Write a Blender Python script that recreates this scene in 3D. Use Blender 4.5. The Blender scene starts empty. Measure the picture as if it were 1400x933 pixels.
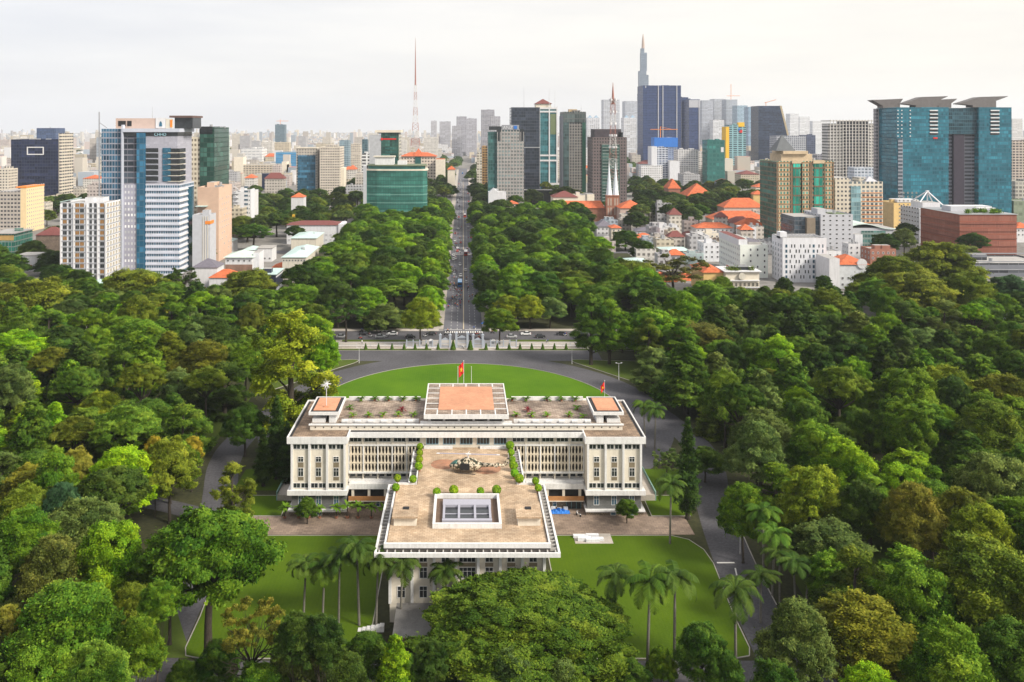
import bpy, math, random
import numpy as np
from mathutils import Vector, Matrix
R = math.radians
rnd = random.Random(7)
S = bpy.context.scene
C = S.collection

# ------------------------------------------------------------------ camera, sky, sun, exposure
H = 92.0                      # camera height in metres
F, PX, PY = 1200.0, 633.0, 174.0   # focal length and vanishing point in photo pixels
cam = bpy.data.cameras.new('camera'); cam.sensor_width = 36.0
cam.lens = 36.0 * F / 1400.0
cam.shift_x = (700 - PX) / 1400.0
cam.shift_y = -(466.5 - PY) / 1400.0
cam.clip_start = 1.0; cam.clip_end = 60000.0
co = bpy.data.objects.new('camera', cam); C.objects.link(co)
co.location = (0, 0, H); co.rotation_euler = (R(90), 0, 0)
S.camera = co
SUN_EL, SUN_AZ = 38.0, 122.0           # azimuth measured clockwise from +Y (the view direction)
w = bpy.data.worlds.new('World'); S.world = w; w.use_nodes = True
nt = w.node_tree; nt.nodes.clear()
out = nt.nodes.new('ShaderNodeOutputWorld'); bg = nt.nodes.new('ShaderNodeBackground')
sky = nt.nodes.new('ShaderNodeTexSky'); sky.sky_type = 'NISHITA'; sky.sun_disc = False
sky.sun_elevation = R(SUN_EL); sky.sun_rotation = R(SUN_AZ); sky.altitude = 50; sky.dust_density = 3.0
tc = nt.nodes.new('ShaderNodeTexCoord'); mp = nt.nodes.new('ShaderNodeMapping')
mp.inputs['Scale'].default_value = (1.0, 1.0, 7.0)
nz = nt.nodes.new('ShaderNodeTexNoise'); nz.inputs['Scale'].default_value = 2.3; nz.inputs['Detail'].default_value = 6; nz.inputs['Roughness'].default_value = .55
cr = nt.nodes.new('ShaderNodeValToRGB')
cr.color_ramp.elements[0].position = .30; cr.color_ramp.elements[0].color = (11.0, 11.0, 11.4, 1)
cr.color_ramp.elements[1].position = .62; cr.color_ramp.elements[1].color = (13.2, 13.0, 12.8, 1)
mx = nt.nodes.new('ShaderNodeMix'); mx.data_type = 'RGBA'; mx.inputs[0].default_value = .74
nt.links.new(tc.outputs['Generated'], mp.inputs[0]); nt.links.new(mp.outputs[0], nz.inputs['Vector'])
nt.links.new(nz.outputs[0], cr.inputs[0]); nt.links.new(sky.outputs[0], mx.inputs[6]); nt.links.new(cr.outputs[0], mx.inputs[7])
sx_ = nt.nodes.new('ShaderNodeSeparateXYZ'); nt.links.new(tc.outputs['Generated'], sx_.inputs[0])
gl = nt.nodes.new('ShaderNodeMapRange'); gl.inputs[1].default_value = -.6; gl.inputs[2].default_value = .6; nt.links.new(sx_.outputs[0], gl.inputs[0])
gw = nt.nodes.new('ShaderNodeMix'); gw.data_type = 'RGBA'; gw.inputs[6].default_value = (.92, .93, .97, 1); gw.inputs[7].default_value = (1.14, 1.08, .97, 1); nt.links.new(gl.outputs[0], gw.inputs[0])
gm2 = nt.nodes.new('ShaderNodeMix'); gm2.data_type = 'RGBA'; gm2.blend_type = 'MULTIPLY'; gm2.inputs[0].default_value = 1.0     # the overcast glows toward the sun's side
nt.links.new(mx.outputs[2], gm2.inputs[6]); nt.links.new(gw.outputs[2], gm2.inputs[7]); nt.links.new(gm2.outputs[2], bg.inputs[0]); bg.inputs[1].default_value = .066
nt.links.new(bg.outputs[0], out.inputs[0])
sl = bpy.data.lights.new('sun', 'SUN'); sl.energy = 3.7; sl.angle = R(14); sl.color = (1.0, .93, .81)
so = bpy.data.objects.new('sun', sl); C.objects.link(so)
az, el = R(SUN_AZ), R(SUN_EL)
sd = Vector((math.sin(az) * math.cos(el), math.cos(az) * math.cos(el), math.sin(el)))
so.rotation_euler = sd.to_track_quat('Z', 'Y').to_euler(); so.location = (300, -100, 400)
S.view_settings.view_transform = 'Standard'; S.view_settings.look = 'None'
S.view_settings.exposure = 0.52; S.view_settings.gamma = 1.0; S.view_settings.use_curve_mapping = False
S.render.engine = 'CYCLES'
S.cycles.use_denoising = True
S.cycles.max_bounces = 5; S.cycles.diffuse_bounces = 2; S.cycles.glossy_bounces = 2; S.cycles.volume_bounces = 1
S.cycles.transmission_bounces = 2; S.cycles.transparent_max_bounces = 4

# ------------------------------------------------------------------ photo measurements -> metres
def xx(px, Y): return (px - PX) * Y / F
def zz(py, Y): return H - (py - PY) * Y / F
def ground(px, py): 
    Y = F * H / (py - PY); return (xx(px, Y), Y)
def depth(py, z=0): return F * (H - z) / (py - PY)

# ------------------------------------------------------------------ materials
M = {}
def srgb(h):
    h = h.lstrip('#'); c = [int(h[i:i+2], 16) / 255 for i in (0, 2, 4)]
    return tuple((x / 12.92 if x <= .04045 else ((x + .055) / 1.055) ** 2.4) for x in c)
def newmat(name):
    m = bpy.data.materials.new(name); m.use_nodes = True
    n = m.node_tree; b = n.nodes['Principled BSDF']
    return m, n, b
def N(n, t, **kw):
    x = n.nodes.new(t)
    for k, v in kw.items():
        if k in ('data_type', 'operation', 'blend_type', 'distribution', 'feature', 'noise_dimensions', 'attribute_name', 'wave_type', 'bands_direction'): setattr(x, k, v)
        else: x.inputs[k].default_value = v
    return x
def mat(name, col, rough=.7, var=.25, scale=.35, metal=0.0, spec=.35, fine=6.0, bump=0.0, col2=None, streak=0.0):
    """a surface colour that drifts with two noises (weathering), in object metres"""
    if name in M: return M[name]
    m, n, b = newmat(name)
    g = N(n, 'ShaderNodeTexCoord')
    a = N(n, 'ShaderNodeTexNoise', Scale=scale, Detail=5.0, Roughness=.6)
    f = N(n, 'ShaderNodeTexNoise', Scale=fine, Detail=3.0, Roughness=.6)
    n.links.new(g.outputs['Object'], a.inputs['Vector']); n.links.new(g.outputs['Object'], f.inputs['Vector'])
    ad = N(n, 'ShaderNodeMath', operation='ADD'); n.links.new(a.outputs[0], ad.inputs[0]); n.links.new(f.outputs[0], ad.inputs[1])
    r = N(n, 'ShaderNodeMapRange'); r.inputs[1].default_value = .65; r.inputs[2].default_value = 1.35
    n.links.new(ad.outputs[0], r.inputs[0])
    k = N(n, 'ShaderNodeMix', data_type='RGBA')
    c2 = col2 or tuple(min(1, c * (1 + var)) for c in col)
    k.inputs[6].default_value = (*[c * (1 - var) for c in col], 1); k.inputs[7].default_value = (*c2, 1)
    n.links.new(r.outputs[0], k.inputs[0]); n.links.new(k.outputs[2], b.inputs['Base Color'])
    if streak:          # rain streaks and grime
        mpn = N(n, 'ShaderNodeMapping'); mpn.inputs['Scale'].default_value = (1.6, 1.6, .14); sn = N(n, 'ShaderNodeTexNoise', Scale=1.0, Detail=5.0, Roughness=.65)
        n.links.new(g.outputs['Object'], mpn.inputs[0]); n.links.new(mpn.outputs[0], sn.inputs['Vector'])
        sr = N(n, 'ShaderNodeMapRange'); sr.inputs[1].default_value = .42; sr.inputs[2].default_value = .70; sr.inputs[3].default_value = 1.0; sr.inputs[4].default_value = 1.0 - streak; n.links.new(sn.outputs[0], sr.inputs[0])
        sk_ = N(n, 'ShaderNodeVectorMath', operation='SCALE'); n.links.new(k.outputs[2], sk_.inputs[0]); n.links.new(sr.outputs[0], sk_.inputs['Scale']); n.links.new(sk_.outputs[0], b.inputs['Base Color'])
    b.inputs['Roughness'].default_value = rough; b.inputs['Metallic'].default_value = metal
    b.inputs['Specular IOR Level'].default_value = spec
    if bump:
        bp = N(n, 'ShaderNodeBump', Strength=bump, Distance=.2); n.links.new(f.outputs[0], bp.inputs['Height']); n.links.new(bp.outputs[0], b.inputs['Normal'])
    M[name] = m; return m
def blocks(name, col, col2, mortar, bw, bh, msize=.02, rough=.8, var=.3, offset=.5, uv=True):
    """paving slabs / stone courses laid out in metres"""
    if name in M: return M[name]
    m, n, b = newmat(name)
    g = N(n, 'ShaderNodeTexCoord')
    br = N(n, 'ShaderNodeTexBrick'); br.offset = offset
    br.inputs['Color1'].default_value = (*col, 1); br.inputs['Color2'].default_value = (*col2, 1); br.inputs['Mortar'].default_value = (*mortar, 1)
    br.inputs['Scale'].default_value = 1.0; br.inputs['Mortar Size'].default_value = msize
    br.inputs['Brick Width'].default_value = bw; br.inputs['Row Height'].default_value = bh
    n.links.new(g.outputs['UV' if uv else 'Object'], br.inputs['Vector'])
    a = N(n, 'ShaderNodeTexNoise', Scale=.16, Detail=7.0, Roughness=.68)
    n.links.new(g.outputs['Object'], a.inputs['Vector'])
    r = N(n, 'ShaderNodeMapRange'); r.inputs[1].default_value = .35; r.inputs[2].default_value = .68; r.inputs[3].default_value = 1 - var; r.inputs[4].default_value = 1 + var
    n.links.new(a.outputs[0], r.inputs[0])
    k = N(n, 'ShaderNodeVectorMath', operation='SCALE'); n.links.new(br.outputs[0], k.inputs[0]); n.links.new(r.outputs[0], k.inputs['Scale'])
    n.links.new(k.outputs[0], b.inputs['Base Color']); b.inputs['Roughness'].default_value = rough
    b.inputs['Specular IOR Level'].default_value = .25
    M[name] = m; return m
def facade(name, wall, glass, bay=3.0, fl=3.4, wu=(.15, .85), wv=(.25, .8), var=.5, grough=.12, gmetal=.10, glass2=None, wrough=.7, bump=.5, big=.35):
    """wall with a window in each bay and storey (surface pattern in wall metres): recessed glass, every pane a little different"""
    if name in M: return M[name]
    m, n, b = newmat(name)
    L = n.links.new
    uv = N(n, 'ShaderNodeTexCoord'); sp = N(n, 'ShaderNodeSeparateXYZ'); L(uv.outputs['UV'], sp.inputs[0])
    def math_(op, a, bb=None):
        x = N(n, 'ShaderNodeMath', operation=op)
        for i, v in enumerate((a, bb)):
            if v is None: continue
            if isinstance(v, (int, float)): x.inputs[i].default_value = v
            else: L(v, x.inputs[i])
        return x.outputs[0]
    u = math_('DIVIDE', sp.outputs[0], bay); v = math_('DIVIDE', sp.outputs[1], fl)
    fu, fv = math_('FRACT', u), math_('FRACT', v)
    def band(f, lo, hi): return math_('MULTIPLY', math_('GREATER_THAN', f, lo), math_('LESS_THAN', f, hi))
    mask = math_('MULTIPLY', band(fu, *wu), band(fv, *wv))
    cell = N(n, 'ShaderNodeCombineXYZ'); L(math_('FLOOR', u), cell.inputs[0]); L(math_('FLOOR', v), cell.inputs[1])
    wn = N(n, 'ShaderNodeTexWhiteNoise', noise_dimensions='2D'); L(cell.outputs[0], wn.inputs['Vector'])
    ns = N(n, 'ShaderNodeTexNoise', Scale=.05, Detail=3.0, Roughness=.6); st = N(n, 'ShaderNodeMapping'); st.inputs['Scale'].default_value = (.6, 1.8, 1); st.inputs['Rotation'].default_value = (0, 0, .12); L(uv.outputs['UV'], st.inputs[0]); L(st.outputs[0], ns.inputs['Vector'])  # broad slanted streaks painted into the glass colour as reflections
    cell2 = N(n, 'ShaderNodeCombineXYZ'); L(math_('FLOOR', math_('DIVIDE', u, 5.0)), cell2.inputs[0]); L(math_('FLOOR', v), cell2.inputs[1]); wn2 = N(n, 'ShaderNodeTexWhiteNoise', noise_dimensions='2D'); L(cell2.outputs[0], wn2.inputs['Vector'])
    tot = math_('ADD', math_('ADD', math_('MULTIPLY', math_('POWER', wn.outputs[0], 2.0), (1 - big) * .6), math_('MULTIPLY', math_('POWER', wn2.outputs[0], 4.0), (1 - big) * .7)), math_('MULTIPLY', ns.outputs[0], big * 1.5))
    rr = N(n, 'ShaderNodeMapRange'); L(tot, rr.inputs[0]); rr.inputs[1].default_value = .1; rr.inputs[2].default_value = 1.0
    g2 = glass2 or tuple(min(1, c * (1 + 2.2 * var) + .02) for c in glass)
    gm = N(n, 'ShaderNodeMix', data_type='RGBA'); gm.inputs[6].default_value = (*[c * (1 - var) for c in glass], 1); gm.inputs[7].default_value = (*g2, 1)
    L(rr.outputs[0], gm.inputs[0])
    dn = N(n, 'ShaderNodeTexNoise', Scale=.12, Detail=6.0, Roughness=.65); L(uv.outputs['UV'], dn.inputs['Vector'])
    dr = N(n, 'ShaderNodeMapRange'); L(dn.outputs[0], dr.inputs[0]); dr.inputs[1].default_value = .3; dr.inputs[2].default_value = .7; dr.inputs[3].default_value = .82; dr.inputs[4].default_value = 1.12
    wl = N(n, 'ShaderNodeVectorMath', operation='SCALE'); wl.inputs[0].default_value = wall; L(dr.outputs[0], wl.inputs['Scale'])
    mxx = N(n, 'ShaderNodeMix', data_type='RGBA'); L(mask, mxx.inputs[0]); L(wl.outputs[0], mxx.inputs[6]); L(gm.outputs[2], mxx.inputs[7])
    L(mxx.outputs[2], b.inputs['Base Color'])
    ro = N(n, 'ShaderNodeMapRange'); L(mask, ro.inputs[0]); ro.inputs[3].default_value = wrough; ro.inputs[4].default_value = grough; L(ro.outputs[0], b.inputs['Roughness'])
    me = math_('MULTIPLY', mask, gmetal); L(me, b.inputs['Metallic']); b.inputs['Specular IOR Level'].default_value = .3
    if bump:
        bp = N(n, 'ShaderNodeBump', Strength=bump, Distance=.4); bp.invert = True; L(mask, bp.inputs['Height']); L(bp.outputs[0], b.inputs['Normal'])
    M[name] = m; return m
def glassmat(name, col, rough=.08, metal=.4, var=.5, scale=.25):
    return mat(name, col, rough=rough, var=var, scale=scale, metal=metal, spec=.6, fine=1.2)

white = mat('white_paint', (.66, .66, .68), .6, .10, streak=.2)
cream = mat('cream_render', (.62, .58, .50), .75, .10, streak=.25)
concrete = mat('concrete', (.36, .35, .34), .85, .25)
dark = mat('dark_recess', (.02, .02, .022), .7, .3)
darkglass = glassmat('dark_window_glass', (.03, .035, .04), .12, .25)
blueglass = glassmat('blue_window_glass', (.06, .13, .19), .1, .3)
steel = mat('grey_steel', (.42, .43, .45), .45, .15, metal=.6)
terracotta = mat('terracotta_tile', (.50, .125, .05), .85, .42, .35, fine=1.6)
maroon = mat('maroon_tile', (.17, .055, .05), .8, .3, 1.0)
slate = mat('slate_tile', (.14, .13, .16), .7, .3, 1.0)
aqua = mat('pale_aqua_sheet', (.46, .60, .58), .5, .12)
bark = mat('bark', (.045, .036, .027), .9, .4, 1.5, bump=.6)
palebark = mat('pale_bark', (.15, .14, .12), .9, .3, 1.5)
asphalt = mat('asphalt', (.080, .078, .087), .9, .42, .05, fine=1.5)
paveway = mat('pale_pavement', (.40, .36, .32), .9, .22, .2, fine=2)
paint = mat('road_paint', (.72, .70, .66), .8, .15)
rubber = mat('rubber', (.02, .02, .02), .8, .2)
red = mat('red_cloth', (.62, .02, .015), .8, .1)
yellow = mat('yellow_paint', (.75, .45, .03), .7, .1)
orange = mat('orange_paint', (.70, .22, .03), .7, .15)
bluepaint = mat('blue_paint', (.02, .16, .55), .6, .15)

# ------------------------------------------------------------------ mesh building
class MB:
    def __init__(s): s.v = []; s.f = []; s.m = []
    def quad(s, pts, m=0):
        b = len(s.v); s.v += [tuple(p) for p in pts]; s.f.append(tuple(range(b, b + len(pts)))); s.m.append(m)
    def box(s, x0, x1, y0, y1, z0, z1, m=0, top=None, nobottom=False):
        b = len(s.v)
        s.v += [(x0, y0, z0), (x1, y0, z0), (x1, y1, z0), (x0, y1, z0), (x0, y0, z1), (x1, y0, z1), (x1, y1, z1), (x0, y1, z1)]
        fs = [(0, 1, 5, 4), (1, 2, 6, 5), (2, 3, 7, 6), (3, 0, 4, 7), (4, 5, 6, 7)]
        ms = [m] * 4 + [m if top is None else top]
        if not nobottom: fs.append((3, 2, 1, 0)); ms.append(m)
        s.f += [tuple(i + b for i in f) for f in fs]; s.m += ms
        return s
    def prism(s, poly, z0, z1, m=0, top=None):
        """poly: xy points counter-clockwise"""
        b = len(s.v); n = len(poly)
        s.v += [(x, y, z0) for x, y in poly] + [(x, y, z1) for x, y in poly]
        for i in range(n):
            j = (i + 1) % n; s.f.append((b + i, b + j, b + n + j, b + n + i)); s.m.append(m)
        s.f.append(tuple(b + n + i for i in range(n))); s.m.append(m if top is None else top)
        s.f.append(tuple(b + i for i in reversed(range(n)))); s.m.append(m)
        return s
    def extrude(s, pts, d, m=0):
        """a planar outline pts (3D) swept along the vector d"""
        b = len(s.v); n = len(pts); d = Vector(d)
        s.v += [tuple(p) for p in pts] + [tuple(Vector(p) + d) for p in pts]
        for i in range(n):
            j = (i + 1) % n; s.f.append((b + i, b + j, b + n + j, b + n + i)); s.m.append(m)
        s.f.append(tuple(b + n + i for i in range(n))); s.m.append(m); s.f.append(tuple(b + i for i in reversed(range(n)))); s.m.append(m)
        return s
    def tube(s, pts, rads, n=7, m=0, cap=True):
        b = len(s.v); pts = [Vector(p) for p in pts]
        for i, p in enumerate(pts):
            t = (pts[min(i + 1, len(pts) - 1)] - pts[max(i - 1, 0)]).normalized()
            a = t.cross(Vector((0, 0, 1)) if abs(t.z) < .9 else Vector((1, 0, 0))).normalized(); c = t.cross(a)
            r = rads[i] if not isinstance(rads, (int, float)) else rads
            for k in range(n):
                an = 2 * math.pi * k / n; s.v.append(tuple(p + a * (r * math.cos(an)) + c * (r * math.sin(an))))
        for i in range(len(pts) - 1):
            for k in range(n):
                q = (k + 1) % n; s.f.append((b + i * n + k, b + i * n + q, b + (i + 1) * n + q, b + (i + 1) * n + k)); s.m.append(m)
        if cap:
            s.f.append(tuple(b + k for k in reversed(range(n)))); s.m.append(m)
            s.f.append(tuple(b + (len(pts) - 1) * n + k for k in range(n))); s.m.append(m)
        return s
    def cyl(s, x, y, z0, z1, r, n=12, m=0, r2=None): return s.tube([(x, y, z0), (x, y, z1)], [r, r if r2 is None else r2], n, m)
    def bar(s, a, b, w, m=0): return s.tube([a, b], w, 4, m)
    def pyramid(s, x0, x1, y0, y1, z0, z1, m=0, ridge=0.0, axis='x', soffit=True):
        """hip roof; ridge = ridge length along axis"""
        b = len(s.v); cx, cy = (x0 + x1) / 2, (y0 + y1) / 2
        s.v += [(x0, y0, z0), (x1, y0, z0), (x1, y1, z0), (x0, y1, z0)]
        if axis == 'x': s.v += [(cx - ridge / 2, cy, z1), (cx + ridge / 2, cy, z1)]; fs = [(0, 1, 5, 4), (1, 2, 5), (2, 3, 4, 5), (3, 0, 4)]
        else: s.v += [(cx, cy - ridge / 2, z1), (cx, cy + ridge / 2, z1)]; fs = [(0, 1, 4), (1, 2, 5, 4), (2, 3, 5), (3, 0, 4, 5)]
        fs.append((3, 2, 1, 0)); s.f += [tuple(i + b for i in f) for f in fs]; s.m += [m] * 5
        return s
    def ellipsoid(s, c, r, nu=10, nv=7, m=0):
        b = len(s.v)
        for i in range(nv + 1):
            t = math.pi * i / nv
            for k in range(nu):
                a = 2 * math.pi * k / nu
                s.v.append((c[0] + r[0] * math.sin(t) * math.cos(a), c[1] + r[1] * math.sin(t) * math.sin(a), c[2] + r[2] * math.cos(t)))
        for i in range(nv):
            for k in range(nu):
                q = (k + 1) % nu; s.f.append((b + i * nu + k, b + (i + 1) * nu + k, b + (i + 1) * nu + q, b + i * nu + q)); s.m.append(m)
        return s
    def build(s, name, mats, parent=None, org=(0, 0, 0), smooth=False, uv=True, loc=None):
        me = bpy.data.meshes.new(name)
        V = np.array(s.v, dtype=float) - np.array(org, dtype=float)
        me.from_pydata(V.tolist(), [], s.f)
        if not isinstance(mats, (list, tuple)): mats = [mats]
        for q in mats: me.materials.append(q)
        if len(mats) > 1: me.polygons.foreach_set('material_index', s.m)
        if smooth: me.polygons.foreach_set('use_smooth', [True] * len(s.f))
        if uv:
            lay = me.uv_layers.new(name='UVMap'); data = np.zeros((len(me.loops), 2), dtype=np.float32)
            for p in me.polygons:
                nx, ny, nz = p.normal
                ls = p.loop_start
                idx = p.vertices
                if abs(nz) > .75:
                    for k, vi in enumerate(idx): data[ls + k] = (V[vi][0], V[vi][1])
                else:
                    l = math.hypot(nx, ny); tx, ty = -ny / l, nx / l
                    for k, vi in enumerate(idx): data[ls + k] = (V[vi][0] * tx + V[vi][1] * ty, V[vi][2])
            lay.data.foreach_set('uv', data.ravel())
        me.update()
        o = bpy.data.objects.new(name, me); C.objects.link(o)
        if parent is not None: o.parent = parent
        if loc is not None: o.location = loc
        return o
def islands(mb):
    par = list(range(len(mb.v)))
    def find(a):
        while par[a] != a: par[a] = par[par[a]]; a = par[a]
        return a
    for f in mb.f:
        r = find(f[0])
        for i in f[1:]: par[find(i)] = r
    out = {}
    for f, m in zip(mb.f, mb.m):
        q, ix = out.setdefault(find(f[0]), (MB(), {}))
        for i in f:
            if i not in ix: ix[i] = len(q.v); q.v.append(mb.v[i])
        q.f.append(tuple(ix[i] for i in f)); q.m.append(m)
    return [q for q, _ in out.values()]
def tag(o, label=None, cat=None, group=None, kind=None):
    if label: o['label'] = label
    if cat: o['category'] = cat
    if group: o['group'] = group
    if kind: o['kind'] = kind
    return o
def thing(name, label, cat, loc=(0, 0, 0), rz=0.0, group=None):
    o = bpy.data.objects.new(name, None); C.objects.link(o); o.empty_display_size = .5
    o.location = loc; o.rotation_euler = (0, 0, rz)
    return tag(o, label, cat, group)
def dup(src, loc, rz=0.0, sc=1.0, label=None, group=None, color=None):
    """copy of a thing with copies of its parts and sub-parts (mesh data shared)"""
    r = src.copy(); C.objects.link(r); r.location = loc; r.rotation_euler = (0, 0, rz)
    r.scale = (sc, sc, sc) if isinstance(sc, (int, float)) else sc
    if label: r['label'] = label
    if group: r['group'] = group
    def kids(a, b):
        for ch in list(a.children):
            if ch.get('skip'): continue
            d = ch.copy(); C.objects.link(d); d.parent = b
            if color is not None: d.color = color
            kids(ch, d)
    kids(src, r)
    return r
def struct(name, mb, mats, **kw):
    o = mb.build(name, mats, **kw); o['kind'] = 'structure'; return o
def wipe(root):
    """remove a prototype that is only a source of copies"""
    for ch in list(root.children): wipe(ch)
    bpy.data.objects.remove(root)
def ribbon(mb, pts, wd, z, m=0, thick=None):
    """a flat strip of width wd along xy points, mitred"""
    P = [Vector((p[0], p[1])) for p in pts]; Lf, Rt = [], []
    for i, p in enumerate(P):
        t = (P[min(i + 1, len(P) - 1)] - P[max(i - 1, 0)]).normalized(); n = Vector((-t.y, t.x))
        Lf.append(p + n * wd / 2); Rt.append(p - n * wd / 2)
    for i in range(len(P) - 1):
        q = [(*Rt[i], z), (*Rt[i + 1], z), (*Lf[i + 1], z), (*Lf[i], z)]
        if thick is None: mb.quad(q, m)
        else:
            b = len(mb.v); mb.v += q + [(x, y, z - thick) for x, y, _ in q]
            mb.f += [tuple(b + k for k in f) for f in ((0, 1, 2, 3), (4, 5, 1, 0), (6, 7, 3, 2), (5, 6, 2, 1), (7, 4, 0, 3))]; mb.m += [m] * 5
    return mb
def ellipse(cx, cy, a, b, n=72, t0=0, t1=2 * math.pi, closed=True):
    k = n if closed and abs(t1 - t0 - 2 * math.pi) < 1e-6 else n + 1
    return [(cx + a * math.cos(t0 + (t1 - t0) * i / n), cy + b * math.sin(t0 + (t1 - t0) * i / n)) for i in range(k)]
ORD = 'first second third fourth fifth sixth seventh eighth ninth tenth eleventh twelfth thirteenth fourteenth fifteenth sixteenth seventeenth eighteenth nineteenth twentieth'.split()
ORD += ['twenty-' + x for x in ORD[:9]] + ['thirtieth'] + ['thirty-' + x for x in ORD[:9]] + ['fortieth'] + ['forty-' + x for x in ORD[:9]] + ['fiftieth'] + ['fifty-' + x for x in ORD[:9]] + ['sixtieth'] + ['sixty-' + x for x in ORD[:9]] + ['seventieth'] + ['seventy-' + x for x in ORD[:9]]
def ordinal(i): return ORD[i] if i < len(ORD) else 'far'
def smoothpath(pts, n=6):
    """Catmull-Rom through xy points"""
    P = [pts[0]] + list(pts) + [pts[-1]]; o = []
    for i in range(1, len(P) - 2):
        p0, p1, p2, p3 = [np.array(q, float) for q in P[i - 1:i + 3]]
        for k in range(n):
            t = k / n; o.append(tuple(.5 * (2 * p1 + (p2 - p0) * t + (2 * p0 - 5 * p1 + 4 * p2 - p3) * t * t + (3 * p1 - p0 - 3 * p2 + p3) * t ** 3)))
    o.append(tuple(pts[-1])); return o
# ------------------------------------------------------------------ ground, roads, lawns
AX = .8                                 # the palace's axis
g_city = mat('city_ground', (.20, .19, .18), .95, .35, .01, fine=.2)
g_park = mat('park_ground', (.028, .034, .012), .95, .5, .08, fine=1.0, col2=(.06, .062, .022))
def grassmat(name, col, c2, mow=0.0):
    m, n, b = newmat(name); L = n.links.new
    g = N(n, 'ShaderNodeTexCoord')
    a = N(n, 'ShaderNodeTexNoise', Scale=.06, Detail=8.0, Roughness=.65); f = N(n, 'ShaderNodeTexNoise', Scale=2.5, Detail=4.0, Roughness=.7)
    wv = N(n, 'ShaderNodeTexWave', Scale=.38, Distortion=1.6, Detail=2.0); wv.bands_direction = 'X'
    for x in (a, f, wv): L(g.outputs['Object'], x.inputs['Vector'])
    s1 = N(n, 'ShaderNodeMath', operation='MULTIPLY_ADD'); L(f.outputs[0], s1.inputs[0]); s1.inputs[1].default_value = .45; L(a.outputs[0], s1.inputs[2])
    s2 = N(n, 'ShaderNodeMath', operation='MULTIPLY_ADD'); L(wv.outputs[1], s2.inputs[0]); s2.inputs[1].default_value = mow; L(s1.outputs[0], s2.inputs[2])
    r = N(n, 'ShaderNodeMapRange'); L(s2.outputs[0], r.inputs[0]); r.inputs[1].default_value = .5; r.inputs[2].default_value = 1.05
    k = N(n, 'ShaderNodeMix', data_type='RGBA'); k.inputs[6].default_value = (*col, 1); k.inputs[7].default_value = (*c2, 1); L(r.outputs[0], k.inputs[0])
    L(k.outputs[2], b.inputs['Base Color']); b.inputs['Roughness'].default_value = .9; b.inputs['Specular IOR Level'].default_value = .1
    bp = N(n, 'ShaderNodeBump', Strength=.5, Distance=.15); L(f.outputs[0], bp.inputs['Height']); L(bp.outputs[0], b.inputs['Normal'])
    M[name] = m; return m
g_lawn = grassmat('mown_lawn', (.044, .088, .003), (.088, .145, .006), .05)
g_oval = grassmat('oval_lawn', (.048, .120, .003), (.098, .195, .007), .06)
g_rough = grassmat('shaded_grass', (.05, .085, .012), (.10, .13, .025), 0)
brownpave = blocks('brown_paving', (.29, .22, .17), (.22, .165, .13), (.12, .1, .09), 1.2, .8, .03)

MB_ = MB(); n = 96; RG = 14500.0
MB_.quad([(RG * math.cos(2 * math.pi * i / n), RG * math.sin(2 * math.pi * i / n), 0) for i in range(n)])
struct('ground', MB_, g_city)
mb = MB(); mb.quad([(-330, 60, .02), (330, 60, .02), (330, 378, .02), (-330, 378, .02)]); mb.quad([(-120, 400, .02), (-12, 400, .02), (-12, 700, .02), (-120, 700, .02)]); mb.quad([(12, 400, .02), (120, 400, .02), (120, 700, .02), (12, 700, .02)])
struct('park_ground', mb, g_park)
# driveway round the oval lawn and in front of the gate
mb = MB(); mb.quad([(x, y, .06) for x, y in ellipse(AX, 282.5, 65, 72)])
mb.quad([(-56, 345, .064), (55, 345, .064), (55, 361, .064), (-56, 361, .064)])
SIDE = {}
for s in (-1, 1):
    SIDE[s] = smoothpath([(AX + s * x, y) for x, y in [(53, 100), (54, 145), (56, 180), (60, 212), (66, 240), (66, 262), (58, 300)]])
    ribbon(mb, SIDE[s], 8.5, .056 if s < 0 else .052)
ribbon(mb, [(-60, 148), (62, 148)], 6.5, .048)
BACK = smoothpath([(58, 207), (75, 197), (88, 179), (104, 158), (125, 120)]); ribbon(mb, BACK, 6.5, .044)
LBACK = smoothpath([(-56, 205), (-74, 214), (-100, 222), (-140, 228)]); ribbon(mb, LBACK, 6.0, .044)
struct('driveway_road', mb, asphalt)
mb = MB(); mb.quad([(x, y, .10) for x, y in ellipse(AX, 282.5, 51.5, 58.5)]); struct('oval_lawn', mb, g_oval)
mb = MB()
pts = ellipse(AX, 282.5, 51.8, 58.8, 96); ribbon(mb, pts + pts[:1], .2, .15, thick=.13)
def kerb(pts): ribbon(mb, pts, .2, .15, thick=.13)
# planted islands outside the ring road, with their pale kerbs
isl = []
for s in (-1, 1):
    p = smoothpath([(AX + s * x, y) for x, y in [(72, 300), (60, 318), (49, 334), (42.5, 343.5), (43.5, 347), (52, 346), (75, 344)]], 8)
    isl.append(p); kerb(p)
LAWN = {}
for s in (-1, 1):
    p = [(AX + s * x, y) for x, y in [(17.5, 197.5), (46, 197.5), (49.5, 195.6), (51.6, 191), (52.0, 185), (51.2, 176), (50.2, 165), (49.8, 155), (49, 152.6), (46, 151.8), (17.5, 151.8)]]
    LAWN[s] = p; kerb(p + p[:1])
    if s > 0: kerb([(x + s * 4.4, y) for x, y in SIDE[s] if 168 < y < 212])
    kerb([(AX + s * 54, 219), (AX + s * 44, 219), (AX + s * 43.8, 207.5), (AX + s * 53, 207.5)])
kerb([(-56, 361.2), (55, 361.2)])
struct('kerb', mb, mat('kerb_stone', (.33, .31, .28), .85, .2))
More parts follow.
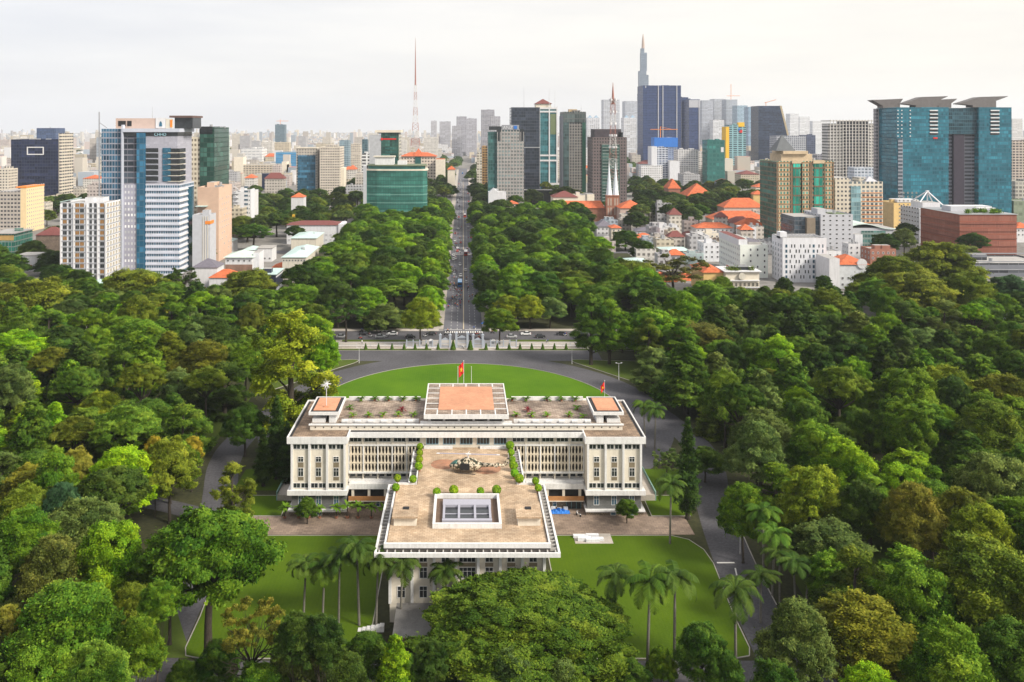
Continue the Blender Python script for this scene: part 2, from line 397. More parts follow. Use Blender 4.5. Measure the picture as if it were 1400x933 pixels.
for s in (-1, 1):
    mb = MB(); p = LAWN[s] if s > 0 else LAWN[s][::-1]
    mb.quad([(x, y, .11) for x, y in p[::-1]]); struct('side_lawn', mb, g_lawn)
    mb = MB(); p = isl[0 if s < 0 else 1]; q = [(x, y, .10) for x, y in p]
    mb.quad(q if s < 0 else q[::-1]); struct('island_lawn', mb, g_rough)
    mb = MB(); a, b = sorted((AX + s * 43.9, AX + s * 53.6)); mb.quad([(a, 207.6, .10), (b, 207.6, .10), (b, 219, .10), (a, 219, .10)])
    a, b = sorted((AX + s * 45, AX + s * 59)); mb.quad([(a, 222, .09), (b, 222, .09), (b, 236, .09), (a, 236, .09)]); struct('corner_lawn', mb, g_lawn)
mb = MB(); mb.quad([(-47, 152, .09), (-90, 152, .09), (-90, 178, .09), (-60, 178, .09)][::-1]); mb.quad([(65, 150, .09), (105, 150, .09), (90, 215, .09), (70, 215, .09)])
mb.quad([(-110, 235, .08), (-72, 235, .08), (-72, 300, .08), (-110, 300, .08)])
struct('shaded_lawn', mb, g_rough)
mb = MB()
for s in (-1, 1):
    a, b = sorted((AX + s * 16, AX + s * 51.5)); mb.quad([(a, 198, .075), (b, 198, .075), (b, 207.3, .075), (a, 207.3, .075)])
    a, b = sorted((AX + s * 15, AX + s * 43)); mb.quad([(a, 207.3, .07), (b, 207.3, .07), (b, 216, .07), (a, 216, .07)])
struct('paved_path', mb, brownpave)
# marble pad beside the lawn, drain covers
mb = MB(); x0, y0 = ground(787, 745); mb.quad([(x0, 193.6, .13), (x0 + 8.4, 193.6, .13), (x0 + 8.4, 198.4, .13), (x0, 198.4, .13)]); struct('paved_pad_ground', mb, paveway)
# forecourt, street in front of the gate, sidewalks
mb = MB(); mb.quad([(-75, 361.3, .07), (75, 361.3, .07), (75, 379, .07), (-75, 379, .07)]); mb.quad([(-400, 370, .066), (400, 370, .066), (400, 379, .066), (-400, 379, .066)])
mb.quad([(-300, 395.6, .066), (-11, 395.6, .066), (-11, 400, .066), (-300, 400, .066)]); mb.quad([(11, 395.6, .066), (300, 395.6, .066), (300, 400, .066), (11, 400, .066)])
for s in (-1, 1):
    a, b = sorted((s * 8.9, s * 13.5)); mb.quad([(a, 400, .07), (b, 400, .07), (b, 1900, .07), (a, 1900, .07)])
struct('pavement', mb, paveway)
mb = MB(); mb.quad([(-500, 379, .03), (500, 379, .03), (500, 395.6, .03), (-500, 395.6, .03)]); struct('cross_street', mb, asphalt)
mb = MB(); mb.quad([(-8.9, 395.6, .034), (8.9, 395.6, .034), (8.9, 1950, .034), (-8.9, 1950, .034)])
for yy in (640, 900, 1240): mb.quad([(-160, yy, .05), (160, yy, .05), (160, yy + 13, .05), (-160, yy + 13, .05)])
mb.quad([(-22, 690, .046), (22, 690, .046), (22, 760, .046), (-22, 760, .046)])
struct('long_street', mb, mat('street_asphalt', (.13, .13, .15), .9, .22, .05, fine=1.0))
mb = MB()
for i in range(17): mb.quad([(-8 + i * 1.02, 392.5, .04), (-7.5 + i * 1.02, 392.5, .04), (-7.5 + i * 1.02, 395.4, .04), (-8 + i * 1.02, 395.4, .04)])
y = 399.0
while y < 1500:
    for x in (-5.6, -2.7, 3.1, 5.6): mb.quad([(x, y, .06), (x + .16, y, .06), (x + .16, y + 2.6, .06), (x, y + 2.6, .06)])
    y += 6.5
for x0, x1 in ((-8.4, -.4), (.9, 8.4)): mb.quad([(x0, 398, .06), (x1, 398, .06), (x1, 398.5, .06), (x0, 398.5, .06)])
for i in range(16): mb.quad([(-8 + i * 1.05, 632, .06), (-7.5 + i * 1.05, 632, .06), (-7.5 + i * 1.05, 636, .06), (-8 + i * 1.05, 636, .06)])
for sx, yy in ((7, 176), (9, 180)): mb.quad([(AX + 55.2, yy, .07), (AX + 55.5, yy, .07), (AX + 56.1, yy + 3, .07), (AX + 55.8, yy + 3, .07)])
mb.quad([(AX + 52.8, 185, .07), (AX + 56.5, 185, .07), (AX + 56.5, 185.5, .07), (AX + 52.8, 185.5, .07)])
struct('road_marking', mb, paint)
mb = MB(); mb.box(.05, .45, 399, 628, .02, .22); mb.box(.05, .45, 655, 890, .02, .22); mb.box(.05, .45, 920, 1500, .02, .22); struct('street_divider_kerb', mb, mat('divider', (.55, .47, .33), .8, .15))
mb = MB()
for x0, x1 in ((-75, -13), (-9.5, -6), (6.5, 10), (14, 75)): mb.quad([(x0, 361.4, .16), (x1, 361.4, .16), (x1, 363.6, .16), (x0, 363.6, .16)])
for x0, x1 in ((-52, -18), (20, 56)): mb.quad([(x0, 376, .15), (x1, 376, .15), (x1, 379, .15), (x0, 379, .15)])
struct('verge_lawn', mb, g_rough)
# the river far off
mb = MB(); mb.quad([(x, y, .3) for x, y in ((900, 2500), (2600, 2600), (3600, 5600), (1500, 5400))]); struct('river_water', mb, mat('water', (.25, .27, .28), .12, .1, .002, spec=.6))
# ------------------------------------------------------------------ the palace
pav_roof = blocks('roof_paving', (.30, .215, .15), (.17, .12, .085), (.11, .085, .065), 1.15, .75, .05, var=.45)
pav_stem = blocks('terrace_paving', (.52, .395, .275), (.39, .28, .185), (.25, .18, .125), .9, .6, .03, var=.36)
pav_top = blocks('upper_terrace_paving', (.37, .30, .24), (.22, .165, .13), (.13, .10, .085), 1.3, .7, .05, var=.45)
redtile = blocks('orange_roof_tile', (.58, .29, .175), (.52, .25, .15), (.42, .20, .12), .6, .6, .015, var=.14)
greystone = blocks('grey_stone', (.16, .165, .165), (.125, .13, .13), (.09, .09, .09), .8, .35, .02, var=.2)
rubble = blocks('rubble_stone', (.30, .235, .165), (.17, .135, .10), (.08, .07, .06), .55, .38, .05, var=.35)
pw = mat('palace_white', (.70, .695, .69), .7, .12, .5, fine=3, streak=.18)
pc = mat('palace_cream', (.69, .635, .54), .75, .08, .3, fine=2, streak=.13)
pcd = mat('stone_screen', (.62, .55, .44), .8, .16, .6)
woodpar = mat('timber_parapet', (.42, .20, .075), .7, .25, .8)
brownpanel = mat('brown_panel', (.20, .165, .11), .8, .2)
pal = thing('palace', 'wide cream T-shaped palace with flat paved roofs in the middle of the park', 'palace', (AX, 208, 0))
O = (AX, 208, 0)
WHOLE_PARTS = ('stone_screen',)
def pb(mb, name, mats, smooth=False, parent=pal):
    o = None
    for q in ([mb] if name in WHOLE_PARTS else islands(mb)): o = q.build(name, mats, parent, org=O, smooth=smooth)
    return o
def bx(u0, u1, y0, y1, z0, z1, mb=None, m=0, top=None):
    mb = mb or MB(); return mb.box(AX + u0, AX + u1, y0, y1, z0, z1, m, top)
# --- main bar and wings: walls
YW, YB = 208.3, 212.2            # wing facade, recessed facade
mb = MB()
for s in (-1, 1):
    a, b = sorted((s * 28.6, s * 41.6))
    bx(a, b, YW, 235.6, 4.6, 17.0, mb)
    bx(*sorted((s * 28.6, s * 10)), YB + .2, 235.5, 15.3, 17.0, mb)      # frieze over the screens
    bx(*sorted((s * 28.6, s * 10)), YB + 1.6, 235.4, 5.6, 15.3, mb)      # wall behind the screens
bx(-28.6, 28.6, 214.6, 235.3, 17.0, 18.0, mb)
bx(-10, 10, YB + .1, 235.2, 4.0, 17.9, mb)
pb(mb, 'wall', pc)
mb = MB()
for s in (-1, 1):
    a, b = sorted((s * 28.7, s * 41.5)); bx(a, b, YW + .25, 235, 1.3, 4.6, mb)
pb(mb, 'stone_storey', greystone)
mb = MB()
for s in (-1, 1):
    a, b = sorted((s * 28.3, s * 42.0)); bx(a, b, YW - .5, 235.4, 0, 1.0, mb)
    a, b = sorted((s * 14, s * 28.3)); bx(a, b, YB + 1.5, 235, 0, 3.2, mb)
pb(mb, 'stone_base', rubble)
mb = MB()
for s in (-1, 1):
    a, b = sorted((s * 28.2, s * 42.3)); bx(a, b, YW - .9, 235.8, 1.0, 1.32, mb)     # ledge over the base
    bx(*sorted((s * 28.2, s * 42.4)), YW - .85, 236, 4.9, 6.0, mb)                      # white band below the tall windows
    bx(*sorted((s * 14.5, s * 28.2)), YB - 1.6, YB + 3, 5.1, 6.35, mb)                    # balcony slab
    bx(*sorted((s * 10.2, s * 28.5)), YB - .15, YB + .3, 14.95, 15.3, mb)
    bx(*sorted((s * 10.2, s * 28.5)), YB - .15, YB + .3, 8.3, 8.7, mb)
    bx(*sorted((s * 10.0, s * 28.5)), YB - .25, YB + 2, 6.35, 6.75, mb)
pb(mb, 'white_band', pw)
# roof plates with their white fascia
mb = MB()
for s in (-1, 1):
    a, b = sorted((s * 28.1, s * 42.5)); bx(a, b, 207.7, 236.2, 17.0, 18.25, mb, 0)
    bx(*sorted((s * 28.4, s * 42.5)), 207.7, 207.95, 18.25, 18.62, mb); bx(*sorted((s * 42.2, s * 42.5)), 207.96, 236.2, 18.25, 18.62, mb)
    bx(*sorted((s * 28.1, s * 28.4)), 207.72, 213.2, 18.25, 18.62, mb); bx(*sorted((s * 28.4, s * 42.19)), 235.9, 236.19, 18.25, 18.62, mb)
bx(-28.1, 28.1, 210.9, 214.2, 17.35, 18.3, mb); bx(-28.08, 28.08, 210.9, 211.2, 18.3, 18.62, mb)
bx(-28.1, 28.1, 214.2, 236.1, 17.9, 18.28, mb)
pb(mb, 'roof', pw)
mb = MB()
for s in (-1, 1):
    a, b = sorted((s * 28.42, s * 42.18)); bx(a, b, 207.97, 235.88, 18.2, 18.29, mb)
pb(mb, 'roof_paving', pav_roof)
mb = MB()   # dark gutter along the roof rim
for s in (-1, 1):
    bx(*sorted((s * 28.45, s * 42.15)), 207.98, 208.6, 18.2, 18.31, mb); bx(*sorted((s * 41.55, s * 42.15)), 208.61, 235.8, 18.2, 18.31, mb)
bx(-28, 28, 211.25, 213.3, 18.2, 18.33, mb)
pb(mb, 'roof_gutter', dark)
# upper terrace
mb = MB(); bx(-38, 38, 213.5, 234.6, 18.28, 19.5, mb); pb(mb, 'terrace_wall', pc)
mb = MB()
bx(-38.3, 38.3, 213.2, 213.9, 19.5, 19.75, mb)
for s in (-1, 1): bx(*sorted((s * 11.6, s * 30.5)), 214.9, 215.25, 19.5, 20.45, mb); bx(*sorted((s * 12, s * 31)), 232.6, 233.1, 19.5, 20.5, mb)
for s in (-1, 1):
    for i in range(6): u = 13 + i * 3.2; bx(*sorted((s * u, s * (u + 1.5))), 214.55, 214.9, 19.76, 20.2, mb)
pb(mb, 'terrace_parapet', pw)
mb = MB(); bx(-37.8, 37.8, 213.95, 232.5, 19.42, 19.6, mb); pb(mb, 'terrace_paving', pav_top)
mb = MB()
for i in range(38): bx(-36.8 + i * 1.99, -36.55 + i * 1.99, 213.42, 213.5, 18.85, 19.15, mb)
bx(-37.5, 37.5, 213.9, 214.5, 19.5, 19.66, mb)
pb(mb, 'terrace_drain', dark)
# end pavilions and the central pavilion
def pavilion(u0, u1, y0, y1, z, inner, fas=.75, leg=None):
    mb = MB()
    bx(u0, u1, y0, y1, z - fas, z - .22, mb)
    bx(u0, u1, y0, y0 + .3, z - .22, z, mb); bx(u0, u1, y1 - .3, y1, z - .22, z, mb); bx(u0, u0 + .3, y0 + .31, y1 - .31, z - .22, z, mb); bx(u1 - .3, u1, y0 + .31, y1 - .31, z - .22, z, mb)
    o = pb(mb, 'pavilion_roof', pw)
    mb = MB(); bx(u0 + .31, u1 - .31, y0 + .31, y1 - .31, z - .23, z - .13, mb); mb.build('rim_gutter' if leg is None else 'rim_paving', dark if leg is None else pav_top, o, org=O)
    mb = MB(); i = inner; bx(i[0], i[1], i[2], i[3], z - .2, z - .02, mb); mb.build('tiled_deck', redtile, o, org=O)
    return o
for s in (-1, 1):
    u0, u1 = sorted((s * 31.0, s * 38.5)); i0, i1 = sorted((s * 32.2, s * 37.6))
    pavilion(u0, u1, 214.3, 226.7, 22.4, (i0, i1, 215.9, 225.8))
    mb = MB(); a, b = sorted((s * 31.8, s * 37.6)); bx(a, b, 217.6, 226, 19.5, 21.7, mb); bx(*sorted((s * 34.5, s * 37.7)), 215.0, 217.5, 19.5, 20.6, mb)
    bx(*sorted((s * 31.9, s * 33.6)), 214.9, 217.4, 19.5, 21.66, mb); pb(mb, 'pavilion_wall', pw)
    mb = MB(); bx(*sorted((s * 33.8, s * 36.6)), 217.5, 217.62, 19.6, 21.5, mb); pb(mb, 'pavilion_opening', darkglass)
cp = pavilion(-10.3, 10.3, 212.5, 238.6, 22.35, (-6.9, 6.9, 216.6, 235.6), fas=1.05, leg=1)
mb = MB()
for i in range(1, 6):
    y = 213 + i * 4.3
    for s in (-1, 1): bx(*sorted((s * 6.95, s * 9.98)), y - .16, y + .16, 22.15, 22.3, mb)
for u in (-7.1, -3.5, 0, 3.5, 7.1): bx(u - .15, u + .15, 212.82, 216.55, 22.15, 22.32, mb); bx(u - .15, u + .15, 235.65, 238.28, 22.15, 22.32, mb)
mb.build('roof_beam', pw, cp, org=O)
mb = MB(); 
for u in (-9.0, -5.4, -1.8, 1.8, 5.4, 9.0): bx(u - .28, u + .28, 214.3, 214.9, 19.5, 21.35, mb)
pb(mb, 'pavilion_column', pw)
mb = MB(); bx(-9.2, 9.2, 215.6, 236, 19.5, 21.32, mb); pb(mb, 'pavilion_room', darkglass)
mb = MB(); bx(-11.2, 11.2, 213.9, 214.25, 19.5, 20.3, mb); bx(-9.5, 9.5, 234.6, 238, 0, 21.2, mb); pb(mb, 'pavilion_parapet', pw)
# --- windows (each a part with its own frame)
def pwindow(u, z0, wd, ht, y, glass=darkglass, fr=pw, bars=1, cross=True, proud=.10, sill=False):
    mb = MB(); bx(u - wd / 2 + .06, u + wd / 2 - .06, y - .05, y + .05, z0 + .06, z0 + ht - .06, mb); o = pb(mb, 'window', glass)
    mb = MB(); t = .09
    bx(u - wd / 2, u - wd / 2 + t, y - proud, y + .04, z0, z0 + ht, mb); bx(u + wd / 2 - t, u + wd / 2, y - proud, y + .04, z0, z0 + ht, mb)
    bx(u - wd / 2 + t, u + wd / 2 - t, y - proud, y + .04, z0, z0 + t, mb); bx(u - wd / 2 + t, u + wd / 2 - t, y - proud, y + .04, z0 + ht - t, z0 + ht, mb)
    for k in range(bars): q = u - wd / 2 + wd * (k + 1) / (bars + 1); bx(q - .035, q + .035, y - proud + .02, y - .06, z0 + t, z0 + ht - t, mb)
    if cross: bx(u - wd / 2 + t, u + wd / 2 - t, y - proud + .03, y - .061, z0 + ht * .62, z0 + ht * .62 + .06, mb)
    mb.build('frame', fr, o, org=O)
    if sill: mb = MB(); bx(u - wd / 2 - .1, u + wd / 2 + .1, y - .22, y + .02, z0 - .12, z0, mb); mb.build('sill', pw, o, org=O)
    return o
for s in (-1, 1):
    for c in (30.9, 35.1, 39.3):
        u = s * c
        for k in (-.95, .95): pwindow(u + k, 15.55, 1.75, 1.2, YW, bars=1, cross=False)
        pwindow(u, 12.5, 1.35, 1.35, YW, bars=1); pwindow(u, 9.1, 1.35, 2.05, YW, bars=1)
        for k in (-.95, .95): pwindow(u + k, 6.35, 1.75, 1.25, YW, bars=1, cross=False)
        pwindow(u, 2.2, 1.3, 2.25, YW + .25, glass=blueglass, bars=1)
        for z0, z1 in ((11.2, 12.4), (8.15, 8.95)):
            mb = MB(); bx(u - .66, u + .66, YW - .04, YW + .04, z0, z1, mb); pb(mb, 'spandrel_panel', brownpanel)
    for c in (34.8, 39.2): pwindow(s * c, .1, 1.3, .8, YW - .5, glass=blueglass, bars=0, cross=False, proud=.06)
    mb = MB()
    for c in (28.85, 33.0, 37.2, 41.35): bx(s * c - .24, s * c + .24, YW - .55, YW + .1, 6.0, 17.0, mb)
    pb(mb, 'pilaster', pw)
    # frieze windows, strip under the screen, loggia
    mb = MB()
    for i in range(5):
        u = s * (12.6 + i * 3.55)
        pwindow(u, 15.85, 2.9, 1.05, YB + .2, bars=2, cross=False, glass=darkglass)
        bx(u + s * 1.62, u + s * 1.95, YB - .1, YB + .3, 15.3, 17.3, mb) if s > 0 else bx(u - 1.95, u - 1.62, YB - .1, YB + .3, 15.3, 17.3, mb)
        for k in (-.85, .85): pwindow(u + k, 6.85, 1.35, 1.35, YB + 1.6, bars=0, cross=False)
        a, b = sorted((u + s * 1.6, u + s * 1.9)); bx(a, b, YB + .5, YB + 1.6, 6.75, 8.3, mb)
    pb(mb, 'pier', pc)
    mb = MB()
    bx(*sorted((s * 14.5, s * 28.3)), YB - .6, YB - .3, 3.0, 5.1, mb); pb(mb, 'loggia_shade_panel', dark)  # black panel gives the open loggia its inner shade by colour
    mb = MB(); bx(*sorted((s * 14.5, s * 28.3)), YB - 1.5, YB - 1.36, 2.3, 3.35, mb); pb(mb, 'loggia_parapet', woodpar)
    mb = MB()
    for i in range(4): u = s * (15.6 + i * 3.9); bx(u - .3, u + .3, YB - 1.34, YB - .62, 2.3, 5.1, mb)
    bx(*sorted((s * 14.5, s * 28.3)), YB - 1.6, YB + 2, 2.1, 2.29, mb)
    pb(mb, 'loggia_column', pc)
    # rubble wall below the loggia with its door
    mb = MB(); bx(*sorted((s * 14, s * 28.25)), YB - .6, YB + 1.4, 0, 2.1, mb); pb(mb, 'base_wall', rubble)
    pwindow(s * 21.3, .5, 1.0, 1.35, YB - .6, glass=blueglass, bars=0); pwindow(s * 25.4 if s < 0 else 18.2, .9, 1.2, .8, YB - .6, glass=blueglass, bars=0, cross=False)
mb = MB(); bx(24.2, 27.6, YB - .72, YB - .55, 0, 2.05, mb); dr = pb(mb, 'door', darkglass)
mb = MB()
for u in (24.1, 25.3, 26.5, 27.6): bx(u - .05, u + .05, YB - .8, YB - .73, 0, 2.1, mb)
mb.build('door_frame', mat('teal_frame', (.08, .2, .22), .5), dr, org=O)
# bamboo-like stone curtain: slats that swell between lens-shaped openings, three tiers
tiers = [(8.7, 10.75), (10.75, 12.85), (12.85, 14.95)]
for s in (-1, 1):
    mb = MB(); sp = .82; k = 0; u = 10.7
    while u < 28.2:
        prof = []
        for z0, z1 in tiers:
            for t in (0, .25, .5, .75, 1):
                prof.append((.36 - .24 * math.sin(math.pi * t), z0 + (z1 - z0) * t))
        pts = [(AX + s * u - wd, YB + .05, z) for wd, z in prof] + [(AX + s * u + wd, YB + .05, z) for wd, z in prof[::-1]]
        # convex pieces: one quad per tier step
        for i in range(len(prof) - 1):
            (w0, z0), (w1, z1) = prof[i], prof[i + 1]
            if z1 - z0 < 1e-6: continue
            x = AX + s * u
            mb.extrude([(x - w0, YB + .1, z0), (x + w0, YB + .1, z0), (x + w1, YB + .1, z1), (x - w1, YB + .1, z1)], (0, .3, 0))
        u += sp; k += 1
    pb(mb, 'stone_screen', pcd)
    mb = MB(); 
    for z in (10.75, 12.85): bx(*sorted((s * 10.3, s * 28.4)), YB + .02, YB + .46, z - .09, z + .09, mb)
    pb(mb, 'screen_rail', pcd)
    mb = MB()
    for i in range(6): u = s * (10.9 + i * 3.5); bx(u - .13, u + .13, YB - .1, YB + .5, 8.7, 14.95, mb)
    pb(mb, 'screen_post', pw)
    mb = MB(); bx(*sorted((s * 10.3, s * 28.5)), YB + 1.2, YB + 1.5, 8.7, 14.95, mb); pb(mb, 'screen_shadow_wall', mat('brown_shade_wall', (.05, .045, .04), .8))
# five tall windows above the roof terrace
for i in range(5): pwindow(-8.2 + i * 4.1, 15.3, 3.0, 2.0, YB + .1, glass=darkglass, fr=mat('blue_frame', (.25, .42, .52), .5), bars=3, cross=False, proud=.16)
mb = MB(); 
for s in (-1, 1): bx(*sorted((s * 3.3, s * 10.2)), YB - 1.2, YB - .1, 14.6, 15.05, mb)
pb(mb, 'terrace_step', pw)
# --- the stem with its roof terrace
mb = MB(); bx(-14.4, 14.4, 163, 190, 0, 13.4, mb); bx(-10.6, 10.6, 190.01, 212.0, 0, 13.4, mb); pb(mb, 'stem_wall', pc)
mb = MB()
bx(-15.3, 15.3, 161.8, 190.2, 13.4, 14.5, mb); bx(-11, 11, 190.2, 212.1, 13.4, 14.5, mb)
pb(mb, 'stem_slab', mat('gap_shade_slab', (.10, .09, .085), .85, .3))  # slab coloured dark to put shade into the gap behind the brackets
mb = MB(); bx(-14.95, 14.95, 162.15, 190.0, 14.4, 14.6, mb); bx(-10.7, 10.7, 190.0, 212.05, 14.4, 14.6, mb); pb(mb, 'stem_paving', pav_stem)
mb = MB()
bx(-15.4, 15.4, 161.6, 162.1, 14.45, 15.3, mb)
for s in (-1, 1):
    bx(*sorted((s * 15.1, s * 15.4)), 162.11, 190.2, 14.45, 15.0, mb); bx(*sorted((s * 11.2, s * 14.95)), 189.9, 190.2, 14.45, 15.0, mb)
    bx(*sorted((s * 10.85, s * 11.1)), 189.95, 211.9, 14.45, 15.0, mb)
pb(mb, 'stem_parapet', pw)
# open sunshade round the stem roof: outer beam carried on brackets
mb = MB()
bx(-17.0, 17.0, 159.9, 160.3, 13.55, 14.35, mb)
for s in (-1, 1): bx(*sorted((s * 16.6, s * 17.0)), 160.31, 190.6, 13.55, 14.35, mb); bx(*sorted((s * 12.4, s * 12.75)), 190.62, 211.5, 13.55, 14.35, mb); bx(*sorted((s * 12.4, s * 17)), 190.61, 190.95, 13.55, 14.3, mb)
pb(mb, 'sunshade_beam', pw)
mb = MB()
for i in range(23): u = -16.2 + i * 1.473; bx(u - .12, u + .12, 160.31, 161.6, 13.65, 14.2, mb)
for s in (-1, 1):
    for i in range(20): y = 162.3 + i * 1.46; bx(*sorted((s * 15.31, s * 16.59)), y - .12, y + .12, 13.65, 14.2, mb)
    for i in range(14): y = 191.8 + i * 1.46; bx(*sorted((s * 11.16, s * 12.39)), y - .12, y + .12, 13.65, 14.2, mb)
pb(mb, 'sunshade_bracket', mat('weathered_bracket', (.40, .38, .36), .8, .3))
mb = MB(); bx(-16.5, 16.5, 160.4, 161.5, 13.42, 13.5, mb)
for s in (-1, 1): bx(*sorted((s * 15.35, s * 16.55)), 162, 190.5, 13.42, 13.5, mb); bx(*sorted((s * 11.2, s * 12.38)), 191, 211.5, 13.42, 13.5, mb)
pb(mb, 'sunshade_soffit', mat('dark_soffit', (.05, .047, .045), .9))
# rear facade of the stem
mb = MB()
for i in range(8): u = -14.3 + i * 4.08; bx(u - .26, u + .26, 162.2, 163.02, 3.9, 13.4, mb)
pb(mb, 'stem_pilaster', pw)
for i in range(7):
    u = -12.25 + i * 4.08
    wd = 3.1 if i == 3 else 1.5
    for z0, h in ((11.2, 1.5), (8.2, 2.1), (4.6, 2.2)): pwindow(u, z0, wd, h, 163, bars=1 if wd < 2 else 3)
    mb = MB(); bx(u - wd / 2, u + wd / 2, 162.92, 163.02, 10.4, 11.1, mb); pb(mb, 'spandrel_panel', brownpanel)
# skylight well
mb = MB()
u0, u1, y0, y1 = -6.7, 6.7, 169.2, 183.2
bx(u0, u1, y0, y0 + .5, 14.55, 15.55, mb); bx(u0, u1, y1 - .5, y1, 14.55, 15.55, mb); bx(u0, u0 + .5, y0 + .51, y1 - .51, 14.55, 15.55, mb); bx(u1 - .5, u1, y0 + .51, y1 - .51, 14.55, 15.55, mb)
sk = pb(mb, 'skylight', pw)
mb = MB(); bx(u0 + .51, u1 - .51, y0 + .51, y1 - .51, 14.5, 14.68, mb); mb.build('skylight_floor', mat('rust_brown', (.13, .085, .06), .85, .35), sk, org=O)
mb = MB(); bx(-4.5, 4.5, 172.6, 178.2, 14.69, 14.8, mb); mb.build('skylight_glass', darkglass, sk, org=O)
mb = MB()
for u in (-4.6, -1.6, 1.6, 4.6): bx(u - .22, u + .22, 172.5, 178.3, 14.69, 15.25, mb)
bx(-4.9, 4.9, 178.3, 181.0, 14.69, 15.3, mb); bx(-4.9, 4.9, 171.6, 172.5, 14.69, 15.1, mb); bx(-4.4, 4.4, 174.9, 175.1, 14.81, 14.95, mb)
mb.build('skylight_frame', mat('pale_lilac_paint', (.36, .36, .42), .6, .1), sk, org=O)
# two stair heads with hatches
for s, c in ((-1, -12.05), (1, 12.05)):
    mb = MB(); bx(c - 2.2, c + 2.2, 170.4, 176.4, 14.6, 16.3, mb); o = pb(mb, 'stair_head', pc)
    mb = MB(); bx(c - 2.5, c + 2.5, 169.7, 176.7, 16.3, 16.62, mb, 0); mb.build('stair_head_roof', pav_stem, o, org=O)
    mb = MB(); bx(c - .6, c + .6, 173, 174, 16.62, 16.8, mb); mb.build('hatch', dark, o, org=O)
# red painted landing circles
for cx, cy, r in ((-5.2, 201.5, 3.0), (4.5, 199, 3.3)):
    mb = MB(); mb.quad([(AX + x, y, 14.604) for x, y in ellipse(cx, cy, r, r, 28)]); pb(mb, 'painted_circle', blocks('red_faded_paving', (.42, .20, .12), (.33, .19, .12), (.25, .14, .09), .9, .6, .03, var=.4))
# rear porch under the trees
mb = MB(); bx(-13, 9, 150.5, 161.9, 3.5, 4.2, mb); pr = pb(mb, 'porch_roof', mat('dark_concrete', (.17, .165, .16), .9, .4))  # dark grey concrete, mottled by noise
mb = MB()
for u in (-12, -6, 0, 6): bx(u - .3, u + .3, 151.3, 151.9, 0, 3.5, mb)
mb.build('porch_column', pw, pr, org=O)
mb = MB(); bx(-13.3, 9.3, 150.2, 150.5, 3.3, 4.45, mb); mb.build('porch_fascia', mat('brown_fascia', (.16, .10, .08), .7), pr, org=O)
mb = MB()
for i in range(6): bx(-20 + i * .8, -19.2 + i * .8, 159.8, 161, 0, .2 + i * .17, mb)
pb(mb, 'garden_stair', pw)
# side terraces beyond the wings
mb = MB()
for s in (-1, 1): bx(*sorted((s * 42.6, s * 46.5)), 216, 232, 0, 1.5, mb); 
pb(mb, 'side_terrace', paveway)
mb = MB()
for s in (-1, 1): bx(*sorted((s * 46.5, s * 46.75)), 216, 232, 0, 2.3, mb)
pb(mb, 'side_terrace_parapet', mat('teal_parapet', (.20, .33, .30), .7))
# star finial on the west pavilion
t = thing('star_finial', 'spiky white star finial on a post above the roof pavilion', 'finial', (AX - 34.8, 218.5, 22.38))
mb = MB(); mb.cyl(0, 0, 0, 4.6, .09, 8); mb.build('post', white, t)
mb = MB(); mb.ellipsoid((0, 0, 5.6), (.4, .4, .4))
for i in range(26):
    a = rnd.uniform(0, 6.28); c = rnd.uniform(-1, 1); q = math.sqrt(1 - c * c); d = Vector((q * math.cos(a), q * math.sin(a), c)); p = Vector((0, 0, 5.6))
    mb.tube([p, p + d * rnd.uniform(1.1, 1.6)], [.1, .02], 5)
mb.build('star', white, t)
mb = MB(); mb.box(-.6, .6, -.5, .5, 0, .35); mb.build('base', redtile, t)
# flags
def flag(loc, h, wd, ht, label, droop=.5, pole=.06, cloth=True):
    t = thing('flagpole', label, 'flagpole', loc)
    mb = MB(); mb.tube([(0, 0, 0), (0, 0, h)], [pole, pole * .6], 8); mb.ellipsoid((0, 0, h + .08), (.12, .12, .12), 8, 5); mb.build('pole', white, t)
    mb = MB(); mb.cyl(0, 0, 0, .25, pole * 3, 10); mb.build('base', concrete, t)
    if not cloth: return
    mb = MB(); nx, nz = 8, 8; z1 = h - .1
    def P(i, j):
        a = i / nx; x = -a * wd * .42; y = .16 * math.sin(a * 9 + j * .5); return (x, y, z1 - ht * j / nz - a * wd * .75 * droop)
    for i in range(nx):
        for j in range(nz): mb.quad([P(i, j), P(i + 1, j), P(i + 1, j + 1), P(i, j + 1)])
    o = mb.build('flag', red, t, smooth=True)
    mb = MB(); sx, sy, sz = P(4, 4); pts = []
    for k in range(10):
        r = .34 * ht * (.5 if k % 2 else 1) * .75; a = math.pi / 2 + k * math.pi / 5; pts.append((sx + r * math.cos(a) * .5, sy - .2, sz + r * math.sin(a)))
    for k in range(10): mb.quad([(sx, sy - .2, sz), pts[k], pts[(k + 1) % 10]])
    mb.build('yellow_star', yellow, o)
flag((AX - .6, 240.2, 0), 28.0, 3.2, 3.2, 'tall white flagpole with a drooping red flag behind the central roof pavilion', .55, .1)
for dx, lab in ((-2.2, 'bare white pole just west of the red flag behind the roof pavilion'), (1.5, 'bare white pole just east of the red flag behind the roof pavilion')): flag((AX + dx, 240.2, 0), 26.3, 0, 0, lab, pole=.09, cloth=False)
flag((AX + 37.6, 238, 0), 23.2, 2.4, 2.0, 'slim pole with a small red flag beyond the east end of the palace roof', .8, .06)
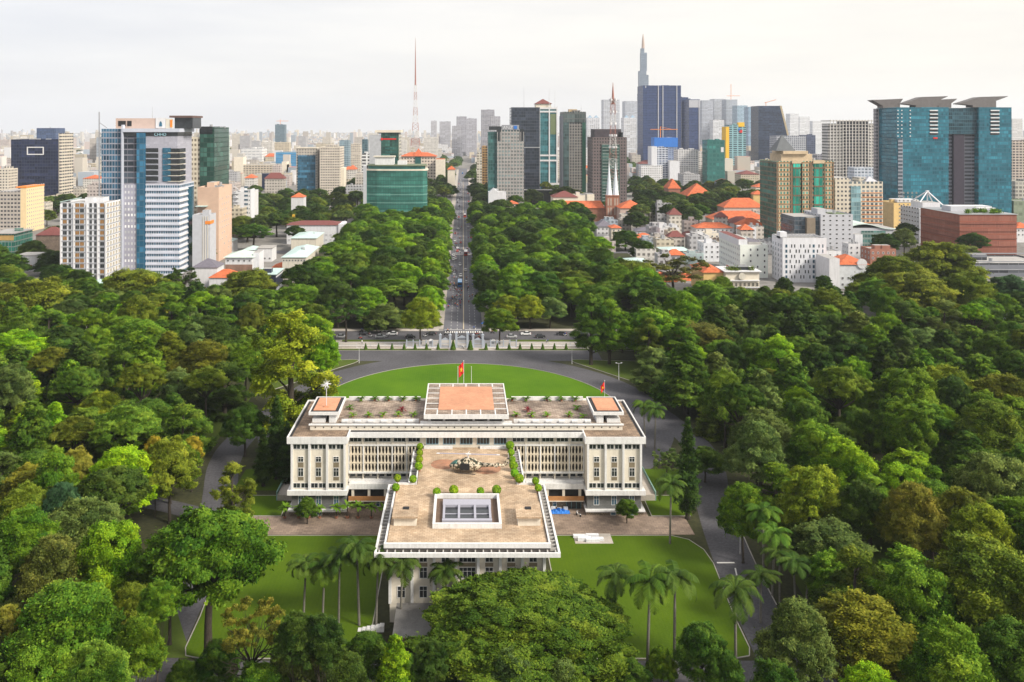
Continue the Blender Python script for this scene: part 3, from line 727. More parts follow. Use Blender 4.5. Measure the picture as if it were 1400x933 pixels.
# ---- helicopter
camo = newmat('camouflage')[0]; n_ = camo.node_tree; b_ = n_.nodes['Principled BSDF']
g_ = N(n_, 'ShaderNodeTexCoord'); v_ = N(n_, 'ShaderNodeTexNoise', Scale=1.25, Detail=1.0); n_.links.new(g_.outputs['Object'], v_.inputs['Vector'])
r_ = N(n_, 'ShaderNodeValToRGB'); r_.color_ramp.interpolation = 'CONSTANT'
r_.color_ramp.elements[0].color = (.025, .035, .02, 1); r_.color_ramp.elements[1].position = .47; r_.color_ramp.elements[1].color = (.55, .48, .36, 1)
e = r_.color_ramp.elements.new(.40); e.color = (.11, .075, .045, 1); e = r_.color_ramp.elements.new(.60); e.color = (.05, .05, .03, 1)
n_.links.new(v_.outputs[0], r_.inputs[0]); n_.links.new(r_.outputs[0], b_.inputs['Base Color']); b_.inputs['Roughness'].default_value = .6
hx, hy = xx(640, 197), 197.0
t = thing('helicopter', 'camouflage painted helicopter with two rotor blades parked on the roof terrace', 'helicopter', (hx, hy, 14.6), R(168))
def loft(mb, secs, n=12, m=0):
    """secs: (x, zc, half width, half height)"""
    b = len(mb.v)
    for x, zc, hw, hh in secs:
        for k in range(n):
            a = 2 * math.pi * k / n; ca, sa = math.cos(a), math.sin(a)
            mb.v.append((x, hw * math.copysign(abs(ca) ** .75, ca), zc + hh * math.copysign(abs(sa) ** .75, sa)))
    for i in range(len(secs) - 1):
        for k in range(n):
            q = (k + 1) % n; mb.f.append((b + i * n + k, b + i * n + q, b + (i + 1) * n + q, b + (i + 1) * n + k)); mb.m.append(m)
    mb.f.append(tuple(b + k for k in reversed(range(n)))); mb.m.append(m); mb.f.append(tuple(b + (len(secs) - 1) * n + k for k in range(n))); mb.m.append(m)
mb = MB(); loft(mb, [(4.3, 1.15, .15, .15), (4.0, 1.2, .7, .5), (3.2, 1.35, 1.15, .85), (2.2, 1.5, 1.3, 1.0), (0, 1.6, 1.32, 1.1), (-1.6, 1.6, 1.25, 1.05), (-2.6, 1.75, .8, .75), (-3.2, 1.85, .45, .45)]); mb.build('fuselage', camo, t, smooth=True)
mb = MB(); loft(mb, [(-2.9, 1.85, .5, .48), (-6, 2.0, .32, .32), (-8.6, 2.2, .2, .22)]); mb.build('tail_boom', camo, t, smooth=True)
mb = MB(); mb.extrude([(-7.9, -.07, 2.1), (-8.9, -.07, 2.2), (-9.5, -.07, 3.9), (-8.9, -.07, 3.9)], (0, .14, 0)); mb.build('tail_fin', camo, t)
mb = MB(); mb.box(-6.9, -6.2, -1.3, 1.3, 2.05, 2.12); mb.build('stabiliser', camo, t)
mb = MB(); loft(mb, [(1.5, 2.6, .5, .15), (.8, 2.75, .7, .45), (-1.2, 2.75, .6, .45), (-2.2, 2.5, .35, .25)]); mb.build('engine_cowl', camo, t, smooth=True)
mb = MB(); loft(mb, [(3.95, 1.55, .55, .22), (3.2, 1.85, 1.0, .42), (2.4, 2.0, 1.15, .5)]); mb.build('windscreen', glassmat('green_canopy_glass', (.03, .12, .10)), t, smooth=True)
for s in (-1, 1):
    mb = MB(); mb.box(-.6, 1.5, s * 1.32 - .03, s * 1.32 + .03, .9, 2.3); mb.build('cabin_door', dark, t)
    mb = MB(); mb.tube([(3.0, s * 1.25, .35), (2.6, s * 1.25, .08), (-1.9, s * 1.25, .08)], .07, 6); mb.tube([(1.6, s * 1.25, .08), (1.6, s * .7, .7)], .05, 6); mb.tube([(-.9, s * 1.25, .08), (-.9, s * .7, .7)], .05, 6); mb.build('skid', dark, t)
mb = MB(); mb.cyl(0, 0, 3.1, 4.05, .14, 8); mb.box(-.6, .6, -.25, .25, 3.95, 4.12); mb.tube([(0, -1.4, 4.15), (0, 1.4, 4.15)], .06, 6); mb.build('rotor_mast', white, t)
blade = mat('grey_blade', (.32, .30, .36), .5, .1)
for s in (-1, 1):
    mb = MB(); mb.box(*sorted((s * .5, s * 6.4)), -.24, .24, 4.0, 4.06); o = mb.build('rotor_blade', blade, t)
    mb = MB(); mb.box(*sorted((s * 6.4, s * 7.1)), -.25, .25, 3.995, 4.065); mb.build('blade_tip', white, o)
for o in t.children:
    if o.name.startswith('rotor_blade'): o.rotation_euler = (0, 0, R(8))
mb = MB(); mb.box(-9.15, -9.05, -.2, -.14, 2.5, 4.9); mb.box(-9.5, -8.7, -.26, -.2, 3.65, 3.75); mb.build('tail_rotor', white, t)
# ------------------------------------------------------------------ trees
def leafmat(name, trans=.14):
    m, n, b = newmat(name); L = n.links.new
    oi = N(n, 'ShaderNodeObjectInfo'); at = N(n, 'ShaderNodeAttribute', attribute_name='tint')
    r = N(n, 'ShaderNodeMapRange'); L(at.outputs['Fac'], r.inputs[0]); r.inputs[3].default_value = .45; r.inputs[4].default_value = 1.75
    k = N(n, 'ShaderNodeVectorMath', operation='SCALE'); L(oi.outputs['Color'], k.inputs[0]); L(r.outputs[0], k.inputs['Scale'])
    hs = N(n, 'ShaderNodeHueSaturation'); hm = N(n, 'ShaderNodeMapRange'); L(at.outputs['Fac'], hm.inputs[0]); hm.inputs[3].default_value = .525; hm.inputs[4].default_value = .462
    L(hm.outputs[0], hs.inputs['Hue']); L(k.outputs[0], hs.inputs['Color'])
    L(hs.outputs[0], b.inputs['Base Color']); b.inputs['Roughness'].default_value = .6; b.inputs['Specular IOR Level'].default_value = .08
    tr = N(n, 'ShaderNodeBsdfTranslucent'); ms = N(n, 'ShaderNodeMixShader'); ms.inputs[0].default_value = trans
    L(hs.outputs[0], tr.inputs[0]); L(b.outputs[0], ms.inputs[1]); L(tr.outputs[0], ms.inputs[2]); L(ms.outputs[0], n.nodes['Material Output'].inputs[0])
    return m
leaf = leafmat('leaf')
def leaves_mesh(name, P, Nn, size, tint, seed, aspect=.62, mats=None):
    """one kite-shaped leaf spray per point"""
    g = np.random.default_rng(seed); n = len(P)
    t = g.normal(size=(n, 3)); Nn = Nn / np.linalg.norm(Nn, axis=1, keepdims=True)
    a = np.cross(Nn, t); a /= np.linalg.norm(a, axis=1, keepdims=True) + 1e-9; b = np.cross(Nn, a)
    s = (size * g.uniform(.6, 1.35, n))[:, None]
    V = np.empty((n, 4, 3)); V[:, 0] = P - a * s; V[:, 1] = P - b * s * aspect; V[:, 2] = P + a * s - Nn * s * .25; V[:, 3] = P + b * s * aspect
    me = bpy.data.meshes.new(name)
    me.vertices.add(4 * n); me.vertices.foreach_set('co', V.ravel().astype(np.float32))
    me.loops.add(4 * n); me.loops.foreach_set('vertex_index', np.arange(4 * n, dtype=np.int32))
    me.polygons.add(n); me.polygons.foreach_set('loop_start', np.arange(0, 4 * n, 4, dtype=np.int32))
    me.update(calc_edges=True)
    at = me.attributes.new('tint', 'FLOAT', 'POINT'); at.data.foreach_set('value', np.repeat(np.clip(tint, 0, 1), 4).astype(np.float32))
    me.materials.append(mats or leaf)
    return me
def lobe_leaves(centers, radii, per, g, squash=.75, upbias=.35, ltint=None, inner=.2):
    Ps, Ns, Ts = [], [], []
    for i, (c, r) in enumerate(zip(centers, radii)):
        k = max(12, int(per * r * r))
        d = g.normal(size=(k, 3)); d[:, 2] = np.where(d[:, 2] < -.35 * np.abs(d[:, 2] + 1), -d[:, 2] * .6, d[:, 2])
        d /= np.linalg.norm(d, axis=1, keepdims=True)
        rad = np.where(g.random(k) < inner, g.uniform(.35, .85, k), g.uniform(.82, 1.1, k)) * np.where(g.random(k) < .07, g.uniform(1.0, 1.35, k), 1)
        bump = 1 + .26 * np.sin(d[:, 0] * 5 + i) * np.sin(d[:, 1] * 6 + 2 * i) + .20 * np.sin(d[:, 2] * 6 + 3 * i + d[:, 0] * 4)
        an = g.uniform(0, 3.14); ca_, sa_ = math.cos(an), math.sin(an); ax_ = g.uniform(.72, 1.35); q = d * (r * rad * bump)[:, None] * np.array([ax_, 1 / ax_, squash * g.uniform(.8, 1.2)])
        p = np.array(c) + np.c_[q[:, 0] * ca_ - q[:, 1] * sa_, q[:, 0] * sa_ + q[:, 1] * ca_, q[:, 2]]
        nn = d * .8 + np.array([0, 0, upbias]) + g.normal(size=(k, 3)) * .35
        Ps.append(p); Ns.append(nn)
        base = (ltint[i] if ltint is not None else g.uniform(.25, .7))
        Ts.append(np.clip(base + g.normal(size=k) * .18, 0, 1))
    return np.vstack(Ps), np.vstack(Ns), np.concatenate(Ts)
def limb(mb, a, b, r0, r1, g, bend=.08, n=6):
    a, b = Vector(a), Vector(b); L = (b - a).length; pts, rr = [], []
    off = Vector(g.normal(size=3)) * L * bend
    for i in range(5): t = i / 4; pts.append(a.lerp(b, t) + off * math.sin(math.pi * t)); rr.append(r0 + (r1 - r0) * t)
    mb.tube(pts, rr, n)
def make_tree(kind, name, seed, Rr, Ht, z0, leafsize, per, barkm=None, nlobe=None):
    """prototype: returns an Empty with trunk and crown"""
    g = np.random.default_rng(seed); t = bpy.data.objects.new(name, None); C.objects.link(t)
    cen, rad = [], []
    if kind == 'dome':
        n = nlobe or 34
        for i in range(n):
            u = (i + .5) / n; ph = i * 2.39996 + g.uniform(-.35, .35); ct = 1 - u * 1.02; st = math.sqrt(max(0, 1 - ct * ct))
            k = g.uniform(.60, 1.0); r = Rr * g.uniform(.13, .28)
            cen.append((Rr * st * math.cos(ph) * k * .95, Rr * st * math.sin(ph) * k * .95, z0 + (Ht - z0 - r * .6) * (.12 + .88 * ct * g.uniform(.86, 1.06)))); rad.append(r)
        for i in range(7): cen.append((g.normal() * Rr * .3, g.normal() * Rr * .3, z0 + (Ht - z0) * g.uniform(.3, .6))); rad.append(Rr * .36)
    elif kind == 'spread':
        n = nlobe or 46
        for i in range(n):
            u = (i + .5) / n; ph = i * 2.39996; q = math.sqrt(u) * g.uniform(.9, 1.04); r = Rr * g.uniform(.13, .22)
            cen.append((Rr * q * math.cos(ph) * .88, Rr * q * math.sin(ph) * .88, z0 + (Ht - z0 - r * .5) * (1 - .55 * q ** 2.2) * g.uniform(.88, 1.02))); rad.append(r)
        for i in range(14):
            ph = g.uniform(0, 6.28); q = g.uniform(.2, .8); cen.append((Rr * q * math.cos(ph), Rr * q * math.sin(ph), z0 + (Ht - z0) * g.uniform(.15, .4))); rad.append(Rr * .13)
    elif kind == 'pads':                        # wide umbrella of separate leaf pads
        n = nlobe or 130
        for i in range(n):
            u = (i + .5) / n; ph = i * 2.39996; q = math.sqrt(u) * g.uniform(.90, 1.05); r = Rr * g.uniform(.075, .135)
            cen.append((Rr * q * math.cos(ph) * .93, Rr * q * math.sin(ph) * .93, z0 + (Ht - z0 - r * .5) * (1 - .75 * q ** 2.4) * g.uniform(.80, 1.04))); rad.append(r)
        for i in range(40):
            ph = g.uniform(0, 6.28); q = g.uniform(.3, .95); cen.append((Rr * q * math.cos(ph), Rr * q * math.sin(ph), z0 + (Ht - z0) * g.uniform(-.1, .3) * (1.1 - q))); rad.append(Rr * .08)
    elif kind == 'cone':
        n = nlobe or 80
        for i in range(n):
            u = ((i + .5) / n) ** 1.25; z = z0 + (Ht - z0) * u * .97; q = Rr * (1 - u) ** .62 * .80 + .3; ph = i * 2.39996; r = Rr * (.25 * (1 - u) ** .6 + .10) * g.uniform(.75, 1.2)
            cen.append((q * math.cos(ph) * g.uniform(.75, 1.05), q * math.sin(ph) * g.uniform(.75, 1.05), z)); rad.append(r)
    elif kind == 'feather':
        n = nlobe or 44
        for i in range(n):
            u = g.uniform(0, 1); ph = i * 2.39996; q = Rr * (math.sin(math.pi * (.18 + .80 * u)) ** .7) * g.uniform(.35, .92); r = Rr * g.uniform(.16, .30)
            cen.append((q * math.cos(ph), q * math.sin(ph), z0 + (Ht - z0 - r) * u)); rad.append(r)
    elif kind == 'sparse':
        n = nlobe or 52
        for i in range(n):
            u = g.uniform(.1, 1); ph = i * 2.39996; q = Rr * math.sqrt(g.uniform(.03, 1)); r = Rr * g.uniform(.08, .16)
            cen.append((q * math.cos(ph), q * math.sin(ph), z0 + (Ht - z0 - r) * u * (1 - .3 * (q / Rr) ** 2))); rad.append(r)
    elif kind == 'column':
        n = nlobe or 24
        for i in range(n):
            u = (i + .5) / n; ph = i * 2.39996; r = Rr * (.72 * (1 - u) ** .55 * min(1, .5 + 3 * u) + .06); q = Rr * .34 * (1 - u)
            cen.append((q * math.cos(ph), q * math.sin(ph), z0 + (Ht - z0) * u)); rad.append(r)
    elif kind == 'layer':                       # terraced horizontal pads
        n = nlobe or 30
        for i in range(n):
            lev = i % 5; u = lev / 4; ph = i * 2.39996; q = Rr * (1 - .72 * u) * math.sqrt(g.uniform(.1, 1)); r = Rr * g.uniform(.20, .30)
            cen.append((q * math.cos(ph), q * math.sin(ph), z0 + (Ht - z0 - .4) * (u * .95 + .05 * g.random()))); rad.append(r)
    cen = np.array(cen); rad = np.array(rad)
    sq = {'spread': .55, 'layer': .38, 'cone': .85, 'column': 1.0, 'pads': .5}.get(kind, .8)
    lt = np.clip(g.normal(.45, .17, len(rad)), .08, .95)
    P, Nn, T = lobe_leaves(cen, rad, per, g, sq, .45, lt, .22)
    keep = P[:, 2] > z0 * .55; P, Nn, T = P[keep], Nn[keep], T[keep]
    me = leaves_mesh('crown', P, Nn, leafsize, T, seed + 1)
    o = bpy.data.objects.new('crown', me); C.objects.link(o); o.parent = t
    mb = MB(); rt = max(.22, Ht * .021) * (1.6 if kind in ('spread', 'pads') else 1)
    fork = z0 + (Ht - z0) * (.12 if kind in ('spread', 'dome', 'sparse', 'pads') else .85)
    pts = [(0, 0, -.3), (0, 0, .5), (g.normal() * .15, g.normal() * .15, fork * .5), (g.normal() * .2, g.normal() * .2, fork)]
    mb.tube(pts, [rt * 1.8, rt * 1.15, rt * .9, rt * (.75 if kind in ('spread', 'dome', 'sparse', 'pads') else .2)], 8)
    if kind in ('spread', 'dome', 'sparse', 'pads', 'feather', 'layer'):
        top = pts[-1]; order = np.argsort(-rad)[: (22 if kind in ('sparse', 'spread', 'pads') else 12)]
        for i in order:
            c = cen[i]; zs = fork if kind in ('spread', 'dome', 'sparse', 'pads') else max(z0 * .7, c[2] - Rr * .5)
            st = top if kind in ('spread', 'dome', 'sparse', 'pads') else (0, 0, min(zs, fork))
            limb(mb, st, c, rt * .42, .05, g)
            if kind == 'sparse':
                for k in range(4): limb(mb, Vector(st).lerp(Vector(c), .6), Vector(c) + Vector(g.normal(size=3)) * rad[i] * .8, rt * .16, .02, g, n=4)
    mb.build('trunk', barkm or bark, t, smooth=True, uv=False)
    return t
def make_palm(name, seed, Ht, nf=17, fl=3.6, barkm=None, shaft=True):
    g = np.random.default_rng(seed); t = bpy.data.objects.new(name, None); C.objects.link(t)
    mb = MB(); lean = g.normal(size=2) * .25
    zt = Ht - 1.2
    mb.tube([(0, 0, -.2), (0, 0, .4), (lean[0] * .3, lean[1] * .3, zt * .35), (lean[0] * .7, lean[1] * .7, zt * .7), (lean[0], lean[1], zt)], [.34, .28, .26, .24, .17], 9)
    mb.build('trunk', barkm or palebark, t, smooth=True, uv=False)
    if shaft:
        mb = MB(); mb.tube([(lean[0], lean[1], zt), (lean[0], lean[1], zt + .5), (lean[0], lean[1], zt + 1.3)], [.19, .2, .08], 8); mb.build('crownshaft', mat('green_shaft', (.12, .2, .05), .5), t, smooth=True, uv=False)
    V, T = [], []
    top = np.array([lean[0], lean[1], zt + 1.0])
    for i in range(nf):
        az_ = i * 2.39996 + g.uniform(-.2, .2); e0 = R(g.uniform(15, 80)) if i > 3 else R(80); L = fl * g.uniform(.85, 1.1)
        p = top.copy(); e = e0; ns = 20; prev = None
        side = np.array([-math.sin(az_), math.cos(az_), 0]); tint = g.uniform(.25, .75)
        for k in range(ns):
            dirv = np.array([math.cos(az_) * math.cos(e), math.sin(az_) * math.cos(e), math.sin(e)])
            q = p + dirv * L / ns; f = (k + .5) / ns
            wl = .72 * math.sin(math.pi * min(1, .12 + .88 * f)) ** .6 * (1.0 if f < .8 else .75) * fl / 3.6
            if k > 0:
                upv = np.cross(side, dirv)
                for sg in (-1, 1):
                    for h_ in (0, .35, .7):
                        b = p + (q - p) * h_
                        tip = b + side * sg * wl * .85 + dirv * wl * .45 - np.array([0, 0, wl * (.25 + .4 * g.random())])
                        V.append([b - dirv * .05, b + dirv * .09, tip + dirv * .05, tip - dirv * .03]); T.append(np.clip(tint + g.normal() * .1, 0, 1))
            p = q; e -= R(6.2 + 2 * g.random())
    V = np.array(V); n = len(V)
    me = bpy.data.meshes.new('crown'); me.vertices.add(4 * n); me.vertices.foreach_set('co', V.ravel().astype(np.float32))
    me.loops.add(4 * n); me.loops.foreach_set('vertex_index', np.arange(4 * n, dtype=np.int32)); me.polygons.add(n); me.polygons.foreach_set('loop_start', np.arange(0, 4 * n, 4, dtype=np.int32)); me.update(calc_edges=True)
    at = me.attributes.new('tint', 'FLOAT', 'POINT'); at.data.foreach_set('value', np.repeat(np.array(T), 4).astype(np.float32)); me.materials.append(leaf)
    o = bpy.data.objects.new('crown', me); C.objects.link(o); o.parent = t
    return t
PROTO = {
    'dome': [make_tree('dome', ('broadleaf_tree', 'shade_tree')[i % 2], 11 + i, 8, 20, 7, .21, 480, nlobe=58 + 7 * i) for i in range(4)],
    'spread': [make_tree('spread', 'spreading_tree', 31 + i, 11, 20, 9, .27, 560) for i in range(2)],
    'cone': [make_tree('cone', 'conical_tree', 41 + i, 6, 22, 4, .27, 360) for i in range(2)],
    'feather': [make_tree('feather', 'feathery_tree', 51 + i, 8, 28, 6, .25, 330) for i in range(2)],
    'sparse': [make_tree('sparse', 'open_tree', 61 + i, 9, 20, 8, .20, 330, barkm=bark) for i in range(2)],
    'column': [make_tree('column', 'cypress_tree', 71, 2.6, 20, 1, .2, 420)],
    'layer': [make_tree('layer', 'layered_tree', 81 + i, 7, 15, 5, .26, 360) for i in range(2)],
    'rain': [make_tree('pads', 'rain_tree', 91, 18.5, 18.5, 8, .24, 620, nlobe=150)],
    'palm': [make_palm('royal_palm', 101 + i, 15.5, nf=17, fl=6.1) for i in range(3)],
}
DIM = {'dome': (8, 20), 'spread': (11, 20), 'cone': (6, 22), 'feather': (8, 28), 'sparse': (9, 20), 'column': (2.6, 20), 'layer': (7, 15), 'rain': (18.5, 18.5), 'palm': (4, 15.5)}
COL = {  # leaf reflectance
    'dark green': (0.043, 0.086, 0.012), 'deep green': (0.057, 0.124, 0.012), 'green': (0.095, 0.193, 0.012), 'mid green': (0.088, 0.170, 0.015), 'bright green': (0.139, 0.280, 0.010), 'lime green': (0.205, 0.377, 0.010),
    'yellow green': (0.193, 0.260, 0.015), 'olive': (0.139, 0.166, 0.015), 'olive green': (0.115, 0.166, 0.014), 'grey green': (0.101, 0.157, 0.034), 'blue green': (0.053, 0.124, 0.046), 'yellow brown': (0.193, 0.195, 0.023), 'brown green': (0.117, 0.130, 0.021), 'golden': (0.316, 0.267, 0.020)}
FORM = {'dome': 'domed', 'spread': 'spreading', 'cone': 'cone-shaped', 'feather': 'tall feathery', 'sparse': 'sparse-leaved', 'column': 'narrow column-like', 'layer': 'layered', 'rain': 'huge umbrella-shaped', 'palm': 'royal'}
TREES = []      # (x, y, r, h, kind, colour)
def inpoly(x, y, p):
    c = False; j = len(p) - 1
    for i in range(len(p)):
        if (p[i][1] > y) != (p[j][1] > y) and x < (p[j][0] - p[i][0]) * (y - p[i][1]) / (p[j][1] - p[i][1]) + p[i][0]: c = not c
        j = i
    return c
def near_path(x, y, P, d): return any((x - a) ** 2 + (y - b) ** 2 < d * d for a, b in P)
BUILT = []      # footprints (x0, x1, y0, y1) of buildings, filled by the city builder
def forbidden(x, y, m=0.0):
    u = x - AX
    if abs(u) < 47 + m and 205 < y < 241: return True
    if abs(u) < 18 + m and 147 - m < y < 213: return True
    if abs(u) < 51 and 150 - m < y < 220: return True
    if ((u) / (66 + m)) ** 2 + ((y - 282.5) / (73 + m)) ** 2 < 1: return True
    if abs(x) < 57 and 343 - m * .5 < y < 364: return True
    if 376 < y < 398: return True
    if abs(x) < 60 and 362 < y < 380: return True
    if abs(x) < 10.5 + m and y > 378: return True
    for s in (-1, 1):
        if near_path(x, y, SIDE[s], 5.5 + m): return True
    if near_path(x, y, BACK, 4.2) or (abs(y - 148) < 4 and abs(x) < 62): return True
    for a, b, c, d in BUILT:
        if a - 3 < x < b + 3 and c - 3 < y < d + 3: return True
    return False
def T(cx, yt, wpx, kind, col, h=None, base=None, force=False):
    """one tree measured in the photo: crown centre x, top y, crown width"""
    best = None
    if base is not None:
        Y = depth(base); h = zz(yt, Y)
    else:
        for hh in ([h] if h else []) + [DIM[kind][1], 22, 18, 24, 16, 26, 14, 28, 12]:
            Y = F * (H - hh) / (yt - PY)
            if force or not forbidden(xx(cx, Y), Y, 1.5): best = hh; break
        h = best or h or DIM[kind][1]; Y = F * (H - h) / (yt - PY)
    TREES.append([xx(cx, Y), Y, wpx * Y / F / 2, h, kind, col])
for a in [
 (57,380,118,'dome','olive green',22),(189,368,100,'dome','olive green',20),(177,414,58,'dome','lime green',20),(192,440,86,'dome','green',20),(286,434,90,'dome','dark green',21),
 (339,370,80,'dome','olive green',20),(268,385,52,'cone','dark green',18),(250,362,44,'sparse','dark green',20),(20,452,76,'dome','lime green',20),(278,468,85,'dome','olive',20),
 (425,430,56,'dome','bright green',17),(75,550,50,'cone','bright green',20),(38,563,40,'dome','lime green',18),(140,535,66,'dome','yellow green',16),(205,550,92,'dome','deep green',18),
 (232,598,80,'dome','olive green',20),(262,597,30,'dome','golden',18),(212,597,28,'dome','golden',19),(165,615,98,'dome','lime green',19),(105,612,54,'dome','yellow brown',18),(335,556,62,'dome','deep green',14),(318,632,58,'feather','olive',17),
 (378,540,34,'column','dark green',20),(393,575,28,'column','dark green',17),(360,585,26,'column','dark green',15),
 (33,694,80,'dome','green',22),(85,662,50,'dome','blue green',20),(35,662,70,'dome','olive green',20),(150,712,98,'dome','bright green',22),(75,735,90,'dome','brown green',20),
 (90,805,150,'dome','green',22),(10,828,46,'dome','yellow brown',16),(345,815,84,'sparse','yellow brown',13),(420,868,90,'dome','grey green',15),(355,912,90,'dome','green',12),(250,905,42,'dome','deep green',7),(470,893,80,'dome','dark green',12),
 (540,868,52,'cone','bright green',12),(575,892,52,'dome','deep green',9),(703,892,80,'dome','grey green',12),(770,906,60,'dome','grey green',11),(405,838,60,'dome','dark green',12),(300,880,60,'dome','deep green',9),
 (960,856,72,'dome','deep green',12),(904,886,40,'dome','green',8),(964,612,52,'dome','deep green',9),(1110,640,86,'dome','yellow green',18),
 (1180,660,68,'dome','dark green',20),(1250,664,80,'dome','yellow brown',20),(1315,668,84,'dome','olive',20),(1340,690,90,'dome','yellow green',19),(1225,680,60,'dome','olive',19),(1035,578,78,'dome','grey green',20),(1150,600,84,'dome','bright green',20),(1360,620,102,'dome','grey green',22),
 (1136,756,68,'dome','green',13),(1088,824,92,'dome','grey green',16),(1180,818,156,'dome','olive',17),(1255,772,104,'dome','green',20),(1350,740,150,'dome','olive green',24),(1190,912,84,'dome','lime green',13),(1300,850,110,'dome','green',20),(1385,850,110,'dome','deep green',20),(1060,905,70,'dome','deep green',9),
 (1222,352,92,'dome','olive green',28),(1285,330,104,'dome','olive green',31),(1250,372,100,'dome','olive',26),(1320,372,70,'dome','olive green',26),(920,345,88,'sparse','brown green',24),(862,358,86,'dome','olive green',22),(963,385,58,'dome','green',19),(1018,395,62,'dome','dark green',18),(893,425,92,'dome','bright green',20),(937,413,40,'dome','bright green',20),
 (1130,395,66,'dome','olive green',20),(1205,382,62,'dome','green',21),(1280,385,56,'cone','green',22),(1336,417,70,'dome','deep green',18),(1105,430,96,'cone','dark green',24),(1172,425,66,'cone','grey green',24),(1210,430,52,'dome','bright green',20),
 (1036,444,44,'dome','grey green',21),(960,442,96,'dome','brown green',18),(892,474,62,'feather','grey green',24),(1040,505,66,'cone','grey green',24),(1168,490,50,'dome','bright green',17),(1116,470,76,'cone','dark green',25),(1092,532,46,'dome','lime green',16),
 (1182,530,52,'dome','bright green',17),(1237,505,92,'dome','green',24),(1290,500,82,'dome','yellow green',20),(1290,556,52,'dome','bright green',15),(1040,560,82,'dome','grey green',20),(1120,580,82,'dome','green',20),(1372,512,92,'dome','olive',22),(1356,552,92,'dome','olive green',22),
 (1292,450,62,'cone','dark green',20),(1390,460,52,'dome','bright green',16),(1380,378,62,'dome','blue green',20),(996,468,52,'dome','dark green',20),(1056,447,52,'cone','dark green',22),(940,570,34,'column','dark green',17),
 (480,374,52,'feather','deep green',22),(473,404,62,'sparse','deep green',20),(575,408,50,'dome','yellow green',None),(527,415,60,'dome','grey green',14),(683,422,46,'dome','green',None),(695,404,40,'dome','yellow green',15),(725,405,40,'dome','yellow green',15),(752,407,42,'dome','grey green',14),(640,300,10,'dome','green',12),
 (870,290,34,'dome','dark green',18),(855,315,40,'dome','deep green',15),(880,330,36,'dome','deep green',13),(830,275,30,'dome','deep green',14),(1087,430,30,'dome','dark green',20),(808,400,60,'feather','deep green',26),(833,410,52,'feather','green',25),(785,370,58,'dome','olive green',20),
(45,330,46,'dome','dark green',15),(72,343,52,'dome','dark green',15),(14,346,48,'dome','deep green',15),(78,362,50,'dome','dark green',15),(108,370,40,'dome','dark green',14),(10,362,46,'dome','olive green',16),(150,772,96,'dome','bright green',21),(232,728,84,'dome','mid green',20),(188,846,70,'dome','green',17),(128,880,90,'dome','mid green',16),(60,880,110,'dome','green',17),(215,795,50,'dome','green',15),(180,800,60,'dome','olive green',18),(586,874,50,'dome','dark green',7),(562,898,44,'dome','deep green',8),(440,842,64,'dome','dark green',9),(500,868,66,'dome','deep green',9),(395,880,60,'dome','green',11),(640,905,60,'dome','green',8),(860,905,60,'dome','deep green',8),(600,905,50,'dome','dark green',8),(990,890,50,'dome','deep green',9)]:
    if a[0] == 640: continue
    if a[0] == 575: T(*a[:5], base=471, force=True); continue
    if a[0] == 683: T(*a[:5], base=471, force=True); continue
    T(*a, force=a[0] in (318, 335, 964, 473))
T(398, 424, 124, 'feather', 'yellow green', base=619, force=True); T(420, 681, 30, 'dome', 'deep green', base=717, force=True); T(857, 683, 30, 'dome', 'deep green', base=716, force=True); T(912, 612, 42, 'sparse', 'grey green', base=665, force=True); T(440, 455, 50, 'dome', 'bright green', base=575, force=True)
# the big tree in front of the palace, the tall one with the bare dark trunk
TREES.append([xx(716, 146), 146, 18.4, 14.0, 'rain', 'mid green'])
T(285, 704, 185, 'spread', 'green', base=908, force=True); T(1016, 664, 64, 'dome', 'green', base=770, force=True)
for cx, yt, by in [(415,772,848),(463,762,853),(491,750,856),(514,764,860),(547,772,864),(441,775,852),(610,780,858),(841,790,885),(885,796,918),(922,792,914),(1006,812,930),(1040,786,852),(1056,730,815),(1102,774,838),(1044,700,790),(916,662,744),(1066,756,826),(1088,770,845),(895,560,620),(882,555,612)]:
    T(cx, yt, 58 if yt > 700 else 48, 'palm', 'dark green' if cx % 3 else 'deep green', base=by, force=True)
# fill the woods between the measured trees
FILLR = random.Random(21)
def fill(poly, gap, n, kinds, cols, rr, hh, margin=2.0, tries=9000, close=.62):
    xs = [p[0] for p in poly]; ys = [p[1] for p in poly]; k = 0
    for _ in range(tries):
        if k >= n: break
        x, y = FILLR.uniform(min(xs), max(xs)), FILLR.uniform(min(ys), max(ys))
        if not inpoly(x, y, poly) or forbidden(x, y, margin): continue
        px = PX + F * x / y
        if px < -70 or px > 1470: continue
        r = FILLR.uniform(*rr)
        if any((x - t[0]) ** 2 + (y - t[1]) ** 2 < (gap if t[4] in ('palm', 'column') else max(gap, close * (r + t[2]))) ** 2 for t in TREES): continue
        kd = FILLR.choice(kinds); h = FILLR.uniform(*hh)
        if kd == 'column': r = 2.4
        TREES.append([x, y, r, h, kd, FILLR.choice(cols)]); k += 1
G1 = ['deep green', 'deep green', 'dark green', 'green', 'green', 'olive green', 'mid green', 'mid green', 'grey green', 'bright green', 'olive']
G2 = ['green', 'bright green', 'deep green', 'mid green', 'green', 'dark green', 'bright green']
G3 = ['dark green', 'deep green', 'green', 'mid green', 'grey green', 'deep green', 'olive green', 'green', 'bright green', 'mid green']
def street_rows():
    for sx, x0, rr_ in ((-1, 15.5, (6.0, 8.0)), (1, 12.5, (6.0, 8.5))):
        y = 412.0
        while y < 885:
            if not (628 < y < 662 or 686 < y < 762):
                r = FILLR.uniform(*rr_); TREES.append([sx * (x0 + FILLR.uniform(-1, 2.5)), y, r, FILLR.uniform(15, 20), 'dome', FILLR.choice(G2)])
            y += FILLR.uniform(10, 14)
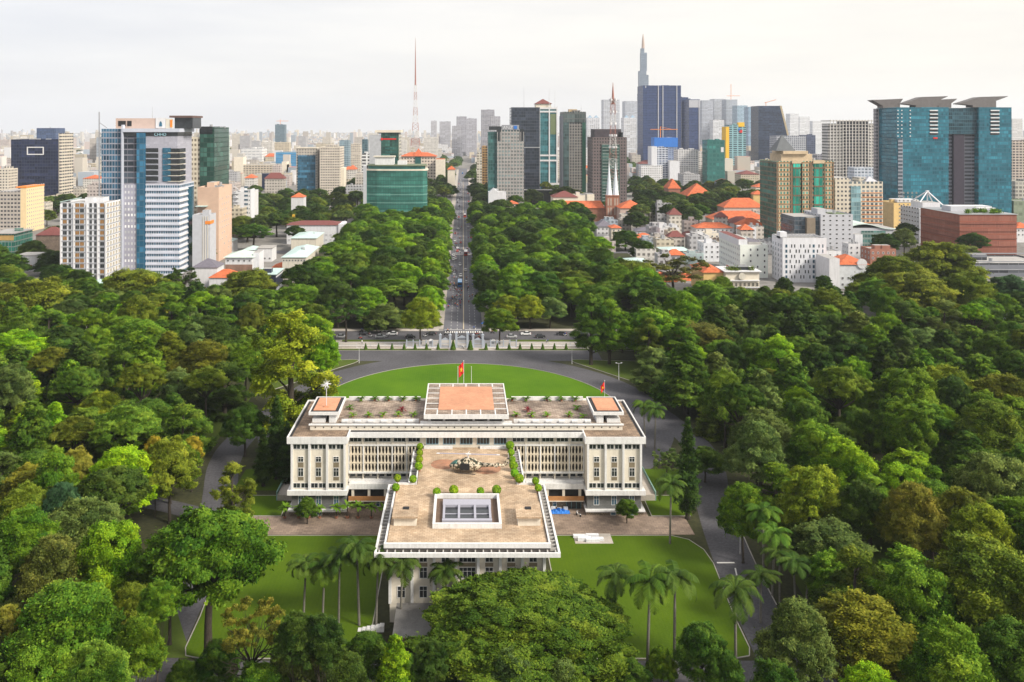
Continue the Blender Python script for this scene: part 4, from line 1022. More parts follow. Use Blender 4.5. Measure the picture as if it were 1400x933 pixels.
def run_fill():
    fill([(112, 428), (262, 428), (262, 468), (112, 478)], 6, 18, ['dome', 'dome', 'cone'], G3, (4.5, 7), (10, 14), close=.6); fill([(-255, 450), (-92, 448), (-92, 474), (-255, 500)], 6, 18, ['dome'], G1, (4.5, 7), (10, 14), close=.6)
    street_rows()
    fill([(-310, 530), (-235, 530), (-245, 700), (-330, 700)], 7, 12, ['dome', 'spread'], ['dark green', 'deep green', 'olive green'], (7, 10), (13, 17), close=.55)
    fill([(-290, 118), (-62, 118), (-70, 240), (-75, 330), (-58, 376), (-235, 376), (-215, 350)], 7, 100, ['dome', 'dome', 'dome', 'cone', 'spread', 'feather', 'feather'], G1, (6, 9.5), (13, 25), close=.70)
    fill([(64, 118), (290, 118), (250, 376), (58, 376), (70, 330), (72, 240)], 7, 120, ['dome', 'dome', 'cone', 'cone', 'spread', 'feather', 'feather'], G3, (6, 9.5), (13, 25), close=.70)
    fill([(-240, 399), (-84, 399), (-84, 450), (-130, 440), (-180, 445), (-240, 450)], 8, 26, ['dome', 'spread', 'dome'], G1, (6, 9), (13, 17))
    fill([(98, 399), (290, 399), (290, 425), (98, 430)], 8, 26, ['dome', 'cone', 'dome'], G3, (6, 9), (13, 17))
    fill([(-88, 401), (-13, 401), (-13, 900), (-100, 900), (-82, 690), (-82, 560)], 9, 105, ['dome', 'dome', 'dome', 'spread'], G2, (8.5, 13), (17, 23), margin=6.5, close=.62)
    fill([(13, 401), (96, 401), (86, 520), (90, 640), (108, 800), (104, 840), (60, 840), (13, 900)], 9, 100, ['dome', 'dome', 'dome', 'spread'], G2 + ['dark green', 'deep green'], (8.5, 13), (17, 23), margin=6.5, close=.62)
    # small groves between the buildings further away
    for poly, n in [([(-330, 640), (-190, 640), (-190, 760), (-330, 760)], 8), ([(-470, 780), (-370, 780), (-370, 1000), (-480, 1000)], 24), ([(-330, 800), (-180, 560), (-120, 620), (-150, 900), (-330, 1000)], 42), ([(-190, 920), (-14, 920), (-14, 1350), (-200, 1350)], 60), ([(14, 900), (60, 880), (60, 1350), (14, 1350)], 26),
                    ([(160, 790), (215, 780), (235, 900), (330, 1000), (230, 1000), (175, 900)], 34), ([(-215, 740), (-100, 720), (-110, 1090), (-260, 1090)], 44), ([(250, 620), (330, 560), (420, 640), (330, 700)], 5), ([(210, 1000), (460, 1000), (460, 1300), (220, 1300)], 60), ([(60, 1150), (140, 1150), (140, 1000), (90, 980)], 8), ([(-60, 1400), (60, 1400), (60, 1900), (-60, 1900)], 26)]:
        fill(poly, 11, n, ['dome', 'dome', 'spread'], ['dark green', 'deep green', 'dark green', 'grey green', 'olive green'], (8, 13), (14, 21), margin=5, close=.55)
REGION = [  # where a tree stands, told by what one can find
 (lambda x, y: y < 152 and abs(x) < 62, 'by the rear porch'), (lambda x, y: y < 205 and -75 < x < -40, 'by the west lawn'), (lambda x, y: y < 225 and 45 < x < 85, 'by the east lawn'),
 (lambda x, y: y < 190 and x < 0, 'in the southwest wood'), (lambda x, y: y < 190, 'in the southeast wood'),
 (lambda x, y: y < 260 and x < 0, 'west of the palace'), (lambda x, y: y < 260, 'east of the palace'),
 (lambda x, y: y < 376 and x < 0, 'west of the oval lawn'), (lambda x, y: y < 376, 'east of the oval lawn'),
 (lambda x, y: y < 405 and abs(x) < 80, 'on the cross street'), (lambda x, y: y < 520 and x < -90, 'near the amber-blind apartments'), (lambda x, y: y < 520 and x > 97, 'near the zigzag hotel'),
 (lambda x, y: y < 520 and x < 0, 'in the near west grove'), (lambda x, y: y < 520, 'in the near east grove'),
 (lambda x, y: y < 910 and -150 < x < 0, 'in the far west grove'), (lambda x, y: y < 910 and x < 150 and x > 0, 'in the far east grove'),
 (lambda x, y: x < -190, 'between the western buildings'), (lambda x, y: x > 140, 'among the orange roofs'), (lambda x, y: x < 0, 'along the far street'), (lambda x, y: True, 'across the far street')]
def plant_trees():
    cnt = {}; seen = {}
    rows = []
    for x, y, r, h, kd, col in TREES:
        reg = next(n for f, n in REGION if f(x, y)); rows.append([x, y, r, h, kd, col, reg])
    groups = {}
    for row in rows: groups.setdefault((row[4], row[5], row[6]), []).append(row)
    for key, L in groups.items():
        L.sort(key=lambda q: math.hypot(q[0] - AX, q[1] - 208))
        for i, row in enumerate(L): row.append((i, len(L)))
    for x, y, r, h, kd, col, reg, (i, n) in rows:
        pr = PROTO[kd]; p = pr[cnt.get(kd, 0) % len(pr)]; cnt[kd] = cnt.get(kd, 0) + 1
        R0, H0 = DIM[kd]
        noun = 'palm' if kd == 'palm' else 'tree'
        lab = f"{col} {FORM[kd]} {noun} {reg}" + (f', {ordinal(i)} such from the palace' if n > 1 else '')
        base = COL[col]; v = FILLR.uniform(.82, 1.22); wv = FILLR.uniform(-.1, .1)
        c = (base[0] * v * (1 + wv), base[1] * v, base[2] * v * (1 - wv), 1)
        s = r / R0 if kd != 'palm' else min(1.15, max(.8, h / H0)); sz = h / H0
        o = dup(p, (x, y, 0.0), FILLR.uniform(0, 6.28), 1.0, lab, {'palm': 'palms around the palace lawns', 'column': 'cypress trees beside the palace'}.get(kd, 'trees of the park and its neighbourhood'), c); o['category'] = noun
        cz = sz if kd in ('palm', 'column') else min(max(sz, .72 * s), 1.25 * s)
        for ch in o.children:
            if ch.name.startswith('crown') and kd != 'palm': ch.scale = (s, s, cz); ch.location = (0, 0, h - H0 * cz)
            else: ch.scale = (s, s, sz)
    for L in PROTO.values():
        for p in L: wipe(p)
# ------------------------------------------------------------------ the city
HALF = math.pi / 2
class Bld:
    """one building: local x along the front, y into the depth, z up; the front faces the palace"""
    def __init__(s, label, xl, xr, yt, Y, D, m, name='office_building', cat='building', yaw=0.0, roof=None, par=.9, clutter=2, group=None, zt=None, seed=0):
        s.W = (xr - xl) * Y / F; s.D = D; s.H = zt if zt is not None else zz(yt, Y); s.X = xx((xl + xr) / 2, Y); s.Y = Y
        s.t = thing(name, label, cat, (s.X, Y, 0), yaw, group); s.nwin = 0; s.rest = {}; s.cache = {}
        s.g = random.Random(int(xl * 7 + yt * 13 + seed)); s.m = m
        w = s.W / 2
        if m is not None: s.box('wall', [m, roof or concrete], -w, w, 0, D, 0, s.H, top=1)
        if par and m is not None:
            mb = MB(); t = .3; z0, z1 = s.H, s.H + par
            mb.box(-w, w, 0, t, z0, z1); mb.box(-w, w, D - t, D, z0, z1); mb.box(-w, -w + t, t, D - t, z0, z1); mb.box(w - t, w, t, D - t, z0, z1); mb.build('parapet', m, s.t)
        for i in range(clutter): s.clut()
        BUILT.append((s.X - w - 1, s.X + w + 1, Y - 1, Y + D + 1))
    def box(s, name, mats, x0, x1, y0, y1, z0, z1, top=None, parent=None):
        mb = MB(); mb.box(x0, x1, y0, y1, z0, z1, 0, top); return mb.build(name, mats, parent or s.t)
    def clut(s, z=None):
        g = s.g; w, D, z = s.W / 2, s.D, z or s.H; k = g.random()
        x, y = g.uniform(-w * .6, w * .6), g.uniform(D * .2, D * .7)
        if k < .45:
            a, b, h = g.uniform(2, max(2.2, w * .35)), g.uniform(2, max(2.2, D * .2)), g.uniform(2.2, 4)
            s.box('stair_head', [s.m if s.m else concrete, concrete], x - a, x + a, y - b, y + b, z, z + h, top=1)
        elif k < .75:
            mb = MB(); mb.cyl(x, y, z + .6, z + 3.0, 1.1, 12)
            for dx, dy in ((-.8, -.8), (.8, -.8), (.8, .8), (-.8, .8)): mb.box(x + dx - .08, x + dx + .08, y + dy - .08, y + dy + .08, z, z + .7)
            mb.build('water_tank', steel, s.t)
        else:
            for i in range(3):
                mb = MB(); mb.box(x + i * 2.2, x + i * 2.2 + 1.6, y, y + 1.4, z + .15, z + 1.5); mb.cyl(x + i * 2.2 + .8, y + .7, z + 1.5, z + 1.62, .55, 10); mb.build('cooling_unit', steel, s.t)
    def face(s, f): return {'front': (s.W, 0.0, lambda u: (u, 0.0)), 'right': (s.D, HALF, lambda u: (s.W / 2, s.D / 2 + u)), 'left': (s.D, -HALF, lambda u: (-s.W / 2, s.D / 2 - u))}[f]
    def window(s, f, u, z, w, h, glass=None, frame=None, style='plain', name='window', off=0.0):
        """one window centred at u on face f with its sill at z"""
        glass = glass or darkglass; frame = frame or white
        key = (round(w, 2), round(h, 2), glass.name, frame.name, style)
        if key not in s.cache:
            mb = MB(); t = min(.14, w * .1)
            mb.box(-w / 2 + t, w / 2 - t, -.05, .1, t, h - t, 0)
            d = {'plain': .14, 'deep': .4, 'flush': .06}.get(style, .14)
            mb.box(-w / 2, -w / 2 + t, -d, .1, 0, h, 1); mb.box(w / 2 - t, w / 2, -d, .1, 0, h, 1); mb.box(-w / 2 + t, w / 2 - t, -d, .1, h - t, h, 1); mb.box(-w / 2 + t, w / 2 - t, -d - .06, .1, 0, t, 1)
            if w > 1.0 and style != 'flush': mb.box(-.05, .05, -d * .6, -.051, t, h - t, 1)
            s.cache[key] = (mb, None)
        mb, me = s.cache[key]; W_, rot, fn = s.face(f); x, y = fn(u)
        if s.nwin >= 100:
            c, sn = math.cos(rot), math.sin(rot); k2 = (glass.name, frame.name); q, _ = s.rest.setdefault(k2, (MB(), (glass, frame))); b = len(q.v)
            q.v += [(x + vx * c - vy * sn, y + vx * sn + vy * c, z + vz) for vx, vy, vz in mb.v]; q.f += [tuple(i + b for i in fc) for fc in mb.f]; q.m += mb.m
            return
        if me is None:
            o = mb.build(name, [glass, frame], s.t); s.cache[key] = (mb, o.data)
        else:
            o = bpy.data.objects.new(name, me); C.objects.link(o); o.parent = s.t
        o.location = (x, y, z); o.rotation_euler = (0, 0, rot); s.nwin += 1
    def grid(s, f, cols, rows, w, h, z0, dz, u0=None, u1=None, glass=None, frame=None, style='plain', skip=0.0, alt=None):
        L = s.face(f)[0]; u0 = -L / 2 if u0 is None else u0; u1 = L / 2 if u1 is None else u1
        for r in range(rows):
            for c in range(cols):
                if skip and s.g.random() < skip: continue
                gl = glass
                if alt and s.g.random() < alt[0]: gl = alt[1]
                s.window(f, u0 + (c + .5) * (u1 - u0) / cols, z0 + r * dz, w, h, gl, frame, style)
    def bands(s, f, rows, z0, dz, th, d, m, name='floor_band', u0=None, u1=None):
        L, rot, fn = s.face(f); u0 = -L / 2 if u0 is None else u0; u1 = L / 2 if u1 is None else u1
        for r in range(rows):
            mb = MB(); mb.box(u0, u1, -d, .02, 0, th); o = mb.build(name, m, s.t); x, y = fn(0); o.location = (x, y, z0 + r * dz); o.rotation_euler = (0, 0, rot)
    def fins(s, f, us, w, d, z0, z1, m, name='fin'):
        L, rot, fn = s.face(f)
        for u in us:
            mb = MB(); mb.box(-w / 2, w / 2, -d, .02, z0, z1); o = mb.build(name, m, s.t); x, y = fn(u); o.location = (x, y, 0); o.rotation_euler = (0, 0, rot)
    def panel(s, f, u0, u1, z0, z1, m, name='panel', d=.12):
        L, rot, fn = s.face(f); mb = MB(); mb.box(u0, u1, -d, .05, z0, z1); o = mb.build(name, m, s.t); x, y = fn(0); o.location = (x, y, 0); o.rotation_euler = (0, 0, rot); return o
    def hip(s, m, h, over=.6, z=None, x0=None, x1=None, y0=None, y1=None, axis=None, ridge=None, name='roof'):
        w = s.W / 2; z = z or s.H; x0 = -w if x0 is None else x0; x1 = w if x1 is None else x1; y0 = 0 if y0 is None else y0; y1 = s.D if y1 is None else y1
        axis = axis or ('x' if x1 - x0 > y1 - y0 else 'y'); L = abs((x1 - x0) - (y1 - y0)) * .95 + .5 if ridge is None else ridge
        mb = MB(); mb.pyramid(x0 - over, x1 + over, y0 - over, y1 + over, z + .02, z + h, 0, L, axis); return mb.build(name, m, s.t)
    def mast(s, x, y, z0, z1, r=.25, m=None, name='roof_mast'):
        mb = MB(); mb.tube([(x, y, z0), (x, y, z1)], [r, r * .4], 6); mb.build(name, m or steel, s.t)
    def text(s, f, u, z, txt, size, m, name='sign', d=.3):
        L, rot, fn = s.face(f); cu = bpy.data.curves.new(name, 'FONT'); cu.body = txt; cu.size = size; cu.extrude = .08; cu.align_x = 'CENTER'; cu.materials.append(m)
        tmp = bpy.data.objects.new('tmp', cu); C.objects.link(tmp); bpy.context.view_layer.update(); me = bpy.data.meshes.new_from_object(tmp.evaluated_get(bpy.context.evaluated_depsgraph_get())); bpy.data.objects.remove(tmp); o = bpy.data.objects.new(name, me); C.objects.link(o); o.parent = s.t; x, y = fn(u)
        if f == 'front': y -= d
        elif f == 'right': x += d
        else: x -= d
        o.location = (x, y, z); o.rotation_euler = (HALF, 0, rot)
    def done(s):
        for (mb, mats) in s.rest.values(): mb.build('window', list(mats), s.t)['kind'] = 'stuff'
        return s

teal = glassmat('teal_glass', (.035, .15, .14)); navy = glassmat('navy_glass', (.022, .035, .085)); greenglass = glassmat('green_glass', (.03, .10, .075)); skyglass = glassmat('sky_blue_glass', (.04, .15, .24))
brownwin = mat('amber_blind', (.30, .15, .04), .5, .3)
bluewhite = mat('blue_white_cladding', (.50, .53, .62), .55, .1)
warmwhite = mat('warm_white_render', (.68, .62, .52), .75, .12)
pink = mat('pinkish_render', (.52, .40, .35), .8, .12)
greyc = mat('grey_cladding', (.27, .28, .31), .6, .15)
greyl = mat('light_grey_render', (.45, .46, .50), .7, .12)
yellowr = mat('yellow_render', (.66, .47, .20), .8, .12)
purewhite = mat('bright_white_render', (.68, .69, .73), .65, .08, streak=.2)

# ---- west side
b = Bld('dark navy glass office block with a pale rectangular outline high on its front', 15, 80, 192, 1000, 34, facade('navy_curtain', (.022, .03, .06), (.008, .014, .045), 3, 3.6, (.06, .94), (.12, .96), .5), clutter=3)
mb = MB(); z0, z1 = zz(212, 999), zz(201, 999); u0, u1 = xx(37, 1000) - b.X, xx(60, 1000) - b.X
for a in ((u0, u1, z1 - 1.1, z1), (u0, u1, z0, z0 + 1.1), (u0, u0 + 1.1, z0 + 1.1, z1 - 1.1), (u1 - 1.1, u1, z0 + 1.1, z1 - 1.1)): mb.box(a[0], a[1], -.6, .1, a[2], a[3])
mb.build('frame_panel', white, b.t); b.panel('right', -16.5, 16.5, 0, b.H + 8, facade('cream_side', (.55, .5, .42), (.05, .05, .06), 6, 3.6, (.1, .9), (.3, .75), .4), 'side_wall', 2.0)
b.done()
Bld('plain dark blue slab tower behind the navy office block', 50, 76, 176, 1700, 40, facade('blue_slab', (.06, .09, .17), (.04, .07, .15), 4, 3.5, (.1, .9), (.1, .9), .3), clutter=1)
b = Bld('grey and cream corner office with a yellow side wall and orange roof rim', 0, 28, 262, 766, 34, None, clutter=0)
b.box('wall', [facade('grey_office', (.42, .38, .34), (.05, .05, .06), 3.0, 3.4, (.2, .85), (.3, .75), .5), concrete], -12, b.W / 2, 0, 34, 0, b.H, top=1)
b.box('stair_tower', [mat('cream_yellow', (.72, .56, .33), .8, .1), concrete], b.W / 2 + .02, b.W / 2 + 5, 0, 33, 0, b.H + 3, top=1); b.box('roof_rim', orange, b.W / 2 - 4, b.W / 2 + 5.2, -.3, 33.2, b.H + 3.01, b.H + 4.2)
b.W += 10; b.grid('right', 9, 12, 1.2, 1.5, 3, 3.3); b.done()
b = Bld('low green glass corner building with a flat overhanging roof', -14, 19, 322, 600, 26, facade('green_corner', (.25, .3, .28), (.02, .16, .12), 2.2, 3.4, (.08, .92), (.1, .9), .6), clutter=1); b.box('roof_slab', concrete, -b.W / 2 - 1, b.W / 2 + 1, -1, 27, b.H + .95, b.H + 1.5); b.panel('front', -b.W / 2, b.W / 2, b.H - 3.5, b.H, mat('ochre_band', (.5, .32, .12)), 'ochre_band'); b.done()
Bld('cream apartment block at the west edge behind the yellow-sided office', -22, 12, 232, 980, 30, facade('cream_flats', (.60, .55, .47), (.06, .06, .07), 3.2, 3.2, (.25, .75), (.3, .75), .5)).done()
b = Bld('low house with a rusty red tiled roof between the trees', 49, 84, 322, 640, 16, brownpave, 'house', 'house', par=0, clutter=0); b.hip(maroon, 5.5); b.done()
# white apartments with amber blinds
b = Bld('white apartment block with rows of amber window blinds beside the blue and white tower', 83, 145, 279, 523, 26, purewhite, 'apartment_building', clutter=3)
b.fins('front', [-13.4, -5.6, 2.2, 8.6, 13.4], .55, .7, 0, b.H, white, 'pier'); 
nr = int(b.H // 3.3)
for r in range(nr):
    z = 1.4 + r * 3.3
    for u, gl in ((-11, 0), (-8, 1), (-3.6, 0), (-.8, 0), (4.4, 1), (7.2, 1), (11.2, 0)):
        b.window('front', u, z, 2.5 if gl == 0 else 1.6, 2.4, brownwin if (gl == 0 and b.g.random() < .65) else darkglass, steel)
b.bands('front', nr, 1.0, 3.3, .22, .45, greyl); b.bands('right', nr, 1.0, 3.3, .2, .5, greyl)
b.grid('right', 6, nr, 2.0, 2.0, 1.5, 3.3, glass=darkglass, frame=cream, style='deep', alt=(.4, brownwin))
mb = MB(); mb.extrude([(-13.7, -.5, b.H + .9), (-6, -.5, b.H + 2.6), (-6, -.5, b.H + 3), (-13.7, -.5, b.H + 1.4)], (0, 12, 0)); mb.build('sloping_canopy', aqua, b.t); b.done()
# the tall blue and white tower
LT = facade('white_strip', (.56, .58, .66), (.03, .10, .17), 1.45, 3.55, (.12, .88), (.30, .72), .6, gmetal=.3, grough=.1)
b = Bld('tall blue and white office tower with wide strip windows and set-back dark glass upper floors', 137, 245, 172, 545, 30, None, clutter=0)
w = b.W / 2; hs = zz(252, 545); ux = lambda px: xx(px, 545) - b.X
b.box('lower_wall', [LT, concrete], ux(199), w, 0, 30, 0, hs, top=1)
b.box('upper_wall', [facade('grey_tile_cladding', (.40, .40, .46), (.36, .36, .43), 1.2, 1.2, (.06, .94), (.06, .94), .1, grough=.5, gmetal=0), concrete], ux(199), w - 1.2, .6, 29, hs + .01, b.H - 4, top=1)
b.box('west_wall', [facade('west_blocks', (.34, .34, .42), (.55, .57, .62), 2.0, 3.55, (.25, .75), (.3, .75), .4, gmetal=0, grough=.5), concrete], ux(168), ux(199) - .02, .5, 29, 0, hs, top=1)
b.box('west_upper_wall', [facade('balcony_glass', (.20, .20, .24), (.025, .035, .05), 4, 3.55, (.03, .97), (.12, .9), .6), concrete], ux(168), ux(187), 1.2, 29, hs + .01, b.H - 3, top=1)
b.box('blue_glass_strip', [facade('blue_strip', (.05, .12, .18), (.02, .11, .20), 2.4, 3.55, (.05, .95), (.1, .95), .35), concrete], ux(187), ux(199) - .04, -.35, 28, 0, b.H - 4.5, top=1)
b.box('west_tower', [facade('west_tower_glass', (.30, .31, .37), (.02, .08, .14), 1.8, 3.55, (.1, .9), (.12, .9), .7), concrete], -w, ux(166), 2.0, 28, 0, b.H - 2, top=1)
b.box('corner_column', bluewhite, ux(166.2), ux(168.4), -.4, 3, 0, b.H + .5)
for k in range(6): z = hs + 2.0 + k * 3.55; b.box('dark_balcony', darkglass, ux(199.5), ux(216), .2, .75, z, z + 2.6); b.box('balcony_rail', bluewhite, ux(199.3), ux(216.2), -.15, .18, z - .35, z - .05); b.box('blue_window_bay', skyglass, ux(222), ux(233), .2, .75, z - .3, z + 2.7)
for k in range(6): z = hs + 2 + k * 3.55; b.box('corner_balcony', darkglass, w - 6.5, w + .2, .3, 12, z, z + 2.4); b.box('corner_balcony_slab', cream, w - 7, w + .5, -.2, 12.2, z - .5, z - .1)
nb = int(hs // 3.55)
b.bands('front', nb, 2.7, 3.55, .85, .35, bluewhite, u0=ux(199), u1=w)
b.bands('right', nb, 2.7, 3.55, .9, .5, white, u0=-15, u1=2); b.panel('right', 2.2, 14, 0, hs - 3, skyglass, 'side_glass', .3)
b.box('crown_slab', bluewhite, ux(168), w + .4, -.6, 29.5, b.H - 4, b.H - 1.8); b.box('crown_glass', darkglass, ux(170), w - 1, .4, 29, b.H - 6.5, b.H - 4.02)
b.box('plant_room', pink, ux(153), ux(208), 6, 26, b.H - 1.79, b.H + 4.6); b.box('plant_room_opening', dark, ux(156.5), ux(167), 5.8, 6, b.H - .3, b.H + 3); b.box('plant_room_opening', dark, ux(169), ux(175), 5.8, 6, b.H - .3, b.H + 3)
b.box('sign_board', white, ux(208.4), ux(222), 5.6, 6.4, b.H - 1.5, b.H + 4.9)
mb = MB(); z = b.H - .4; mb.extrude([(ux(213.5), 5.35, z), (ux(217.5), 5.35, z), (ux(217), 5.35, z + 2.3), (ux(215.4), 5.35, z + 3.3), (ux(214), 5.35, z + 2.3)], (0, .2, 0)); mb.build('sign_emblem', skyglass, b.t)
b.box('cream_board', cream, ux(222.4), ux(232), 5.7, 6.4, b.H - 1.7, b.H + 4.3); b.box('orange_board', orange, ux(228.5), ux(231.5), 5.4, 5.69, b.H - 1, b.H + 3.6)
b.box('penthouse', darkglass, ux(233), ux(258), 8, 26, b.H - 1.78, b.H + 5); b.box('penthouse_roof', mat('rust_roof', (.13, .08, .07)), ux(227), ux(259), 6, 28, b.H + 5.01, b.H + 6.3)
mb = MB(); X = ux(133); mb.tube([(X, 3, 0), (X, 3, b.H + 8.5)], [.55, .4], 8); 
for k in range(9): z = hs + k * 4; mb.bar((X, 3, z), (-w, 3, z + (2 if k % 2 else -2)), .18)
mb.bar((X, 3, b.H + 2), (-w + 3, 3, b.H - 1.5), .2); mb.build('facade_mast', greyc, b.t)
b.text('front', ux(219), b.H - 6.3, 'CHHD', 2.6, mat('pale_cyan_sign', (.35, .6, .7), .5, .05), d=-.1)
b.mast(ux(199), 12, b.H + 4.6, b.H + 12, .15); b.done()
b = Bld('green glass tower with a cream strip close behind the blue and white tower', 273, 293, 176, 640, 40, facade('dark_green_curtain', (.03, .06, .05), (.025, .075, .06), 2.4, 3.5, (.04, .96), (.1, .96), .6), clutter=2)
b.box('cream_wing', [facade('cream_wing', (.62, .56, .45), (.20, .17, .13), 2.5, 3.5, (.2, .8), (.3, .8), .3), concrete], -b.W / 2 - 9, -b.W / 2 - .1, 1, 30, 0, b.H - 6, top=1); b.box('dark_crown', darkglass, -b.W / 2 - .1, 4, -.2, 20, b.H - 4, b.H + 1.5); b.done()
b = Bld('pinkish beige block with few windows below the green glass tower', 270, 299, 258, 600, 34, mat('beige_pink', (.60, .42, .32), .8, .1), clutter=3); b.grid('right', 6, 10, 1, 1.3, 6, 4, skip=.4); b.box('aqua_shed', aqua, -b.W / 2, 0, -6, 0, b.H - 12, b.H - 11.6); b.done()
b = Bld('slim pale grey tower house with an orange band near its top', 263, 287, 296, 560, 14, greyl, 'tower_house', clutter=2); b.fins('front', [1.2, 2.6, 4.2], .4, .3, 0, b.H, cream, 'rib'); b.box('orange_band', orange, b.W / 2 - 3, b.W / 2 + .3, -.35, 8, b.H - 5, b.H - 3); b.done()
b = Bld('white twin slab office with an outside zigzag stair', 318, 342, 264, 746, 30, white, clutter=2)
b.grid('front', 1, 11, 3.4, 1.9, 4, 3.6, u0=1.5, u1=6.5, glass=blueglass); b.grid('front', 1, 11, .8, 1.2, 4, 3.6, u0=6, u1=7.4); b.panel('right', -15, -2, 0, b.H + 3, purewhite, 'white_slab', .8)
mb = MB()
for k in range(11):
    z = 3 + k * 3.6; a, c = (-6.9, -2.4) if k % 2 else (-2.4, -6.9); mb.bar((a, -1.2, z), (c, -1.2, z + 3.6), .22); mb.box(-7.2, -2.2, -1.8, 0, z - .15, z)
mb.build('fire_stair', steel, b.t); b.done()
# ---- low houses in front of the tower
b = Bld('white house with a purple grey hipped roof', 263, 297, 366, 470, 13, white, 'house', 'house', par=0, clutter=0); b.hip(slate, 4); b.grid('front', 3, 2, 1.6, 1.3, 2, 3.4, glass=brownwin); b.done()
b = Bld('low hall with a bright orange roof beside the white and grey houses', 286, 325, 380, 455, 12, white, 'house', 'house', par=0, clutter=0); b.hip(terracotta, 3.6); b.done()
b = Bld('white villa with a pale green hipped roof and brick base', 308, 345, 352, 510, 18, white, 'house', 'house', par=0, clutter=0); b.hip(mat('pale_green_roof', (.52, .62, .55), .6), 3.0, 1.2); b.grid('front', 5, 1, 1.3, 1.2, b.H - 2.6, 3); b.panel('front', -b.W / 2, b.W / 2, 1, b.H - 4.2, blocks('brick_panel', (.30, .16, .11), (.22, .12, .09), (.2, .17, .15), .6, .3, .03), 'brick_panel'); b.box('stair_tower', [purewhite, concrete], b.W / 2, b.W / 2 + 3.5, 2, 14, 0, b.H + 2.4, top=1); b.done()
b = Bld('dark blue box building with a pale aqua roof', 349, 377, 376, 462, 19, mat('midnight_panel', (.03, .035, .06), .4), clutter=1, par=0); b.box('roof', aqua, -b.W / 2 - .8, b.W / 2 + .6, -.8, 19.5, b.H + .02, b.H + .5); b.grid('right', 6, 2, 1.8, 1.4, 2, 3.6, glass=blueglass); b.panel('right', -9, 9, b.H - 1.6, b.H - .9, white, 'white_stripe'); b.done()
b = Bld('cream shed with a long pale aqua roof at the edge of the grove', 386, 418, 352, 520, 46, cream, 'hall', par=0, clutter=1); b.hip(aqua, 2.0, .8, axis='y', ridge=40); b.grid('front', 8, 1, .9, 1.0, b.H - 2.4, 3); b.done()
b = Bld('second cream hall with an aqua roof further back', 398, 432, 326, 630, 34, cream, 'hall', par=0, clutter=1); b.hip(aqua, 2.0, .8); b.done()
b = Bld('long white school wing with a maroon roof and end gable', 392, 468, 308, 690, 20, purewhite, 'school', par=0, clutter=0); b.hip(maroon, 2.6, .8); b.grid('front', 12, 2, 1.8, 1.5, 2.4, 4, glass=greyl); b.box('gable_tower', purewhite, b.W / 2 - 3, b.W / 2 + .9, -1, 21, 0, b.H + .8); b.done()
b = Bld('small house with a bright orange roof among the dark trees by the twin towers', 398, 415, 270, 850, 14, white, 'house', 'house', par=0, clutter=0); b.hip(terracotta, 4); b.done()
b = Bld('yellow house with an orange roof behind the dark blue box', 372, 396, 366, 530, 12, yellowr, 'house', 'house', par=0, clutter=0); b.hip(terracotta, 2.6); b.done()
for (xl, xr, yt, Y, rm, lab) in [(300, 318, 330, 640, aqua, 'white shed with a pale aqua roof behind the pinkish block'), (333, 350, 342, 600, aqua, 'pale shed with an aqua roof beside the garden tree'), (280, 296, 322, 700, maroon, 'dark red roofed house in the shade of the pinkish block'), (352, 372, 340, 600, concrete, 'small grey flat-roofed house behind the green-roofed villa'), (116, 140, 390, 480, aqua, 'low shed with an aqua roof in front of the white apartments'), (22, 48, 350, 560, concrete, 'grey roofed shop with a red and yellow board near the west edge')]:
    b = Bld(lab, xl, xr, yt, Y, 14, white, 'house', 'house', par=0, clutter=0)
    b.hip(rm, 1.8) if rm is not concrete else b.box('roof', concrete, -b.W / 2 - .4, b.W / 2 + .4, -.4, 14.4, b.H + .02, b.H + .4)
    if 'board' in lab: b.panel('front', 1, 4, 1.5, 4.0, red, 'sign_board', .3); b.panel('front', 2.2, 3.6, 2, 3.6, yellow, 'sign_patch', .5)
    b.grid('front', 3, 1, 1.4, 1.3, 1.6, 3); b.done()
# ---- twin towers and the green glass pair
b = Bld('beige office tower with a tall blue glass front', 405, 434, 204, 1120, 36, facade('beige_tower', (.45, .41, .36), (.05, .05, .06), 3.5, 3.4, (.3, .7), (.3, .75), .4), clutter=2)
b.panel('front', -b.W / 2 + 2, b.W / 2 - 2.5, 3, b.H - 8, facade('blue_front', (.04, .1, .15), (.025, .10, .17), 2.2, 3.4, (.05, .95), (.08, .94), .7), 'glass_front', .6); b.box('roof_frame', warmwhite, -b.W / 2, b.W / 2, -.5, 10, b.H + .92, b.H + 2.2); b.done()
b = Bld('cream balconied tower with a curved roof beside the blue-fronted tower', 437, 465, 202, 1110, 38, facade('cream_tower', (.58, .52, .45), (.10, .09, .09), 3.0, 3.3, (.2, .8), (.3, .75), .5), clutter=3); b.box('side_bay', warmwhite, b.W / 2, b.W / 2 + 4, 6, 30, 0, b.H - 26); b.done()
b = Bld('curved green glass office block with a planted roof beside the grove', 510, 560, 226, 800, 1, None, clutter=0)
gm = facade('emerald_curtain', (.014, .07, .062), (.004, .036, .036), 2.2, 3.6, (.04, .96), (.07, .95), .6, glass2=(.08, .30, .25), big=.75, gmetal=.1)
w = b.W / 2; poly = [(-w - 6, 2), (-w + 4, -2)] + [(-w + 8 + (2 * w + 4) * i / 8, -2.4 - 1.4 * math.sin(math.pi * i / 8)) for i in range(9)] + [(w + 14.5, 1), (w + 16, 5), (w + 14, 30), (-w - 6, 30)]
mb = MB(); mb.prism(poly, 0, b.H - 5, 0, 1); mb.build('wall', [gm, concrete], b.t)
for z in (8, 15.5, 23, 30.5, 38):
    if z < b.H - 8: mb = MB(); mb.prism([(x * 1.006, y * 1.01 - .05) for x, y in poly], z, z + .45); mb.build('floor_line', mat('pale_teal_line', (.20, .36, .33), .4), b.t)  # pale bands stand in for reflection strips across the glass
